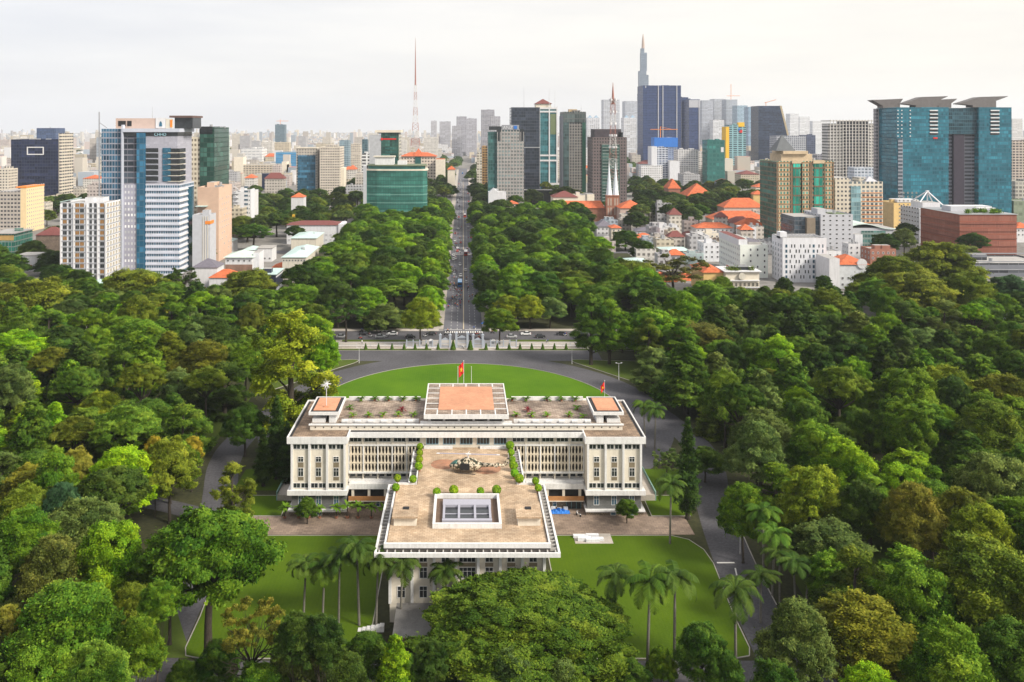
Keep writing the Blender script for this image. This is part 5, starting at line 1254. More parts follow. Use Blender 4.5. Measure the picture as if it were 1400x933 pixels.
big = [(x * 1.03, y * 1.06 - .2) for x, y in poly]; mb = MB(); mb.prism(big, b.H - 5, b.H - 3.6); mb.build('cornice', warmwhite, b.t); mb = MB(); mb.prism([(x * .94, y * .9 + 1) for x, y in poly], b.H - 3.6, b.H - .8); mb.build('attic_glass', teal, b.t); mb = MB(); mb.prism([(x * .99, y * .98 + .2) for x, y in poly], b.H - .8, b.H); mb.build('roof_slab', mat('moss_roof', (.14, .17, .10)), b.t)
b.box('white_side_tower', greyl, -w - 9, -w - 6.05, 0, 12, 0, b.H - 1); b.box('roof_house', [white, concrete], -w + 1, w * .1, 8, 20, b.H, b.H + 7, top=1); b.box('roof_house_cap', cream, -w - .5, w * .15, 7, 21, b.H + 7, b.H + 8); b.box('roof_house', white, w * .3, w * .8, 10, 18, b.H, b.H + 3.5)
BUILT.append((b.X - w - 10, b.X + w + 18, 795, 832)); b.done()
b = Bld('green glass tower with a grey side wall and thin red sign behind the curved block', 521, 545, 183, 900, 34, facade('deep_green_tower', (.02, .07, .055), (.015, .06, .05), 2.4, 3.6, (.05, .95), (.1, .9), .8), clutter=0)
b.box('grey_side_wall', [mat('silver_panel', (.42, .43, .46), .5), concrete], -b.W / 2 - 12, -b.W / 2 - .1, 0, 30, 0, b.H - 1.5, top=1); b.box('roof_cap', [warmwhite, concrete], -b.W / 2 - 6, b.W / 2 + 2.5, -1, 26, b.H + 1.2, b.H + 3.6, top=1); b.box('roof_glass', darkglass, -b.W / 2 - 4, b.W / 2, 1, 24, b.H + .1, b.H + 1.2)
for k in range(7): b.panel('front', -5, 5 + b.g.uniform(-4, 3.5), b.H - 16 - k * 3.7, b.H - 14.4 - k * 3.7, teal, 'teal_glass_strip', .15)  # teal strips of uneven length across the green front
b.panel('front', -6.5, 6.5, b.H - 6.2, b.H - 4.8, red, 'red_sign_strip', .3); mb = MB(); mb.tube([(-8, -.4, b.H - 5.5), (-8, -.7, b.H - 5.5)], 1.3, 12); mb.build('red_sign_disc', red, b.t); b.panel('right', -15, 15, 0, b.H, facade('side_cream', (.5, .48, .42), (.05, .06, .06), 3, 3.6), 'side_wall', .5); b.done()
b = Bld('long cream civic building with an orange red roof and dormer behind the lattice mast', 548, 596, 214, 1350, 26, facade('civic_front', (.62, .54, .46), (.07, .06, .06), 4.5, 4.6, (.25, .75), (.3, .75), .3), 'civic_building', par=0, clutter=0); b.hip(terracotta, 6, 2); b.hip(terracotta, 12, 0, x0=-9, x1=9, y0=-2, y1=14, name='dormer_roof', ridge=.5); b.panel('front', -5, 4, 0, b.H, teal, 'glass_bay', 1); b.box('side_block', [warmwhite, terracotta], b.W / 2, b.W / 2 + 14, -14, 20, 0, b.H - 4, top=1); b.done()
b = Bld('pale round-topped pavilion with a chimney near the street end', 612, 622, 232, 1250, 10, warmwhite, 'pavilion', par=0, clutter=0); b.hip(terracotta, 5, 1); b.done()
b = Bld('beige offices with rows of windows west of the twin towers', 320, 392, 226, 1500, 40, facade('beige_rows', (.50, .44, .36), (.10, .09, .08), 5, 3.8, (.2, .8), (.3, .75), .4), clutter=2); b.box('corner_tower', [warmwhite, concrete], -b.W / 2, -b.W / 2 + 16, -1, 20, 0, b.H + 14, top=1); b.box('corner_tower', [warmwhite, concrete], b.W / 2 - 8, b.W / 2, -2, 20, 0, b.H + 6, top=1); b.done()
b = Bld('bright blue banded building behind the beige offices', 377, 406, 209, 1700, 40, facade('bright_blue', (.05, .25, .50), (.10, .20, .28), 5, 4, (.05, .95), (.4, .8), .3), clutter=1); b.done()
b = Bld('dark navy shed roofed block in front of the beige offices', 358, 377, 238, 1300, 16, navy, clutter=0, par=.5); b.done()
b = Bld('white blank-walled hall behind the blue banded building', 330, 358, 204, 1900, 50, facade('white_hall', (.62, .62, .62), (.3, .32, .36), 9, 6, (.1, .9), (.4, .6), .3), clutter=2); b.done()
# ---- lattice masts
def lattice(label, px, yt, Y, w0, w1, hb, seg=22, top=.35, name='lattice_mast'):
    Hh = zz(yt, Y); t = thing(name, label, 'mast', (xx(px, Y), Y, 0)); zl = Hh * top
    rp, wp = mat('mast_red', (.34, .15, .12), .6), mat('mast_white', (.60, .58, .57), .6)
    z = 0.0; k = 0; n = seg
    while z < Hh - zl:
        f0 = z / (Hh - zl); dz = (Hh - zl) / n; f1 = min(1, (z + dz) / (Hh - zl)); q0 = (w0 * (1 - f0) ** 1.7 + w1); q1 = (w0 * (1 - f1) ** 1.7 + w1); mb = MB(); th = hb
        c0 = [(-q0, -q0), (q0, -q0), (q0, q0), (-q0, q0)]; c1 = [(-q1, -q1), (q1, -q1), (q1, q1), (-q1, q1)]
        for i in range(4):
            j = (i + 1) % 4
            mb.bar((*c0[i], z), (*c1[i], z + dz), th); mb.bar((*c0[i], z), (*c1[j], z + dz), th * .6); mb.bar((*c0[j], z), (*c1[i], z + dz), th * .6); mb.bar((*c1[i], z + dz), (*c1[j], z + dz), th * .6)
        mb.build('lattice_section', rp if (k // 2) % 2 else wp, t); z += dz; k += 1
    mb = MB(); mb.tube([(0, 0, Hh - zl - 1), (0, 0, Hh - zl * .5), (0, 0, Hh)], [w1 * .8, w1 * .5, .2], 6); mb.build('antenna_pole', rp, t)
    return t, Hh, zl
lattice('tall red and white lattice broadcast mast behind the orange-roofed civic building', 568, 52, 1420, 12, 1.8, .19, 26, .32)
t, Hh, zl = lattice('red and white telecom mast rising behind the white church spires', 838, 113, 930, 4.6, 2.2, .14, 20, .16)
for k in range(5):
    z = Hh * (.50 + .09 * k)
    for a in range(4): mb = MB(); mb.cyl(3.4 * math.cos(a * 1.57 + k), 3.4 * math.sin(a * 1.57 + k), z, z + 2.2, 1.1, 10); mb.build('dish', white, t)
# ---- centre towers
b = Bld('pale grey office tower with a square window grid and a white rooftop sign', 680, 716, 178, 950, 34, facade('grid_office', (.37, .35, .34), (.05, .10, .11), 3.2, 3.75, (.18, .82), (.22, .78), .8, bump=.8), clutter=0)
b.box('glass_flank', [facade('green_flank', (.05, .12, .12), (.03, .10, .10), 2.4, 3.75, (.05, .95), (.1, .95), .6), concrete], -b.W / 2 - 10, -b.W / 2 - .05, 2, 34, 0, b.H - 2, top=1); b.box('dark_crown', darkglass, -b.W / 2 - 9, b.W / 2 - 4, 4, 30, b.H, b.H + 4); b.box('dark_shoulder', darkglass, -b.W / 2, -b.W / 2 + 4, -.2, 10, b.H - 12, b.H + 1); b.box('dark_shoulder', darkglass, b.W / 2 - 4.5, b.W / 2, -.2, 10, b.H - 12, b.H + 1)
b.panel('front', -b.W / 2 + 4.5, b.W / 2 - 5, b.H, b.H + 5.5, greyc, 'sign_board', .3); b.text('front', -3, b.H + .8, 'ANZ', 5.2, purewhite, d=.6); b.panel('front', 3.5, 7, b.H + 1.0, b.H + 4.6, bluepaint, 'sign_emblem', .8)
b.fins('front', [-b.W / 2 + i * b.W / 9 for i in range(10)], .5, .35, 0, b.H - 2, mat('grid_stone', (.40, .38, .37)), 'mullion'); b.done()
b = Bld('sleek dark slate glass tower between the grid office and the red-capped tower', 699, 738, 148, 1060, 40, facade('slate_curtain', (.045, .055, .075), (.02, .028, .045), 2.6, 3.7, (.04, .96), (.10, .96), .5), clutter=0); b.mast(-b.W / 2 + 16, 10, b.H, b.H + 26); b.panel('front', -b.W / 2, b.W / 2, b.H - 48, b.H - 47, steel, 'floor_line'); b.box('dark_podium', [darkglass, concrete], -6, b.W / 2 + 14, -18, 0, 0, 17, top=1); b.done()
b = Bld('teal glass tower with white framing and a small red hipped cap', 737, 762, 150, 1200, 38, facade('teal_white_frame', (.06, .18, .2), (.03, .12, .14), 2.6, 3.7, (.04, .96), (.08, .96), .4), clutter=0)
w = b.W / 2; b.fins('front', [-w + .6, 1.5, w - .6], 1.6, 1.0, 0, b.H + 4, white, 'white_mullion')
for z in (b.H + .5, b.H - 4, b.H * .45, b.H * .45 - 7): b.panel('front', -w, w, z, z + 2.2, white, 'white_band', .9)
b.panel('front', 3, w - 1, b.H - 34, b.H - 6, mat('olive_glass', (.16, .20, .11), .2, .2), 'olive_glass_panel', .3)  # olive-tinted panel set on the teal front
b.box('roof_house', warmwhite, -w - 4, w * .35, 4, 26, b.H + .9, b.H + 8); b.hip(maroon, 7, 1.5, z=b.H + 8, x0=-w - 4, x1=w * .35, y0=4, y1=26); b.mast(1.5, 2, b.H + 4, b.H + 30, .4, white); b.mast(w - 3, 2, b.H + 2, b.H + 28, .4, white); b.box('podium', [white, concrete], -6, w + 12, -30, -4, 0, 16, top=1); b.done()
b = Bld('grey brown tower with stacked balconies and dark crown east of the teal tower', 770, 801, 154, 1060, 36, facade('taupe_tower', (.22, .21, .20), (.03, .035, .04), 3.2, 3.5, (.25, .8), (.2, .8), .5, bump=.8), clutter=1)
w = b.W / 2; b.panel('front', -w, -w + 7, 0, b.H - 4, facade('taupe_glass', (.06, .1, .1), (.04, .07, .075), 2.4, 3.5, (.05, .95), (.1, .95), .5), 'glass_bay', .6); b.panel('front', w - 4.5, w, 0, b.H, greenglass, 'glass_edge', .6); b.panel('front', -w, w, b.H - 12, b.H, facade('taupe_crown', (.10, .11, .11), (.05, .07, .07), 3, 6, (.1, .9), (.1, .9), .4), 'crown', .9)
b.fins('left', [-16, -8, 0, 8, 16], 1.2, .8, 0, b.H - 4, greyl, 'balcony_stack'); b.mast(w - 4, 12, b.H, b.H + 9); b.box('roof_house', mat('tan_box', (.4, .3, .18)), -6, 4, 8, 16, b.H + .9, b.H + 4); b.box('podium', [greyc, mat('olive_deck', (.26, .25, .10))], -w - 5, w + 6, -26, -1, 0, 13, top=1); b.done()
b = Bld('dark brown and green glass tower directly behind the white church spires', 810, 857, 189, 980, 40, facade('brown_tower', (.15, .12, .12), (.03, .03, .035), 3.0, 3.5, (.25, .75), (.25, .75), .4, bump=.8), clutter=0)
w = b.W / 2; b.panel('front', -w + 10, w - 8, 0, b.H - 8, facade('green_bay', (.04, .085, .075), (.03, .075, .065), 4.2, 3.5, (.08, .92), (.15, .9), .7), 'glass_bay', .8); b.bands('front', 20, 6, 3.5, .5, 1.3, mat('pale_slab', (.30, .36, .34)), u0=-w + 11, u1=-w + 18); b.bands('front', 20, 6, 3.5, .5, 1.3, mat('pale_slab', (.30, .36, .34)), u0=w - 16, u1=w - 9)
b.box('crown', [mat('dark_plum', (.06, .05, .06), .5), concrete], -w + 3, w - 6, 2, 34, b.H, b.H + 10, top=1); b.box('crown', darkglass, w - 9, w - 4, 2, 34, b.H, b.H + 6.5); b.box('podium', [warmwhite, concrete], -w - 8, -w, -14, 14, 0, 18, top=1); b.done()
# ---- far towers; haze fade is put into the palest, most distant wall colours
hz = [  # label, xl, xr, yt, Y, D, wall, glass, bay, floor
 ('tall blue glass residential slab with pale vertical seams', 879, 931, 118, 1900, 60, (.035, .06, .15), (.014, .03, .10), 3.2, 3.6), ('blue glass slab tower attached behind the tallest blue slab', 932, 941, 134, 2050, 60, (.04, .065, .16), (.016, .034, .10), 3, 3.6), ('second blue slab tower with a pale top', 942, 957, 137, 2000, 60, (.045, .07, .17), (.018, .036, .11), 3, 3.6),
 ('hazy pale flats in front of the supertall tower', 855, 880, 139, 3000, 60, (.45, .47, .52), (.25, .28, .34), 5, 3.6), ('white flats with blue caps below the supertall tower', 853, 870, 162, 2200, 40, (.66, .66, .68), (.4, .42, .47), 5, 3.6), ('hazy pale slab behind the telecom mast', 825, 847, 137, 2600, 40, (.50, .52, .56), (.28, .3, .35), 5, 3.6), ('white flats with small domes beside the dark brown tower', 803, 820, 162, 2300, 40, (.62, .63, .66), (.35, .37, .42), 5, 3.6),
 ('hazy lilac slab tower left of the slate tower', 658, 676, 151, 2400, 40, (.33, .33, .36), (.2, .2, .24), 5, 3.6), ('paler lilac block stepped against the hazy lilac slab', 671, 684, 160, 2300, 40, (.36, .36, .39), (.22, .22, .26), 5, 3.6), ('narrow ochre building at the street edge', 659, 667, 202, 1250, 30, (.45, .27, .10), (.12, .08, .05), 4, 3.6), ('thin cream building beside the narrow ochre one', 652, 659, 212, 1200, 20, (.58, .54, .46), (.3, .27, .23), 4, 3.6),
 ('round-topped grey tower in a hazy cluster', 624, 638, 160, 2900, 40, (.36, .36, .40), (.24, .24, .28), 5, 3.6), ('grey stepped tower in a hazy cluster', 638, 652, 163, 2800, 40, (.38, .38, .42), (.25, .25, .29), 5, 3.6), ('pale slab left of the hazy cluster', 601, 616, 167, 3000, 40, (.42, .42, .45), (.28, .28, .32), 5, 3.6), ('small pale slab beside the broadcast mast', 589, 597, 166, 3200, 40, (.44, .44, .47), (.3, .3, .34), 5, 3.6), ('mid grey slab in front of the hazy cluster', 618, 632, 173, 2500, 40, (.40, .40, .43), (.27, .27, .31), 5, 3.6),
 ('light green clad tower right of the green glass tower', 296, 309, 184, 1500, 24, (.45, .52, .48), (.3, .36, .34), 4, 3.5), ('dark teal tower under construction far to the northwest', 376, 389, 171, 3600, 40, (.10, .16, .20), (.07, .11, .14), 5, 3.6), ('blue grey tower behind the cream tower', 464, 477, 193, 1700, 30, (.25, .33, .38), (.08, .14, .18), 4, 3.6), ('cream flats between the cream tower and the green tower', 478, 492, 198, 1800, 30, (.56, .50, .42), (.3, .27, .24), 4, 3.6), ('dark teal slab beside the white striped office', 495, 502, 192, 1400, 20, (.08, .14, .17), (.04, .08, .1), 4, 3.6), ('white striped office left of the green glass tower', 495, 508, 212, 1150, 18, (.66, .67, .68), (.08, .08, .09), 8, 4.2),
 ('white balconied flats with many windows beyond the trees', 927, 955, 206, 1450, 30, (.66, .65, .65), (.25, .25, .28), 4, 3.5), ('white flats continuing behind the balconied flats', 954, 968, 210, 1500, 30, (.62, .60, .58), (.3, .28, .27), 4, 3.5), ('building wrapped in dark green safety net with a white square', 967, 991, 193, 1420, 30, (.02, .13, .12), (.025, .15, .135), 6, 7), ('light teal striped office with yellow rooftop blocks', 997, 1020, 172, 1600, 30, (.24, .42, .46), (.04, .08, .10), 9, 3.9),
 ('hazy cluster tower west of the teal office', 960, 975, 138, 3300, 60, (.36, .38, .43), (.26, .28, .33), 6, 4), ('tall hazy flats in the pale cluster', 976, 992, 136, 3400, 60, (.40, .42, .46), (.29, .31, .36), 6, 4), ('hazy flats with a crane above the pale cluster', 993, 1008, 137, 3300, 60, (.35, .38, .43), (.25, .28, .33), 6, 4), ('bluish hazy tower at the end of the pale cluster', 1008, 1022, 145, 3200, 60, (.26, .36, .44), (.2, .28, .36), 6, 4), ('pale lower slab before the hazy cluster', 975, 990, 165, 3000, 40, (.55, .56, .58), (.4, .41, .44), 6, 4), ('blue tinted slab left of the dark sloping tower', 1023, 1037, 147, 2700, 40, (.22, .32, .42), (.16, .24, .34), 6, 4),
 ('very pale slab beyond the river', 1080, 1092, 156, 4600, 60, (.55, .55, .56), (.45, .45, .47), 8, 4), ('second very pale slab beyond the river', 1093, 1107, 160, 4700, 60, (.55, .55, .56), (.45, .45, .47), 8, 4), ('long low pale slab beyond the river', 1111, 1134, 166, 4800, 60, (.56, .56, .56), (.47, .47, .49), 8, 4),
 ('grey flats with a dark side above the pyramid roof', 1062, 1102, 187, 1700, 40, (.40, .42, .46), (.10, .11, .14), 4, 3.6), ('dark blue glass annexe of the grey flats', 1103, 1115, 186, 1720, 40, (.08, .10, .16), (.04, .05, .09), 4, 3.6), ('small grey rooftop block right of the blue annexe', 1117, 1131, 213, 1500, 20, (.25, .25, .28), (.1, .1, .12), 4, 3.6), ('pale blue white house block in front of the open-frame tower', 1168, 1196, 231, 1000, 18, (.58, .62, .70), (.2, .24, .3), 4, 3.5),
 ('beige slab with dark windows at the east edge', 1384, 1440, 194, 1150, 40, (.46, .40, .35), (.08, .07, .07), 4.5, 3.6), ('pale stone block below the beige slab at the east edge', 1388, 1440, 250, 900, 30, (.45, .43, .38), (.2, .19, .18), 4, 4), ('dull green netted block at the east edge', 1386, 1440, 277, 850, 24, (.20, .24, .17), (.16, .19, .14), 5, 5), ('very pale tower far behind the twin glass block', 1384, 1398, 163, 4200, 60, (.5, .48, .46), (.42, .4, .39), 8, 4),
 ('white office with a blue-grey curved screen front', 897, 913, 203, 1400, 26, (.50, .53, .60), (.06, .08, .14), 5, 3.6), ('half-built concrete block under blue netting with a crane', 895, 926, 190, 1600, 26, (.25, .30, .42), (.12, .16, .28), 5, 3.6)]
FB = {}
for i, (lab, xl, xr, yt, Y, D, wc, gc, bay, fl) in enumerate(hz):
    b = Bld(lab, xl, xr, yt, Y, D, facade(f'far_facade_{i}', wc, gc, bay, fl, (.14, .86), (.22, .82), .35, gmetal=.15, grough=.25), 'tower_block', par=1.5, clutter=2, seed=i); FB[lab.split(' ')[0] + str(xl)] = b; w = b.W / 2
    if xl == 879: b.fins('front', [-w + 6, -8, 2, w - 9], 1.6, 1.2, 0, b.H + 1, greyl, 'seam'); b.box('side_step', [b.m, concrete], -w - .1, -w + 11, -1.5, 50, 0, b.H - 4, top=1)
    if xl == 942: b.panel('front', -w, w, b.H - 17, b.H, greyl, 'pale_top', .5); b.fins('front', [w - 2], 2, 1, 0, b.H, greyl, 'seam')
    if xl in (853, 803): [b.hip(mat('pale_blue_cap', (.25, .35, .45)), 7, 0, z=b.H + 1.5, x0=x - 6, x1=x + 6, y0=4, y1=16, name='cap', ridge=.3) for x in (-w * .5, w * .5)]
    if xl == 967: b.panel('front', w * .55, w * .85, b.H - 18, b.H - 10, white, 'white_square', .4)
    if xl == 997: b.box('yellow_block', yellow, w - 14, w - 3, -.5, 8, b.H - 2, b.H + 6); b.box('yellow_rib', [yellow, concrete], -w - 6, -w - .05, 0, 26, 0, b.H - 2, top=1); b.box('red_emblem', red, w - 12, w - 7, -.9, -.3, b.H - 13, b.H - 8); b.box('blue_emblem', bluepaint, w - 14, w - 11, -.9, -.3, b.H - 9, b.H - 5)
    if xl == 897: b.box('white_screen', [purewhite, concrete], -w - 9, -w - .1, -8, 20, 0, b.H + 3, top=1); b.box('white_wing', [purewhite, concrete], w + .1, w + 16, -12, 18, 0, b.H - 20, top=1)
    if xl == 895:
        b.box('blue_net', bluepaint, -w - .8, w + .8, -.8, 27, b.H - 15, b.H + 2); mb = MB(); mb.bar((-8, 10, 0), (-8, 10, b.H + 22), .8); mb.bar((-26, 10, b.H + 17), (24, 10, b.H + 17), .6); mb.bar((-8, 10, b.H + 22), (14, 10, b.H + 17), .25); mb.build('tower_crane', orange, b.t)
    if xl in (993, 376): mb = MB(); mb.bar((0, 10, b.H), (0, 10, b.H + 60 if xl == 993 else b.H + 22), 1); mb.bar((-16, 10, b.H + 16), (34, 10, b.H + 16), .8); mb.build('tower_crane', orange, b.t)
    b.done()
b = Bld('supertall stepped tower with a spire, the tallest on the skyline', 874, 888, 128, 3490, 44, None, 'skyscraper', clutter=0); sm = facade('supertall_glass', (.20, .24, .30), (.12, .16, .22), 3, 4, (.2, .8), (.1, .9), .3)
zs = [zz(p, 3490) for p in (128, 97, 72, 66)]; b.box('lower_shaft', sm, -20.5, 20.5, 0, 42, 0, zs[0]); b.box('middle_shaft', sm, -18.5, 9, 5, 36, zs[0], zs[1]); b.box('middle_shaft', sm, 9.1, 18, 6, 34, zs[0], zs[1] - 16); b.box('upper_shaft', sm, -12, 12, 9, 30, zs[1], zs[2]); b.box('upper_shaft', sm, -11, 2, 11, 28, zs[2], zs[3])
mb = MB(); mb.tube([(-1, 20, zs[3]), (-1, 20, zs[3] + 30), (-1, 20, zz(46, 3490))], [6.5, 5, 1.0], 8); mb.build('spire', mat('copper_spire', (.42, .32, .27)), b.t)
b = Bld('dark blue tower with one sloping side and a crane on its roof', 1037, 1066, 145, 1900, 50, None, clutter=0); dm = facade('dark_sloping', (.025, .04, .075), (.012, .022, .05), 2.8, 3.6, (.05, .95), (.1, .92), .6); w = b.W / 2
mb = MB(); mb.extrude([(-w, 0, 0), (w + 22, 0, 0), (w + 19, 0, b.H * .45), (w, 0, b.H), (-w, 0, b.H)], (0, 50, 0)); mb.build('wall', dm, b.t); mb = MB(); mb.extrude([(w, -.6, b.H + .3), (w + 4, -.6, b.H + .3), (w + 23, -.6, b.H * .45), (w + 19.3, -.6, b.H * .45)], (0, 52, 0)); mb.build('sloping_frame', mat('tan_frame', (.40, .33, .22)), b.t)
mb = MB(); mb.bar((0, 20, b.H), (0, 20, b.H + 9), .6); mb.bar((-3, 20, b.H + 7), (22, 20, b.H + 14), .5); mb.build('tower_crane', orange, b.t)
# ---- the church
t = thing('church', 'red brick church with two slender white spires and a long orange roof', 'church', (xx(838, 850), 850, 0)); brick = blocks('church_brick', (.36, .15, .09), (.30, .12, .075), (.25, .17, .13), .5, .25, .02)
for s in (-1, 1):
    mb = MB(); mb.box(s * 3.2 - 3.1, s * 3.2 + 3.1, 0, 7, 0, 25); mb.box(s * 3.2 - 3.18, s * 3.2 + 3.18, -.4, 7.4, 25, 26); tw = mb.build('bell_tower', brick, t)
    mb = MB()
    for zz0 in (7, 16): mb.box(s * 3.2 - 2.0, s * 3.2 - .5, -.12, .3, zz0, zz0 + 7); mb.box(s * 3.2 + .5, s * 3.2 + 2.0, -.12, .3, zz0, zz0 + 7)
    mb.build('louvre_window', mat('pale_louvre', (.38, .30, .25)), tw)
    mb = MB(); c = (s * 3.2, 3.5); b0 = len(mb.v); mb.v += [(c[0] + 3.1 * math.cos(a * math.pi / 4 + .39), c[1] + 3.1 * math.sin(a * math.pi / 4 + .39), 26) for a in range(8)] + [(c[0] + 2.3 * math.cos(a * math.pi / 4 + .39), c[1] + 2.3 * math.sin(a * math.pi / 4 + .39), 32) for a in range(8)] + [(c[0], c[1], 59)]
    for a in range(8): mb.f += [(b0 + a, b0 + (a + 1) % 8, b0 + 8 + (a + 1) % 8, b0 + 8 + a), (b0 + 8 + a, b0 + 8 + (a + 1) % 8, b0 + 16)]; mb.m += [0, 0]
    mb.build('spire', mat('spire_white', (.70, .74, .80), .6), tw); mb = MB(); mb.bar((c[0], c[1], 59), (c[0], c[1], 61.5), .1); mb.bar((c[0] - .6, c[1], 60.6), (c[0] + .6, c[1], 60.6), .1); mb.build('cross', steel, tw)
mb = MB(); mb.box(-58, -6.5, 6, 22, 0, 13); mb.build('nave_wall', brick, t); mb = MB(); mb.pyramid(-59, -6.5, 5, 23, 13, 19.5, 0, 46, 'x'); mb.build('nave_roof', terracotta, t); mb = MB(); mb.box(-58, -6.55, 9, 19, 13, 15.2); mb.build('clerestory', greyl, t); BUILT.append((115, 155, 845, 875))
# ---- east side
b = Bld('tan postmodern office with green glass bays, orange sills and a dark pyramid roof', 1062, 1140, 222, 707, 40, facade('tan_office', (.54, .42, .28), (.03, .22, .17), 2.6, 3.7, (.22, .80), (.18, .80), .7, glass2=(.18, .42, .34), gmetal=.25), clutter=1)
w = b.W / 2
for u0, u1 in ((-w + 13, -w + 18.5), (w - 16, w - 9)): b.panel('front', u0, u1, 4, b.H - 1, facade('green_bay_glass', (.16, .11, .07), (.015, .24, .18), 2.7, 7.4, (.06, .94), (.06, .9), .7), 'glass_bay', .9); b.panel('front', u0 - 1, u1 + 1, b.H - 1, b.H + 1.6, mat('tan_stone', (.54, .42, .28)), 'bay_cornice', 1.2)
b.bands('front', 17, 4.2, 3.7, .35, .5, mat('orange_sill', (.42, .20, .07)), 'sill_band'); b.fins('front', [-w + .6, -w + 11.5, -w + 20, -3, 4, w - 18, w - 7.4, w - .6], .8, .6, 0, b.H, mat('brown_pier', (.20, .13, .08)), 'pier')
b.box('attic', [mat('tan_stone', (.54, .42, .28)), concrete], -w + 5, w - 16, 4, 30, b.H, b.H + 6.5, top=1); b.box('attic', [mat('tan_stone', (.54, .42, .28)), concrete], -w + 6, -w + 26, 2, 28, b.H + 6.5, b.H + 9, top=1); b.hip(mat('dark_slate_roof', (.09, .10, .11), .5), 13, .5, z=b.H + 9, x0=-w + 1, x1=-w + 16, y0=4, y1=20, ridge=.4); b.panel('left', -19, 19, 0, b.H, facade('tan_side', (.16, .12, .08), (.02, .13, .11), 3.2, 3.7, (.15, .85), (.1, .85), .6), 'side_wall', .4); b.done()
b = Bld('cream office with a pale blue glass centre and orange sills', 1160, 1207, 250, 740, 30, facade('cream_office', (.60, .55, .46), (.10, .12, .13), 3.6, 3.6, (.2, .8), (.25, .8), .6), clutter=3)
w = b.W / 2; b.panel('front', -w + 2, -w + 10, 2, b.H - 3, facade('pale_blue_bay', (.25, .36, .38), (.16, .28, .32), 2, 3.6, (.05, .95), (.1, .95), .4), 'glass_bay', .7); b.bands('front', 10, 4, 3.6, .4, .5, orange, u0=-w + 11, u1=w); b.box('cream_wing', [facade('cream_wing_east', (.58, .53, .45), (.06, .06, .07), 3.2, 3.6, (.25, .75), (.3, .75), .5), concrete], -w - 12, -w - .05, -2, 28, 0, b.H + 4, top=1); b.box('blank_wing', [mat('stone_brown', (.22, .20, .17)), concrete], -w - 18, -w - 12.05, 0, 28, 0, b.H + 2, top=1); b.hip(greyl, 5, 0, z=b.H, x0=w - 14, x1=w - 2, y0=2, y1=16); b.done()
b = Bld('white open-frame tower with dark glass strips left of the blue glass twin block', 1135, 1200, 166, 1150, 34, None, clutter=0)
w = b.W / 2; b.box('core', [facade('frame_core', (.05, .05, .06), (.035, .035, .045), 4, 4, (.05, .95), (.05, .95), .5), concrete], -w + 21, w - 12, 2, 30, 0, b.H, top=1); b.box('side_core', [facade('frame_side', (.07, .07, .08), (.62, .60, .57), 4, 4.0, (.08, .92), (.3, .95), .08, gmetal=0, grough=.6), concrete], -w + .6, -w + 21, 8, 28, 0, b.H - 3, top=1); b.box('side_core', [facade('frame_side', (.07, .07, .08), (.62, .60, .57)), concrete], w - 12, w - .6, 8, 28, 0, b.H - 3, top=1)
nfl = int(b.H // 4.0); fm = mat('frame_white', (.58, .56, .53), .7); b.bands('front', nfl, 3, 4.0, .6, .6, fm); b.fins('front', [-w + i * 2 * w / 15 for i in range(16)], .75, .9, 0, b.H + 2, fm, 'frame_post'); b.box('roof_slab', fm, -w, w, -.9, 30, b.H + .05, b.H + 1.2); b.done()
# big glass twin block
b = Bld('huge blue glass twin block with winged roof canopies and a dark central slot', 1226, 1383, 147, 850, 42, None, clutter=0); w = b.W / 2; ux = lambda px: xx(px, 850) - b.X
cg = facade('azure_curtain', (.018, .10, .15), (.006, .055, .10), 2.1, 3.55, (.06, .94), (.14, .92), .75, glass2=(.05, .28, .38), big=.55, gmetal=.12, bump=.25)
b.box('west_block', [cg, concrete], -w, ux(1297), 0, 42, 0, b.H, top=1); b.box('east_block', [cg, concrete], ux(1338), w, 0, 42, 0, b.H, top=1)
b.box('recessed_core', [facade('core_bands', (.20, .21, .25), (.05, .055, .07), 7, 3.55, (.02, .98), (.35, .85), .4), concrete], ux(1297.1), ux(1337.9), 7, 40, 0, b.H - 26, top=1); b.box('bridge_block', [facade('bridge_glass', (.03, .09, .12), (.012, .045, .065), 2.1, 3.55, (.06, .94), (.14, .92), .7), concrete], ux(1297.1), ux(1337.9), 3, 40, b.H - 25.9, b.H - .6, top=1)
b.box('dark_slot', mat('violet_black', (.035, .028, .045), .5), ux(1307), ux(1321.5), 4, 6.9, 12, zz(181, 850)); b.box('slot_cap', white, ux(1306), ux(1322), 3.6, 7.1, zz(182.6, 850), zz(180.6, 850))
for x0, x1 in ((1271, 1282), (1354, 1366)):
    for k in range(7): z = b.H - 2.5 - k * 3.55; b.box('sky_terrace', white, ux(x0), ux(x1), -.8, .1, z - 1.1, z); b.box('sky_terrace_recess', dark, ux(x0), ux(x1), -.12, .1, z - 3.0, z - 1.1)
for px in (1217.5, 1232, 1243.5):
    for k in range(8): z = b.H - 2.5 - k * 3.55; b.box('notch', white, ux(px) if px > 1226 else -w + .5, (ux(px) if px > 1226 else -w + .5) + 1.1, -.5, .1, z - 1.0, z)
b.panel('front', ux(1276), ux(1281.5), zz(190, 850), zz(188, 850), red, 'red_sign', .5)
b.box('grey_strip', [facade('strip_bands', (.25, .27, .32), (.05, .07, .09), 5, 3.55, (.05, .95), (.3, .85), .4), concrete], ux(1227.5), ux(1234), -.6, .2, 0, b.H - 30, top=1); b.box('west_wing', [facade('west_wing', (.33, .32, .33), (.1, .1, .12), 4, 3.55, (.2, .8), (.25, .8), .3), concrete], -w - 3, -w - .1, 36, 42, 0, b.H - .5, top=1)
cm = mat('canopy_metal', (.13, .12, .12), .6)
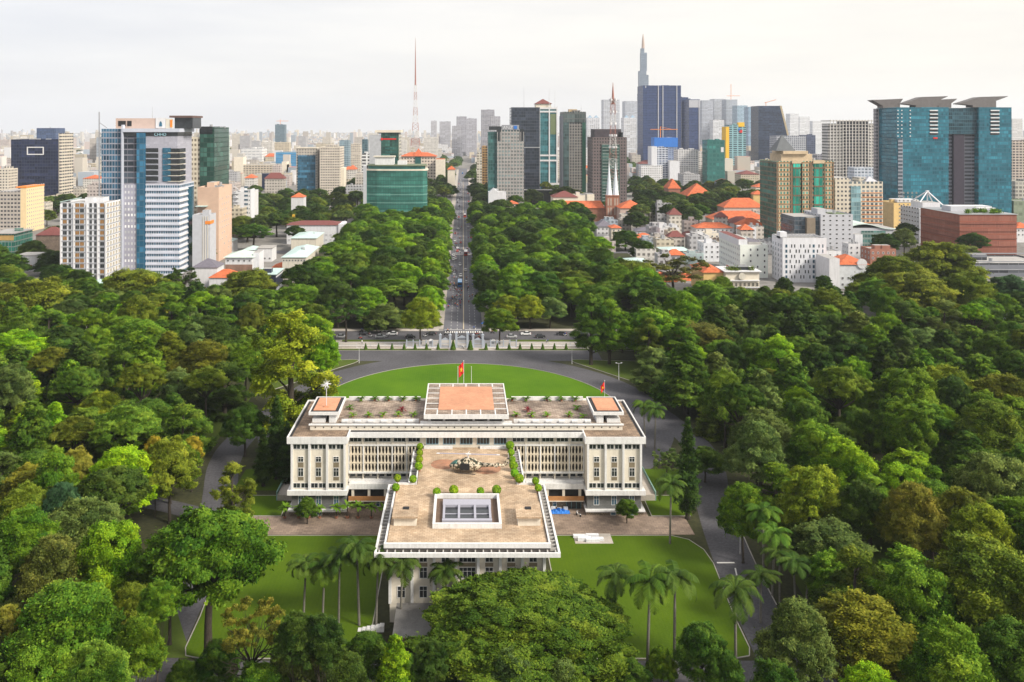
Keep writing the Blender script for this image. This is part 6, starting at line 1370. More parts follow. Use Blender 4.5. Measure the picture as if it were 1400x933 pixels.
for x0, x1, base0, base1, y0 in ((1236, 1296, 1252, 1282, 0), (1208, 1250, 1222, 1246, 22), (1312, 1378, 1330, 1362, 0), (1290, 1326, 1300, 1318, 22)):
    mb = MB(); zt = zz(132.5 if y0 == 0 else 135, 850); mb.extrude([(ux(base0), y0, b.H), (ux(base1), y0, b.H), (ux(base1), y0, zt - 4), (ux(x1), y0, zt + .2), (ux(x1), y0, zt + .6), (ux((x0 + x1) / 2 - 5), y0, zt - .2), (ux(x0), y0, zt - 6.5 if y0 == 0 else zt - .6), (ux(x0), y0, zt - 7 if y0 == 0 else zt - 1.0), (ux(base0), y0, b.H + 2.0)], (0, 12, 0)); mb.build('roof_canopy', cm, b.t)
BUILT.append((b.X - w - 12, b.X + w, 845, 895)); b.done()
# nearer east blocks
b = Bld('yellow rendered block with small paired windows and a flat roof', 1222, 1256, 279, 790, 26, yellowr, clutter=3); b.grid('front', 5, 9, 1.1, 1.6, 4, 3.5, u0=-8, glass=darkglass, frame=cream); b.panel('left', -13, 13, 0, b.H, mat('ochre_side', (.52, .38, .18)), 'side_wall', .2); b.box('roof_shed', white, -6, b.W / 2 + 2, 4, 20, b.H + .95, b.H + 3.4); b.done()
b = Bld('white office with a white rooftop tripod frame above the red-brown louvred block', 1257, 1290, 288, 690, 30, greyl, clutter=0); b.grid('left', 7, 8, 2.2, 1.5, 3, 3.4); b.grid('front', 4, 8, 2.2, 1.5, 3, 3.4); b.box('roof_room', [purewhite, concrete], -6, 8, 2, 20, b.H + .9, b.H + 6, top=1); b.box('roof_plate', white, -b.W / 2, 0, 2, 22, b.H + .9, b.H + 1.6)
mb = MB(); tp = (1, 8, b.H + 14.5)
for p in ((-8, 2, b.H + 6.2), (10, 2, b.H + 4), (-8, 16, b.H + 6), (10, 16, b.H + 4), (1, 8, b.H + 3)): mb.bar(p, tp, .55)
mb.box(0, 2, 7, 9, b.H + 13.5, b.H + 15.2); mb.build('roof_tripod', purewhite, b.t); b.done()
lou = facade('rust_louvres', (.28, .085, .055), (.10, .03, .022), .75, 4.4, (.3, .8), (.06, .9), .8, glass2=(.42, .20, .15), gmetal=0, grough=.6, bump=.9, big=.7)
b = Bld('red-brown louvred office with a planted roof terrace', 1312, 1390, 296, 610, 52, lou, clutter=0, par=1.2, roof=mat('deck_green_grey', (.12, .15, .13)))
b.bands('front', 5, 3.8, 5.2, .5, .45, mat('rust_band', (.20, .07, .05))); b.bands('left', 5, 3.8, 5.2, .5, .45, mat('rust_band', (.20, .07, .05))); b.box('roof_rim', steel, -b.W / 2 - .6, b.W / 2 + .6, -.6, 53, b.H + 1.2, b.H + 1.5)
b.box('roof_bar', [greyl, white], -b.W / 2 + 6, b.W / 2 - 4, 22, 34, b.H + 1.5, b.H + 5, top=1); b.box('roof_awning', white, 2, b.W / 2 - 6, 14, 20, b.H + 4, b.H + 4.5)
g = np.random.default_rng(5)
for k in range(12):
    x, y = g.uniform(-b.W / 2 + 5, b.W / 2 - 4), g.uniform(2, 14); P = g.normal(size=(120, 3)) * [1.0, 1.0, .8] + [x, y, b.H + 2.8]; o = bpy.data.objects.new('roof_plant', leaves_mesh('roof_plant', P, g.normal(size=(120, 3)) + [0, 0, .6], .5, g.uniform(.2, .7, 120), k)); C.objects.link(o); o.parent = b.t; o.color = (*COL['green'], 1)
b.done()
b = Bld('low grey glass podium building with long window strips under the louvred block', 1318, 1440, 362, 540, 34, facade('grey_podium', (.17, .18, .21), (.05, .055, .065), 6, 5, (.02, .98), (.45, .85), .6), clutter=2); b.bands('front', 3, 4, 5, .6, .4, greyc); b.done()
b = Bld('slate grey office with small square windows behind the white hotel', 1122, 1166, 295, 620, 30, greyl, clutter=4); b.grid('front', 5, 9, 1.7, 1.2, 3, 3.2, style='flush'); b.grid('left', 5, 9, 1.7, 1.4, 3, 3.2); b.box('dark_front', [facade('dark_annex', (.10, .11, .13), (.04, .06, .08), 2.4, 3.2, (.06, .94), (.1, .9), .5), concrete], -b.W / 2 - 18, -b.W / 2 - .05, 2, 28, 0, b.H - 1, top=1); b.box('stone_pier', [mat('bronze_pier', (.20, .16, .12)), concrete], -b.W / 2 - 10, -b.W / 2 - 4, -.8, 2, 0, b.H - 1.5, top=1); b.box('roof_deck', mat('roof_green', (.12, .16, .08)), 0, b.W / 2 - 2, 4, 24, b.H + .05, b.H + .6); b.done()
b = Bld('grey school building with a wavy pale green roof and green glazing', 1166, 1222, 312, 640, 26, greyl, clutter=0, par=0); w = b.W / 2
mb = MB(); pts = [(-w - 1 + (2 * w + 2) * i / 12, b.H + 1.4 + 1.9 * math.sin(i / 12 * math.pi * 1.6 + .2)) for i in range(13)]; mb.extrude([(x, -1, z) for x, z in pts] + [(x, -1, z - .5) for x, z in pts[::-1]], (0, 28, 0)); mb.build('wavy_roof', mat('pale_mint_roof', (.56, .66, .62), .5), b.t); b.panel('front', -w + 6, w - 6, 2, b.H - 2, facade('school_glass', (.2, .26, .25), (.06, .14, .13), 2.2, 3.6, (.06, .94), (.2, .8), .5), 'glazed_front', .3); b.box('white_stair', [purewhite, concrete], -w - 1, -w + 4.5, -6, 0, 0, b.H - 4, top=1); b.done()
# white hotel with zigzag dark windows
b = Bld('white boxy hotel with columns of narrow dark windows in a zigzag', 1070, 1130, 328, 520, 18, purewhite, 'hotel', clutter=0, par=1.0)
for c in range(9):
    for r in range(7):
        u = -b.W / 2 + 2.2 + c * 2.7 + (.45 if (r + c) % 2 else -.45) * (0 if c in (0, 8, 6) else 1); b.window('front', u, 2.2 + r * 3.05, .85 if c not in (0, 6) else 1.5, 2.1, blueglass if c in (0, 6, 8) else darkglass, purewhite, 'flush')
b.grid('left', 4, 7, 1.5, 2.0, 2.2, 3.05, glass=blueglass); mb = MB()
for i in range(12): mb.box(-b.W / 2 + i * 2.2, -b.W / 2 + i * 2.2 + .25, 1, 17, b.H + 1, b.H + 1.3)
mb.box(-b.W / 2, b.W / 2, .5, .8, b.H + 1.3, b.H + 1.55); mb.box(-b.W / 2, b.W / 2, 16.5, 16.8, b.H + 1.3, b.H + 1.55); mb.build('pergola', mat('pergola_grey', (.35, .35, .36)), b.t); b.box('stair_head', purewhite, -b.W / 2, -b.W / 2 + 4, 4, 10, b.H + .05, b.H + 4); b.done()
b = Bld('white house with an orange hipped roof and round gable beside the white hotel', 1140, 1188, 362, 500, 20, mat('pale_grey_white', (.56, .58, .60)), 'house', 'house', par=0, clutter=0); b.hip(terracotta, 4.5, .7, x0=-b.W / 2 + 3); b.grid('front', 6, 2, 1.3, 1.5, 1.6, 3.6); mb = MB(); mb.tube([(b.W / 2 - 4, -.6, b.H + .5), (b.W / 2 - 4, .4, b.H + .5)], 2.8, 16); mb.build('round_gable', white, b.t); b.box('west_block', [white, concrete], -b.W / 2 - 3, -b.W / 2 + 2.9, -1, 18, 0, b.H + 3.5, top=1); b.done()
b = Bld('long white hotel with a mint tinted courtyard wall and small windows', 1012, 1050, 337, 535, 44, mat('mint_white', (.70, .74, .70), .7, .06), 'hotel', clutter=1); b.grid('left', 12, 5, 1.1, 1.4, 2.6, 3.5); b.grid('front', 4, 5, 1.0, 1.4, 2.6, 3.5, skip=.3); b.box('raised_wing', [purewhite, maroon], -b.W / 2 - .3, -b.W / 2 + 5, 2, 44, b.H + .05, b.H + 4, top=1); b.box('roof_terrace', [concrete, slate], 0, b.W / 2 - 1, 10, 30, b.H + .05, b.H + 1.4, top=1); b.done()
b = Bld('ornate cream villa with dark arcades and a roof garden among the trees', 992, 1038, 372, 480, 16, warmwhite, 'villa', 'house', par=0, clutter=0); w = b.W / 2; b.grid('front', 8, 2, 1.4, 2.2, 1.2, 3.6, glass=dark, frame=cream, style='deep'); b.bands('front', 2, 4.2, 3.7, .5, 1.1, white); b.box('roof_slab', white, -w - 1, w + 1, -1.2, 16.5, b.H + .03, b.H + .5)
mb = MB(); mb.tube([(-.5, -1.3, b.H - 2.2), (-.5, -.6, b.H - 2.2)], 1.9, 16); mb.build('round_window', cream, b.t); b.box('garden_house', darkglass, -w + 4, w - 4, 3, 12, b.H + .5, b.H + 2.2); b.box('side_wing', [yellowr, terracotta], -w - 11, -w - .05, 4, 30, 0, b.H - 1, top=1); b.hip(terracotta, 3, .8, z=b.H - .95, x0=-w - 11, x1=-w, y0=4, y1=30, name='wing_roof')
for k in range(7):
    x, y = g.uniform(-w + 2, w - 2), g.uniform(1, 4); P = g.normal(size=(90, 3)) * [.8, .7, .6] + [x, y, b.H + 1.3]; o = bpy.data.objects.new('roof_plant', leaves_mesh('roof_plant', P, g.normal(size=(90, 3)) + [0, 0, .6], .35, g.uniform(.2, .7, 90), k + 30)); C.objects.link(o); o.parent = b.t; o.color = (*COL['olive green'], 1)
b.done()
houses = [  # label, xl, xr, yt, Y, D, wall, roof, roof height
 ('white house with an orange gable and slate blue roof near the church', 816, 838, 310, 720, 18, white, slate, 5), ('pale tower-like house with an orange side roof', 836, 849, 312, 700, 14, warmwhite, terracotta, 2), ('white house with a low orange roof below the dark trees', 867, 898, 327, 690, 16, white, terracotta, 4), ('grey sheet-roofed house behind the low orange roof', 870, 898, 316, 740, 14, white, slate, 2.5), ('white flat-roofed house crowded with satellite dishes', 902, 929, 313, 700, 16, white, None, 0),
 ('white house with a broad orange roof above the long white hotel', 952, 1002, 312, 730, 16, white, terracotta, 4), ('white terrace house with arched loggia under the broad orange roof', 964, 990, 320, 690, 12, warmwhite, None, 0), ('pale cubic house with a cluttered roof terrace', 945, 970, 324, 650, 16, white, None, 0), ('small bright white cube house with four dark windows', 1014, 1034, 312, 690, 14, purewhite, None, 0), ('white stepped house left of the long white hotel', 962, 985, 334, 600, 16, purewhite, None, 0), ('low cream roofed shed behind the bare brown tree', 907, 942, 343, 600, 18, warmwhite, aqua, 1.5), ('pale aqua low house by the dark tree', 938, 962, 348, 590, 16, mat('pale_aqua_wall', (.5, .62, .62)), None, 0), ('white lean-to house behind the domed trees', 858, 884, 358, 560, 14, white, aqua, 1.5), ('orange walled house half hidden by the bare brown tree', 888, 925, 385, 520, 16, yellowr, terracotta, 4.5), ('yellow house with an orange roof between the tree trunks', 925, 960, 384, 525, 16, yellowr, terracotta, 4.5), ('pink walled house with maroon roof behind the broad orange roof', 936, 952, 322, 740, 12, pink, maroon, 3),
 ('long school hall with a wide orange roof below the tan office', 974, 1050, 300, 830, 24, warmwhite, terracotta, 7), ('second orange roofed school hall stepped behind the first', 990, 1046, 284, 900, 24, pink, terracotta, 9), ('maroon roofed hall in front of the school roofs', 998, 1032, 305, 770, 16, white, maroon, 5), ('orange roofed pavilion beside the tan office', 1012, 1046, 309, 740, 16, brownpave, terracotta, 6), ('small house with an orange roof above dark trees', 1030, 1047, 266, 980, 14, yellowr, terracotta, 4), ('big orange hipped roof hall half hidden in the dark grove', 940, 976, 268, 980, 34, mat('brick_wall', (.3, .13, .09)), terracotta, 13), ('tall orange roof seen between two dark trees', 914, 930, 258, 1040, 24, mat('brick_wall', (.3, .13, .09)), terracotta, 11), ('orange roof lifted over the grove toward the yellow block', 1033, 1050, 256, 1050, 16, warmwhite, terracotta, 4),
 ('pink old post hall with an orange pediment beside the church', 848, 882, 285, 830, 26, pink, terracotta, 7), ('maroon roofed old house left of the church nave', 756, 790, 270, 930, 24, warmwhite, maroon, 6), ('cream flat block behind the church nave', 784, 800, 268, 940, 18, warmwhite, None, 0), ('white gabled house at the foot of the grid office', 668, 692, 264, 880, 16, purewhite, None, 0), ('low orange roof at the foot of the grid office', 692, 708, 279, 860, 12, warmwhite, terracotta, 3), ('orange roof peeping out of the east wood', 1318, 1368, 486, 330, 13, warmwhite, terracotta, 3.6), ('white corner house with an orange roof east of the red-brown block', 1390, 1412, 312, 700, 14, white, terracotta, 4),
 ('white hip-roofed kiosk behind the white hotel', 1160, 1176, 335, 600, 10, white, None, 0), ('red brick low house between the grey school and the big tree', 1190, 1225, 342, 580, 14, mat('brick_wall', (.3, .13, .09)), None, 0), ('white low annexe beside the orange gabled house', 1130, 1150, 345, 560, 14, white, None, 0)]
for i, (lab, xl, xr, yt, Y, D, wm, rm, rh) in enumerate(houses):
    b = Bld(lab, xl, xr, yt, Y, D, wm, 'house', 'house', par=.7 if rm is None else 0, clutter=2 if rm is None else 0, seed=i)
    if rm is not None: b.hip(rm, rh, .9)
    if Y < 760 and 'peeping' not in lab:
        n = max(2, int(b.W / 3.2)); r = max(1, int((b.H - 1.5) / 3.5)); b.grid('front', n, min(r, 4), 1.3, 1.5, b.H - 2.7 - 3.4 * (min(r, 4) - 1), 3.4); b.grid('left', 3, min(r, 3), 1.2, 1.4, b.H - 2.7 - 3.4 * (min(r, 3) - 1), 3.4)
    if 'satellite' in lab:
        for k in range(5): mb = MB(); x, y = b.g.uniform(-6, 6), b.g.uniform(2, 10); mb.tube([(x, y, b.H), (x, y, b.H + 2)], .1, 5); mb.tube([(x, y, b.H + 2.4), (x - .3, y - .5, b.H + 2.6)], [1.2, 1.5], 12); mb.build('satellite_dish', white, b.t)
        b.mast(2, 5, b.H, b.H + 9, .3, white)
    if 'arched' in lab:
        for u in (-3, 0, 3): mb = MB(); mb.tube([(u, -.5, b.H - 4), (u, .2, b.H - 4)], 1.3, 16); mb.build('arch', mat('arch_brown', (.14, .1, .08)), b.t)
    if 'gabled house at' in lab: mb = MB(); mb.extrude([(-b.W / 2, -.1, b.H), (b.W * .1, -.1, b.H), (-b.W * .2, -.1, b.H + 4.5)], (0, 12, 0)); mb.build('gable', purewhite, b.t)
    b.done()
# blue tarpaulins by the nave
t = thing('tarpaulin_roof', 'bright blue tarpaulin roof over the works beside the church nave', 'tarpaulin', (xx(765, 870), 870, 0)); mb = MB(); mb.box(-14, 8, 0, 8, 12, 12.6); mb.box(-30, -16, 2, 6, 8, 8.5); mb.build('sheet', bluepaint, t); mb = MB()
for x in (-13, 7): mb.box(x, x + .4, 1, 1.4, 0, 12)
mb.build('post', steel, t)
# coloured panels beyond the school
t = thing('climbing_frame', 'blue and yellow play panels standing among dark trees by the school', 'play structure', (xx(397, 760), 760, 0)); mb = MB(); mb.box(-2, 1, 0, 3, 0, 12); mb.build('blue_panel', bluepaint, t); mb = MB(); mb.box(1.2, 3.6, 1, 3, 0, 6); mb.box(1.4, 3.4, 1, 3, 9, 16); mb.build('yellow_panel', yellow, t)
# ---- the low city: single blocks one can pick out, then the sprawl beyond
gq = random.Random(77)
pal_w = [((.60, .58, .55), 'off-white'), ((.66, .66, .68), 'white'), ((.56, .52, .46), 'cream'), ((.42, .42, .44), 'grey'), ((.50, .46, .42), 'beige'), ((.35, .40, .46), 'blue grey'), ((.52, .46, .36), 'ochre'), ((.50, .44, .42), 'pinkish')]
CM = [facade(f'block_{n}', c, tuple(v * .35 for v in c), 3.4, 3.5, (.22, .78), (.28, .76), .4, gmetal=.1, grough=.3) for c, n in pal_w]
placed = []
def city_block(Y0, Y1, n, wr, hr, pxr, group, where, roofs=True, tall=1.5):
    k = 0; tries = 0; rows = []
    while k < n and tries < n * 60:
        tries += 1; px = gq.uniform(*pxr); Y = Y0 * (Y1 / Y0) ** gq.random(); x = xx(px, Y); W = gq.uniform(*wr); D = gq.uniform(*wr); hh = gq.uniform(*hr) * (tall if gq.random() < .12 else 1)
        if abs(x) < 24 + W / 2 or forbidden(x, Y + D / 2, W * .5 + 4): continue
        if any(abs(x - a) < (W + c) / 2 + 2 and abs(Y - b_) < (D + d) / 2 + 2 for a, b_, c, d in placed): continue
        if 900 < x and 2450 < Y < 5600: continue
        placed.append((x, Y, W, D)); i = gq.randrange(len(CM)); rows.append((x, Y, W, D, hh, i)); k += 1
    rows.sort(key=lambda q: (q[5], q[1])); seen = {}
    for x, Y, W, D, hh, i in rows:
        j = seen[i] = seen.get(i, -1) + 1; red_ = roofs and gq.random() < .22; px = PX + x * F / Y
        b = Bld(f"{pal_w[i][1]} {'red-roofed house' if red_ else 'city block'} {where}, {ordinal(j)} of its colour outward", px - W * F / Y / 2, px + W * F / Y / 2, 0, Y, D, CM[i], 'city_block', 'building', par=0 if red_ else .8, clutter=0 if red_ else (2 if Y < 1400 else 1), zt=hh, group=group)
        if red_: b.hip(terracotta if gq.random() < .6 else maroon, hh * .18 + 2, .8)
        BUILT.pop()
city_block(620, 1250, 34, (12, 26), (10, 24), (-20, 330), 'city blocks of the west quarter', 'in the west quarter')
city_block(1000, 2000, 110, (12, 30), (10, 28), (-20, 560), 'city blocks of the northwest', 'in the northwest quarter')
city_block(1450, 2600, 50, (16, 40), (14, 40), (560, 900), 'city blocks beyond the street end', 'beyond the street end')
city_block(1150, 2200, 60, (14, 34), (12, 32), (880, 1420), 'city blocks of the northeast', 'in the northeast quarter')
city_block(560, 880, 30, (8, 14), (7, 13), (830, 1060), 'small houses of the east quarter', 'in the east quarter')
city_block(2000, 4200, 90, (20, 40), (24, 70), (-20, 640), 'slab towers in the far northwest haze', 'in the far northwest haze', False, 1.0)
g = np.random.default_rng(9); mb = MB(); cols = []
tintm, n_, b_ = newmat('sprawl_wall'); at_ = N(n_, 'ShaderNodeAttribute', attribute_name='Col'); n_.links.new(at_.outputs['Color'], b_.inputs['Base Color']); b_.inputs['Roughness'].default_value = .8
for i in range(9000):
    px = g.uniform(-30, 1430); Y = 1350 * (11500 / 1350) ** (g.random() ** .9); x = xx(px, Y)
    if abs(x) < 26 and Y < 1990: continue
    if 850 < x < 3700 and 2400 < Y < 5700 and abs(x - Y * .45) < 1500 and px > 1000: continue
    W = g.uniform(9, 26); D = g.uniform(10, 30)
    if Y < 2700 and (any(a - W / 2 - 2 < x < b_ + W / 2 + 2 and c_ - D < Y < d_ + 2 for a, b_, c_, d_ in BUILT) or any(abs(x - q[0]) < (q[2] + W) / 2 + 1 and q[1] - D - 1 < Y < q[1] + q[3] + 1 for q in placed) or forbidden(x, Y, W * .5 + 6)): continue
    if Y < 1950 and (-230 < x < 30 or 20 < x < 480 and Y < 1420): continue
    hh = g.uniform(7, 22) if g.random() < .9 else g.uniform(25, 75) * (1 if Y > 3000 else .6)
    mb.box(x - W / 2, x + W / 2, Y, Y + D, 0, hh, nobottom=True); c = np.array(pal_w[g.integers(len(pal_w))][0]) * g.uniform(.7, 1.15); r = g.random()
    top = (.42, .14, .08) if r < .18 else tuple(np.array((.40, .39, .38)) * g.uniform(.6, 1.2)); cols += [tuple(c)] * 4 + [top]
o = mb.build('distant_city', tintm, uv=False); me = o.data; ca = me.color_attributes.new('Col', 'FLOAT_COLOR', 'CORNER'); arr = np.repeat(np.c_[np.array(cols), np.ones(len(cols))], 4, axis=0); ca.data.foreach_set('color', arr.ravel().astype(np.float32)); o['kind'] = 'stuff'
# woods far off among the sprawl
P, Nn, T_ = [], [], []
for i in range(420):
    px = g.uniform(-20, 1420); Y = g.uniform(1500, 4200); x = xx(px, Y)
    if abs(x) < 30 or any(abs(x - q[0]) < q[2] / 2 + 8 and abs(Y - q[1]) < q[3] / 2 + 8 for q in placed): continue
    if px > 1000 and 2400 < Y: continue
    r = g.uniform(6, 12); k = 130; d = g.normal(size=(k, 3)); d /= np.linalg.norm(d, axis=1, keepdims=True); d[:, 2] = np.abs(d[:, 2]); P.append(np.array([x, Y, 5]) + d * [r, r, g.uniform(8, 13)]); Nn.append(d); T_.append(g.uniform(.1, .6) + np.zeros(k))
for poly_px, n in [((560, 640, 200, 214), 50), ((850, 900, 206, 222), 40)]:
    for i in range(n):
        Y = F * H / (g.uniform(poly_px[2], poly_px[3]) - PY + 18); x = xx(g.uniform(poly_px[0], poly_px[1]), Y); r = g.uniform(10, 16); k = 260; d = g.normal(size=(k, 3)); d /= np.linalg.norm(d, axis=1, keepdims=True); d[:, 2] = np.abs(d[:, 2])
        if abs(x) < 12: continue
        P.append(np.array([x, Y, 6]) + d * [r, r, g.uniform(10, 16)]); Nn.append(d); T_.append(g.uniform(.1, .6) + np.zeros(k))
me = leaves_mesh('far_woods', np.vstack(P), np.vstack(Nn), 2.2, np.concatenate(T_), 3); o = bpy.data.objects.new('far_woods', me); C.objects.link(o); o.color = (*COL['dark green'], 1); o['kind'] = 'stuff'
# ---- haze
mh = bpy.data.materials.new('haze'); mh.use_nodes = True; n_ = mh.node_tree; n_.nodes.clear(); ho = n_.nodes.new('ShaderNodeOutputMaterial'); pv = n_.nodes.new('ShaderNodeVolumePrincipled'); pv.inputs['Color'].default_value = (.85, .91, 1.0, 1); pv.inputs['Density'].default_value = 0.52e-4; pv.inputs['Anisotropy'].default_value = .1; n_.links.new(pv.outputs[0], ho.inputs['Volume'])
mb = MB(); mb.box(-15000, 15000, -15000, 15000, -1.5, 520); o = mb.build('haze', mh, uv=False); o['kind'] = 'stuff'
# ------------------------------------------------------------------ plants on the palace, gate, traffic, people, lamps
def bush_mesh(name, shape, Rr, h, n, size, seed):
    g = np.random.default_rng(seed); d = g.normal(size=(n, 3)); d /= np.linalg.norm(d, axis=1, keepdims=True); rad = g.uniform(.75, 1.08, n)[:, None]
    if shape == 'ball': P = d * rad * [Rr, Rr, h / 2] + [0, 0, h / 2]; Nn = d + [0, 0, .3]
    else:
        u = g.random(n) ** 1.5; a = g.uniform(0, 6.28, n); q = Rr * (1 - u) ** .8 * g.uniform(.8, 1.1, n); P = np.c_[q * np.cos(a), q * np.sin(a), u * h]; Nn = np.c_[np.cos(a), np.sin(a), .5 + 0 * a] + g.normal(size=(n, 3)) * .3
    return leaves_mesh(name, P, Nn, size, np.clip(g.normal(.5, .18, n), 0, 1), seed)
def plant_thing(name, crown, cat='plant', pot=None, trunk=None, top=0.0, color='green'):
    t = bpy.data.objects.new(name, None); C.objects.link(t); t['category'] = cat
    o = bpy.data.objects.new('foliage', crown); C.objects.link(o); o.parent = t; o.location = (0, 0, top); o.color = (*COL[color], 1)
    if pot: mb = MB(); mb.tube([(0, 0, 0), (0, 0, pot[1] * .9), (0, 0, pot[1])], [pot[0] * .7, pot[0], pot[0] * 1.1], 12); mb.build('pot', mat('clay_pot', (.30, .13, .08)), t)
    if trunk: mb = MB(); mb.cyl(0, 0, 0, top + .3, trunk, 7); mb.build('stem', bark, t)
    return t
shrub = plant_thing('potted_shrub', bush_mesh('foliage', 'ball', 1.15, 2.2, 900, .22, 3), 'shrub', (.62, .6), None, .45, 'bright green')
def near_xyz(px, py, z): Y = depth(py, z); return (xx(px, Y), Y, z)
SH = []
for s, L in (('west', [(518, 352), (517, 376), (515, 401), (513, 427), (492, 474)]), ('east', [(846, 352), (850, 375), (854, 400), (859, 427), (863, 454), (880, 474)])):
    for i, (a, b) in enumerate(L): SH.append((a, b + 11, f'potted shrub in the {s} row on the roof terrace, {ordinal(i)} from the windows'))
for a, b, l in [(436, 470, 'potted shrub at the inner west corner of the terrace, further of two'), (430, 505, 'potted shrub at the inner west corner of the terrace, nearer of two'), (939, 480, 'potted shrub at the inner east corner of the terrace, further of two'), (949, 506, 'potted shrub at the inner east corner of the terrace, nearer of two'),
                (579, 522, 'small round shrub behind the skylight well, westernmost of four'), (641, 518, 'small round shrub behind the skylight well, second from west'), (738, 519, 'small round shrub behind the skylight well, second from east'), (797, 517, 'small round shrub behind the skylight well, easternmost of four')]: SH.append((a, b + 10, l))
for i, (a, b, l) in enumerate(SH):
    p = near_xyz(380 + a / 2.665, 480 + b / 2.665, 14.6); u = p[0] - AX
    dup(shrub, p, i * 1.3, rnd.uniform(.66, .85), l, 'potted shrubs on the roof terrace', (*[c * rnd.uniform(.8, 1.15) for c in COL['bright green']], 1))
wipe(shrub)
def fan_mesh(seed, n, L, z0=0.0, up=(20, 70)):
    g = np.random.default_rng(seed); V, T_ = [], []
    for i in range(n):
        a = i * 2.39996; e = R(g.uniform(*up)); p = np.array([0, 0, z0]); side = np.array([-math.sin(a), math.cos(a), 0]) * .14 * L
        for k in range(5):
            q = p + np.array([math.cos(a) * math.cos(e), math.sin(a) * math.cos(e), math.sin(e)]) * L / 5; f0, f1 = math.sin(math.pi * (k + .3) / 5.4), math.sin(math.pi * (k + 1.3) / 5.9)
            V.append([p - side * f0, p + side * f0, q + side * f1, q - side * f1]); T_.append(.3 + .4 * g.random()); p = q; e -= R(17)
    V = np.array(V); n = len(V); me = bpy.data.meshes.new('foliage'); me.from_pydata(V.reshape(-1, 3).tolist(), [], [tuple(range(4 * i, 4 * i + 4)) for i in range(n)])
    at = me.attributes.new('tint', 'FLOAT', 'POINT'); at.data.foreach_set('value', np.repeat(np.clip(T_, 0, 1), 4).astype(np.float32)); me.materials.append(leaf); return me
tp = plant_thing('potted_palm', fan_mesh(4, 14, 1.5, .2), 'plant', (.35, .4), None, .2, 'green')
k = 0
for a, b in [(272, 233), (330, 234), (383, 231), (438, 231), (493, 231), (868, 232), (924, 232), (980, 232), (1060, 232), (1113, 238)]:
    s = 'west' if a < 600 else 'east'; i = k % 5; dup(tp, near_xyz(380 + a / 2.665, 480 + (b + 8) / 2.665, 19.6), k * 1.7, 1.0, f'small fan palm on the {s} roof garden, {ordinal(i)} from the west in its front row', 'roof garden palms', (*COL['green'], 1)); k += 1
for a, b in [(303, 163), (353, 163), (403, 164), (455, 163), (503, 162), (853, 155), (905, 155), (980, 157), (1033, 159), (1083, 160)]:
    s = 'west' if a < 600 else 'east'; i = k % 5; Y = 232; o = dup(tp, (xx(380 + a / 2.665, Y), Y, 19.6), k, 1.05, f'fan palm by the rear parapet of the {s} roof garden, {ordinal(i)} from the west', 'roof garden palms', (*COL['deep green'], 1)); k += 1
for a, b, c, l in [(262, 214, 'deep green', 'dark leafy potted palm beside the west roof pavilion'), (1090, 214, 'deep green', 'dark leafy potted palm beside the east roof pavilion'), (451, 222, 'red', 'dark red leaved plant in the west roof garden'), (910, 222, 'red', 'dark red leaved plant in the east roof garden')]:
    dup(tp, near_xyz(380 + a / 2.665, 480 + b / 2.665, 19.6), a, 1.0, l, 'roof garden palms', (.13, .02, .02, 1) if c == 'red' else (*COL[c], 1))
wipe(tp)
# low palms in pots along the path west of the stem, tufts along the garden side
tp = plant_thing('young_palm', fan_mesh(8, 15, 1.9, .0, (15, 75)), 'palm', (.4, .35), .12, 2.3, 'deep green')
for i, a in enumerate([25, 75, 112, 152, 213, 253, 292, 340, 383]):
    Y = 206.3; dup(tp, (xx(380 + a / 2.665, Y), Y, .08), i * 2.1, rnd.uniform(.9, 1.15), f'young potted palm on the paved path below the west wing, {ordinal(i)} from the west', 'potted palms on the west path', (*COL['green'], 1))
wipe(tp)
# clipped cones along the forecourt kerb
cone = plant_thing('clipped_cone', bush_mesh('foliage', 'cone', .75, 2.5, 700, .2, 5), 'shrub', None, None, .1, 'deep green')
for i, px in enumerate([500, 517.5, 536, 552.5, 567.5, 583, 599, 619.5, 643, 664.5, 680, 696, 711, 727, 742, 758, 774]):
    big = i in (7, 8); dup(cone, (xx(px, 362.4), 362.4, .15), i, 1.55 if big else 1.0, 'tall clipped cone beside the main gate, ' + ('west one' if i == 7 else 'east one') if big else f'clipped green cone on the gate verge, {ordinal(i)} counted from the west', 'clipped cones by the gate', (*COL['deep green'], 1))
wipe(cone)
# ---- gate
gm_ = mat('silver_grey_iron', (.42, .46, .54), .5, .1, metal=.2)
gt = thing('main_gate', 'silver grey iron gate with three leaves between six tall pillars', 'gate', (0, 366, 0))
GX = [xx(p, 366) for p in (602, 615.5, 623.9, 639.2, 647, 660)]
for i, x in enumerate(GX):
    h = 6.0 if i in (2, 3) else 5.2; mb = MB(); mb.box(x - .45, x + .45, -.45, .45, 0, h); mb.box(x - .6, x + .6, -.6, .6, h, h + .25); mb.cyl(x, 0, h + .25, h + .9, .3, 8, r2=.1); mb.build('gate_pillar', gm_, gt)
for a, b, h in ((0, 1, 3.6), (2, 3, 4.5), (4, 5, 3.6)):
    x0, x1 = GX[a] + .46, GX[b] - .46; n = int((x1 - x0) / .35); mb = MB()
    for k in range(n + 1): x = x0 + (x1 - x0) * k / n; mb.box(x - .05, x + .05, -.05, .05, .1, h - .2)
    for z in (.3, h * .5, h - .3): mb.box(x0, x1, -.08, .08, z - .09, z + .09)
    mb.extrude([(x0, -.07, h - .2), (x1, -.07, h - .2), ((x0 + x1) / 2, -.07, h + .7)], (0, .14, 0)); mb.build('gate_leaf', gm_, gt)
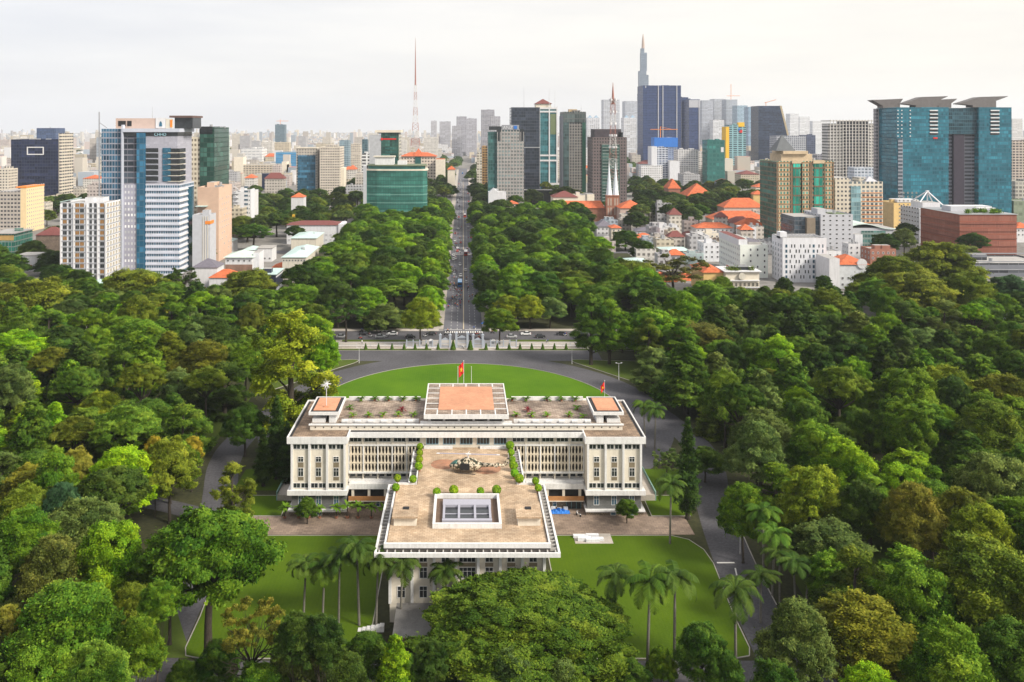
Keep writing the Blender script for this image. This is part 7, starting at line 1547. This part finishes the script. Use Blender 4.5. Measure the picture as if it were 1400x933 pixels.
for s, (xa, xb) in (('west', (xx(556, 366), GX[0] - .5)), ('east', (GX[5] + .5, xx(706, 366)))):
    f = thing('iron_fence', f'silver grey iron fence on the {s} side of the main gate', 'fence', ((xa + xb) / 2, 366, 0)); L = xb - xa; n = int(L / .35); mb = MB()
    for k in range(n + 1): x = -L / 2 + L * k / n; mb.box(x - .045, x + .045, -.04, .04, .4, 2.9)
    for z in (.5, 2.7): mb.box(-L / 2, L / 2, -.07, .07, z - .07, z + .07)
    mb.build('railing', gm_, f); mb = MB(); mb.box(-L / 2, L / 2, -.2, .2, 0, .4); mb.build('plinth', white, f)
    for k in range(6): x = -L / 2 + L * k / 5; mb = MB(); mb.box(x - .22, x + .22, -.22, .22, .4, 3.3); mb.build('post', gm_, f)
for s, xa, xb in (('west', -58, xx(556, 366)), ('east', xx(706, 366), 52)):
    f = thing('low_wall', f'low pale wall continuing the fence on the {s}', 'wall', ((xa + xb) / 2, 366, 0)); L = xb - xa; mb = MB(); mb.box(-L / 2, L / 2, -.18, .18, 0, .7); mb.build('wall', paveway, f); mb = MB(); mb.box(-L / 2, L / 2, -.25, .25, .7, .82); mb.build('coping', white, f)
    for k in range(int(L / 3)): mb = MB(); x = -L / 2 + 1.5 + k * 3; mb.box(x - .05, x + .05, -.05, .05, .82, 2.2); mb.build('rail_post', gm_, f)
    mb = MB(); mb.box(-L / 2, L / 2, -.03, .03, 2.1, 2.18); mb.box(-L / 2, L / 2, -.03, .03, 1.4, 1.48); mb.build('rail', gm_, f)
for px, s in ((589, 'west'), (674, 'east')):
    t = thing('sentry_box', f'white sentry box inside the gate on the {s} side', 'sentry box', (xx(px, 368.5), 368.5, .07)); mb = MB(); mb.box(-.8, -.65, -.8, .8, 0, 2.4); mb.box(.65, .8, -.8, .8, 0, 2.4); mb.box(-.65, .65, .65, .8, 0, 2.4); mb.box(-.65, .65, -.8, -.7, 0, 1.0); mb.build('wall', white, t); mb = MB(); mb.pyramid(-1, 1, -1, 1, 2.4, 3.0, 0, .2); mb.build('roof', white, t)
# ---- lamp posts
def lamp(x, y, h, label):
    t = thing('street_lamp', label, 'street lamp', (x, y, .05)); mb = MB(); mb.tube([(0, 0, 0), (0, 0, h)], [.11, .06], 8); mb.build('pole', white, t); mb = MB(); mb.tube([(-.9, 0, h + .2), (0, 0, h), (.9, 0, h + .2)], .05, 6); mb.build('arm', white, t); mb = MB(); mb.cyl(0, 0, 0, .4, .22, 10); mb.build('base', concrete, t)
    for s in (-1, 1): mb = MB(); mb.ellipsoid((s * .95, 0, h + .22), (.34, .2, .13), 8, 5); mb.build('lamp_head', white, t)
lamp(*ground(491, 497), 6.0, 'white two-armed lamp on the grass island west of the ring road'); lamp(*ground(782, 498), 6.0, 'white two-armed lamp on the grass island east of the ring road'); lamp(*ground(1012, 758), 5.2, 'white two-armed lamp on the kerb of the east side drive'); lamp(*ground(846, 520), 6, 'white lamp where the ring road meets the east drive')
for i, a in enumerate((953, 1005, 1055, 1108)): lamp(xx(380 + a / 2.665, 258), 258, 10.8, f'white garden lamp beyond the east roof garden, {ordinal(i)} from the west')
lamp(xx(380 + 250 / 2.665, 258), 258, 10.8, 'white garden lamp beyond the west roof garden')
# ---- marble slabs, tarpaulin heap
t = thing('marble_slab_stack', 'white marble slabs lying on the pale pad in the east lawn', 'slab stack', (xx(808, 196), 196, .14))
for i, (x, y, w_, d_) in enumerate([(-2.2, .6, 3.4, .9), (.4, .8, 2.8, .8), (-1.6, -.9, 3.0, 1.0), (1.4, -.7, 2.6, .9), (.2, -1.6, 3.0, .5)]): mb = MB(); mb.box(x - w_ / 2, x + w_ / 2, y - d_ / 2, y + d_ / 2, 0, .5 + .12 * (i % 3)); mb.build('slab', purewhite, t)
t = thing('tarpaulin_heap', 'crumpled blue tarpaulin over a heap by the stone base wall', 'tarpaulin', (xx(764, 209.5), 209.5, .08)); g = np.random.default_rng(2); mb = MB()
nx = 14
for i in range(nx):
    for j in range(6):
        def Pz(a, b): return (-2.6 + 5.2 * a / nx, -1 + 2 * b / 6, max(.03, (.8 * math.sin(math.pi * a / nx) * math.sin(math.pi * b / 6)) * (1 + .5 * math.sin(a * 2.1 + b * 1.7))))
        mb.quad([Pz(i, j), Pz(i + 1, j), Pz(i + 1, j + 1), Pz(i, j + 1)])
mb.build('sheet', bluepaint, t)
for i in range(4): mb = MB(); mb.box(-3.2 + i * 1.5, -2.2 + i * 1.5, 1.05, 1.6, 0, .5 + .2 * (i % 2)); mb.build('crate', purewhite if i % 2 else greyl, t)
# ---- vehicles
def profile_body(mb, prof, hw, m=0, tuck=.0):
    """side profile (y, z) swept across the width with narrower upper edge"""
    b = len(mb.v); n = len(prof); zs = [z for _, z in prof]; z0, z1 = min(zs), max(zs)
    for s in (-1, 1):
        for y, z in prof: mb.v.append((s * (hw - tuck * (z - z0) / (z1 - z0)), y, z))
    for i in range(n): j = (i + 1) % n; mb.f.append((b + i, b + j, b + n + j, b + n + i)); mb.m.append(m)
    mb.f.append(tuple(b + i for i in reversed(range(n)))); mb.f.append(tuple(b + n + i for i in range(n))); mb.m += [m, m]
def wheels(t, xs, ys, r, wd):
    for y in ys:
        for s in (-1, 1):
            mb = MB(); mb.tube([(s * xs - wd / 2, y, r), (s * xs + wd / 2, y, r)], r, 14); o = mb.build('wheel', rubber, t); mb = MB(); mb.tube([(s * (xs + wd / 2 * 1.02) - .02, y, r), (s * (xs + wd / 2 * 1.02) + .02, y, r)], r * .6, 10); mb.build('rim', steel, o)
def carpaint(n, c): return mat('car_' + n, c, .3, .05, spec=.6)
def make_car(col, van=False):
    t = bpy.data.objects.new('parked_van' if van else 'car', None); C.objects.link(t); t['category'] = 'van' if van else 'car'
    mb = MB(); profile_body(mb, [(-2.2, .35), (2.2, .35), (2.25, .8), (2.1, 1.0), (.9 if not van else 1.7, 1.05), (-2.1, 1.05), (-2.25, .8)], .88, 0, .04); mb.build('body', col, t)
    mb = MB(); profile_body(mb, [(-2.0 if van else -1.7, 1.03), (1.75 if van else 1.1, 1.03), (1.2 if van else .35, 1.6 if not van else 1.9), (-1.95 if van else -1.1, 1.6 if not van else 1.9)], .8, 0, .14); mb.build('cabin_glass', darkglass, t)
    mb = MB(); z = 1.6 if not van else 1.9; mb.box(-.68, .68, -1.9 if van else -1.05, 1.15 if van else .32, z, z + .05); mb.build('roof', col, t)
    wheels(t, .78, (-1.35, 1.4), .33, .22)
    for s in (-1, 1): mb = MB(); mb.box(s * .62 - .16, s * .62 + .16, 2.2, 2.28, .65, .8); mb.build('headlight', purewhite, t); mb = MB(); mb.box(s * .66 - .14, s * .66 + .14, -2.29, -2.2, .7, .88); mb.build('tail_light', red, t)
    return t
def make_bus(c1, c2, name='bus'):
    t = bpy.data.objects.new(name, None); C.objects.link(t); t['category'] = 'bus'
    mb = MB(); profile_body(mb, [(-5.4, .4), (5.4, .4), (5.5, 1.2), (5.3, 3.0), (-5.4, 3.0)], 1.24, 0, .06); mb.build('body', c1, t); mb = MB(); mb.box(-1.12, 1.12, -5.3, 5.2, 3.0, 3.12); mb.build('roof', c2, t)
    mb = MB(); mb.box(-1.255, 1.255, -5.1, 4.9, 1.5, 2.45); mb.build('window', darkglass, t); mb = MB(); mb.box(-1.1, 1.1, 5.3, 5.52, 1.3, 2.6); mb.build('windscreen', darkglass, t); mb = MB(); mb.box(-1.05, 1.05, -5.46, -5.3, 1.6, 2.6); mb.build('rear_window', darkglass, t); mb = MB(); mb.box(-.5, .5, -2, -.2, 3.12, 3.4); mb.build('roof_unit', white, t)
    wheels(t, 1.1, (-3.4, 3.5), .5, .3); return t
def vput(proto, px, py, label, group, head=1, z=.05):
    x, y = ground(px, py); o = dup(proto, (x, y, z), 0 if head > 0 else math.pi, 1, label, group); return o
bus_blue = make_bus(carpaint('blue', (.02, .16, .45)), carpaint('pale_blue', (.15, .4, .7))); bus_red = make_bus(carpaint('red', (.5, .05, .03)), carpaint('white', (.72, .72, .72)))
vput(bus_blue, 628.8, 391, 'blue bus driving toward the gate in the stream of motorbikes', 'buses', -1); vput(bus_red, 636.8, 349, 'red and white bus driving away beyond the blue bus', 'buses'); vput(bus_red, 635.6, 297, 'small looking red bus far up the long street', 'buses'); vput(bus_blue, 632.4, 238, 'tiny bus at the far end of the long street', 'buses')
for p in (bus_blue, bus_red): wipe(p)
cw, cg_, cb, cs = (make_car(carpaint('white', (.72, .72, .72))), make_car(carpaint('silver', (.42, .43, .45))), make_car(carpaint('black', (.03, .03, .035))), make_car(carpaint('red', (.45, .03, .03))))
cars = [(629.9, 378.5, cw, -1, 'white car right behind the blue bus'), (636.4, 371, cw, 1, 'white car ahead of the oncoming white one, heading away'), (622.6, 355, cw, -1, 'white car at the western kerb under the tree edge'), (637.6, 388, cg_, 1, 'silver car opposite the blue bus'), (621, 376, cg_, -1, 'silver car left of the white cars by the western kerb'), (640, 296, cb, 1, 'black car beside the far red bus')]
for px, py, p, hd, l in cars: vput(p, px, py, l, 'cars on the long street', hd)
rr = random.Random(4); k = 0
for i in range(46):
    y = 580 + 950 * (i + rr.random() * .6) / 46; side = rr.choice((-1, -1, 1)); x = (rr.choice((-6.6, -4.2, -1.9)) if side < 0 else rr.choice((2.2, 4.6, 6.8))); p = rr.choice((cw, cw, cw, cg_, cg_, cb, cs)); nm = {cw: 'white', cg_: 'silver', cb: 'black', cs: 'red'}[p]
    dup(p, (x, y, .05), 0 if side > 0 else math.pi, 1, f"{nm} car far up the long street in the {'oncoming' if side < 0 else 'outgoing'} lanes", f"far {nm} cars {side}")
for i in range(15):
    x = -52 + i * 7.2 + rr.uniform(-2, 2); p = rr.choice((cb, cg_, cw, cb)); nm = {cw: 'white', cg_: 'silver', cb: 'black', cs: 'red'}[p]; e = i % 2
    if abs(x) < 14: continue
    dup(p, (x, 383 + 5 * e, .05), HALF if e else -HALF, 1, f"{nm} car on the cross street beyond the gate, {ordinal(i)} position from the west", 'cars on the cross street')
for p in (cw, cg_, cb, cs): wipe(p)
# motorbikes with riders: one continuous rider body grown along a skeleton
def make_bike(col):
    t = bpy.data.objects.new('motorbike', None); C.objects.link(t); t['category'] = 'motorbike'
    mb = MB(); mb.tube([(0, -.75, .62), (0, -.2, .6), (0, .15, .45), (0, .45, .55), (0, .6, .9)], [.13, .19, .15, .13, .1], 8); mb.build('body', col, t, smooth=True); mb = MB(); mb.box(-.13, .13, -.75, .0, .74, .84); mb.build('seat', rubber, t)
    mb = MB(); mb.tube([(-.34, .5, 1.02), (0, .58, 1.0), (.34, .5, 1.02)], .025, 6); mb.bar((0, .6, .95), (0, .72, .3), .03); mb.build('handlebar', steel, t)
    for y in (-.62, .68): mb = MB(); mb.tube([(-.05, y, .29), (.05, y, .29)], .29, 14); mb.build('wheel', rubber, t)
    return t
def skin_figure(name, joints, bones, cloth, parent_mat):
    me = bpy.data.meshes.new(name); me.from_pydata([j[:3] for j in joints], bones, []); o = bpy.data.objects.new(name, me); C.objects.link(o)
    m = o.modifiers.new('skin', 'SKIN'); s = me.skin_vertices[0].data
    for i, j in enumerate(joints): s[i].radius = (j[3], j[3])
    s[0].use_root = True; o.modifiers.new('sub', 'SUBSURF').levels = 1; o.modifiers['sub'].render_levels = 1
    dg = bpy.context.evaluated_depsgraph_get(); ev = bpy.data.meshes.new_from_object(o.evaluated_get(dg)); ev.name = name
    mats = cloth; [ev.materials.append(q) for q in mats]
    for p in ev.polygons: z = p.center.z; p.material_index = parent_mat(p.center)
    ev.polygons.foreach_set('use_smooth', [True] * len(ev.polygons)); bpy.data.objects.remove(o); return ev
skinm = mat('skin', (.36, .20, .13), .6, .1); trousers = mat('dark_trousers', (.03, .035, .05), .8, .2)
def rider_mesh(shirt):
    J = [(0, -.32, .88, .15), (0, -.28, 1.15, .15), (0, -.2, 1.38, .16), (0, -.16, 1.52, .06), (0, -.12, 1.66, .115), (.18, -.2, 1.38, .07), (.3, .0, 1.16, .05), (.3, .42, 1.05, .04), (-.18, -.2, 1.38, .07), (-.3, .0, 1.16, .05), (-.3, .42, 1.05, .04), (.13, -.25, .86, .11), (.2, .2, .84, .085), (.18, .15, .38, .06), (.18, .3, .3, .05), (-.13, -.25, .86, .11), (-.2, .2, .84, .085), (-.18, .15, .38, .06), (-.18, .3, .3, .05)]
    Bn = [(0, 1), (1, 2), (2, 3), (3, 4), (2, 5), (5, 6), (6, 7), (2, 8), (8, 9), (9, 10), (0, 11), (11, 12), (12, 13), (13, 14), (0, 15), (15, 16), (16, 17), (17, 18)]
    return skin_figure('person', J, Bn, [shirt, trousers, skinm], lambda c: 2 if c.z > 1.53 or c.y > .34 and c.z > .95 else (0 if c.z > .98 else 1))
def walker_mesh(shirt):
    J = [(0, 0, .92, .13), (0, 0, 1.15, .13), (0, 0, 1.4, .15), (0, .01, 1.52, .055), (0, .03, 1.64, .105), (.19, 0, 1.4, .06), (.25, -.05, 1.12, .045), (.24, .08, .88, .035), (-.19, 0, 1.4, .06), (-.25, .06, 1.12, .045), (-.24, .2, .9, .035), (.1, .02, .85, .1), (.11, .16, .47, .075), (.11, .1, .08, .05), (.11, .25, .04, .045), (-.1, .0, .85, .1), (-.11, -.04, .47, .075), (-.11, -.22, .1, .05), (-.11, -.08, .04, .045)]
    Bn = [(0, 1), (1, 2), (2, 3), (3, 4), (2, 5), (5, 6), (6, 7), (2, 8), (8, 9), (9, 10), (0, 11), (11, 12), (12, 13), (13, 14), (0, 15), (15, 16), (16, 17), (17, 18)]
    return skin_figure('person', J, Bn, [shirt, trousers, skinm], lambda c: 2 if c.z > 1.5 else (0 if c.z > .95 else 1))
shirts = {n: mat('shirt_' + n.replace(' ', '_'), c, .8, .1) for n, c in (('white', (.7, .7, .7)), ('black', (.03, .03, .03)), ('red', (.5, .04, .03)), ('blue', (.05, .12, .4)), ('orange', (.6, .2, .04)), ('grey', (.25, .25, .27)))}
RM = {n: rider_mesh(m) for n, m in shirts.items()}; WM = {n: walker_mesh(m) for n, m in shirts.items()}
bikes = {'black': make_bike(carpaint('black', (.03, .03, .035))), 'red': make_bike(carpaint('red', (.45, .03, .03))), 'white': make_bike(carpaint('white', (.72, .72, .72)))}
helm = {}
for n, c in (('white', white), ('blue', bluepaint), ('dark', rubber)):
    mb = MB(); mb.ellipsoid((0, -.12, 1.72), (.15, .17, .13), 10, 6); o = mb.build('helmet', c, uv=False); helm[n] = o.data; bpy.data.objects.remove(o)
def rider(x, y, rz, where, ride=True):
    bn = rr.choice(list(bikes)); dup(bikes[bn], (x, y, .06), rz, 1, f'{bn} motorbike {where}', f'{bn} motorbikes {where}')
    if not ride: return
    sn = rr.choice(list(RM)); hn = rr.choice(list(helm)); o = bpy.data.objects.new('person', RM[sn]); C.objects.link(o); o.location = (x, y, .06); o.rotation_euler = (0, 0, rz); tag(o, f'{sn}-shirted rider, {hn} helmet, {where}', 'person', f'riders in {sn} and {hn} {where}')
    h = bpy.data.objects.new('helmet', helm[hn]); C.objects.link(h); h.parent = o
taken = []
def spot(x0, x1, y0, y1, gap=2.3):
    for _ in range(60):
        x, y = rr.uniform(x0, x1), rr.uniform(y0, y1)
        if all(abs(x - a) > 1.0 or abs(y - b) > gap for a, b in taken) and not (-3.6 < x < -.4 and 500 < y < 545): taken.append((x, y)); return x, y
    return None
for n, (x0, x1, y0, y1, rz, wh) in [(34, (-7.8, -.6, 440, 515, math.pi, 'riding toward the gate below the blue bus')), (12, (-7.8, -3.9, 505, 580, math.pi, 'beside the blue bus in the oncoming lanes')), (14, (2.0, 8.0, 455, 640, 0, 'in the outgoing lanes of the long street')), (9, (2, 8, 640, 780, 0, 'further up the outgoing lanes')), (8, (-8, 6, 655, 690, HALF, 'crossing at the first junction')), (14, (-8, -1.0, 600, 800, math.pi, 'further up the oncoming lanes'))]:
    for _ in range(n):
        p = spot(x0, x1, y0, y1)
        if p: rider(*p, rz + rr.uniform(-.08, .08), wh)
for _ in range(16):
    p = spot(-50, 48, 381, 394)
    if p: rider(*p, rr.choice((HALF, -HALF)), 'on the cross street beyond the gate')
for i in range(10): rider(-15.5 - rr.uniform(0, 2.5), 402 + i * 5, HALF + rr.uniform(-.2, .2), 'parked on the west pavement by the grove', False)
x, y = ground(791, 706); rider(x, y, .6, 'standing alone below the east wing', False)
for p in bikes.values(): wipe(p)
def person(x, y, rz, label):
    sn = next((s for s in WM if s in label), 'grey'); o = bpy.data.objects.new('person', WM[sn]); C.objects.link(o); o.location = (x, y, .07); o.rotation_euler = (0, 0, rz); tag(o, label, 'person')
person(xx(632, 364), 364.6, 2.8, 'person in a white shirt standing just inside the middle gate leaf'); person(xx(634, 363), 363.4, 1, 'person in a black shirt beside the white-shirted one at the gate'); person(xx(495, 372), 372, .5, 'person in a white shirt on the west forecourt pavement'); person(xx(747, 373), 373, .5, 'person in a grey shirt on the east forecourt pavement'); person(xx(749, 374), 374.4, 2, 'person in a blue shirt next to the grey-shirted one on the east forecourt'); person(xx(648, 398), 398.5, 0, 'person in a blue shirt at the near end of the long street')
t = thing('parasol', 'bright blue parasol on the east corner of the long street', 'parasol', (xx(662, 402), 402, .07)); mb = MB(); mb.cyl(0, 0, 0, 2.4, .04, 6); mb.build('pole', steel, t); mb = MB(); mb.tube([(0, 0, 2.1), (0, 0, 2.7)], [1.6, .05], 10); mb.build('canopy', bluepaint, t)
run_fill(); plant_trees()
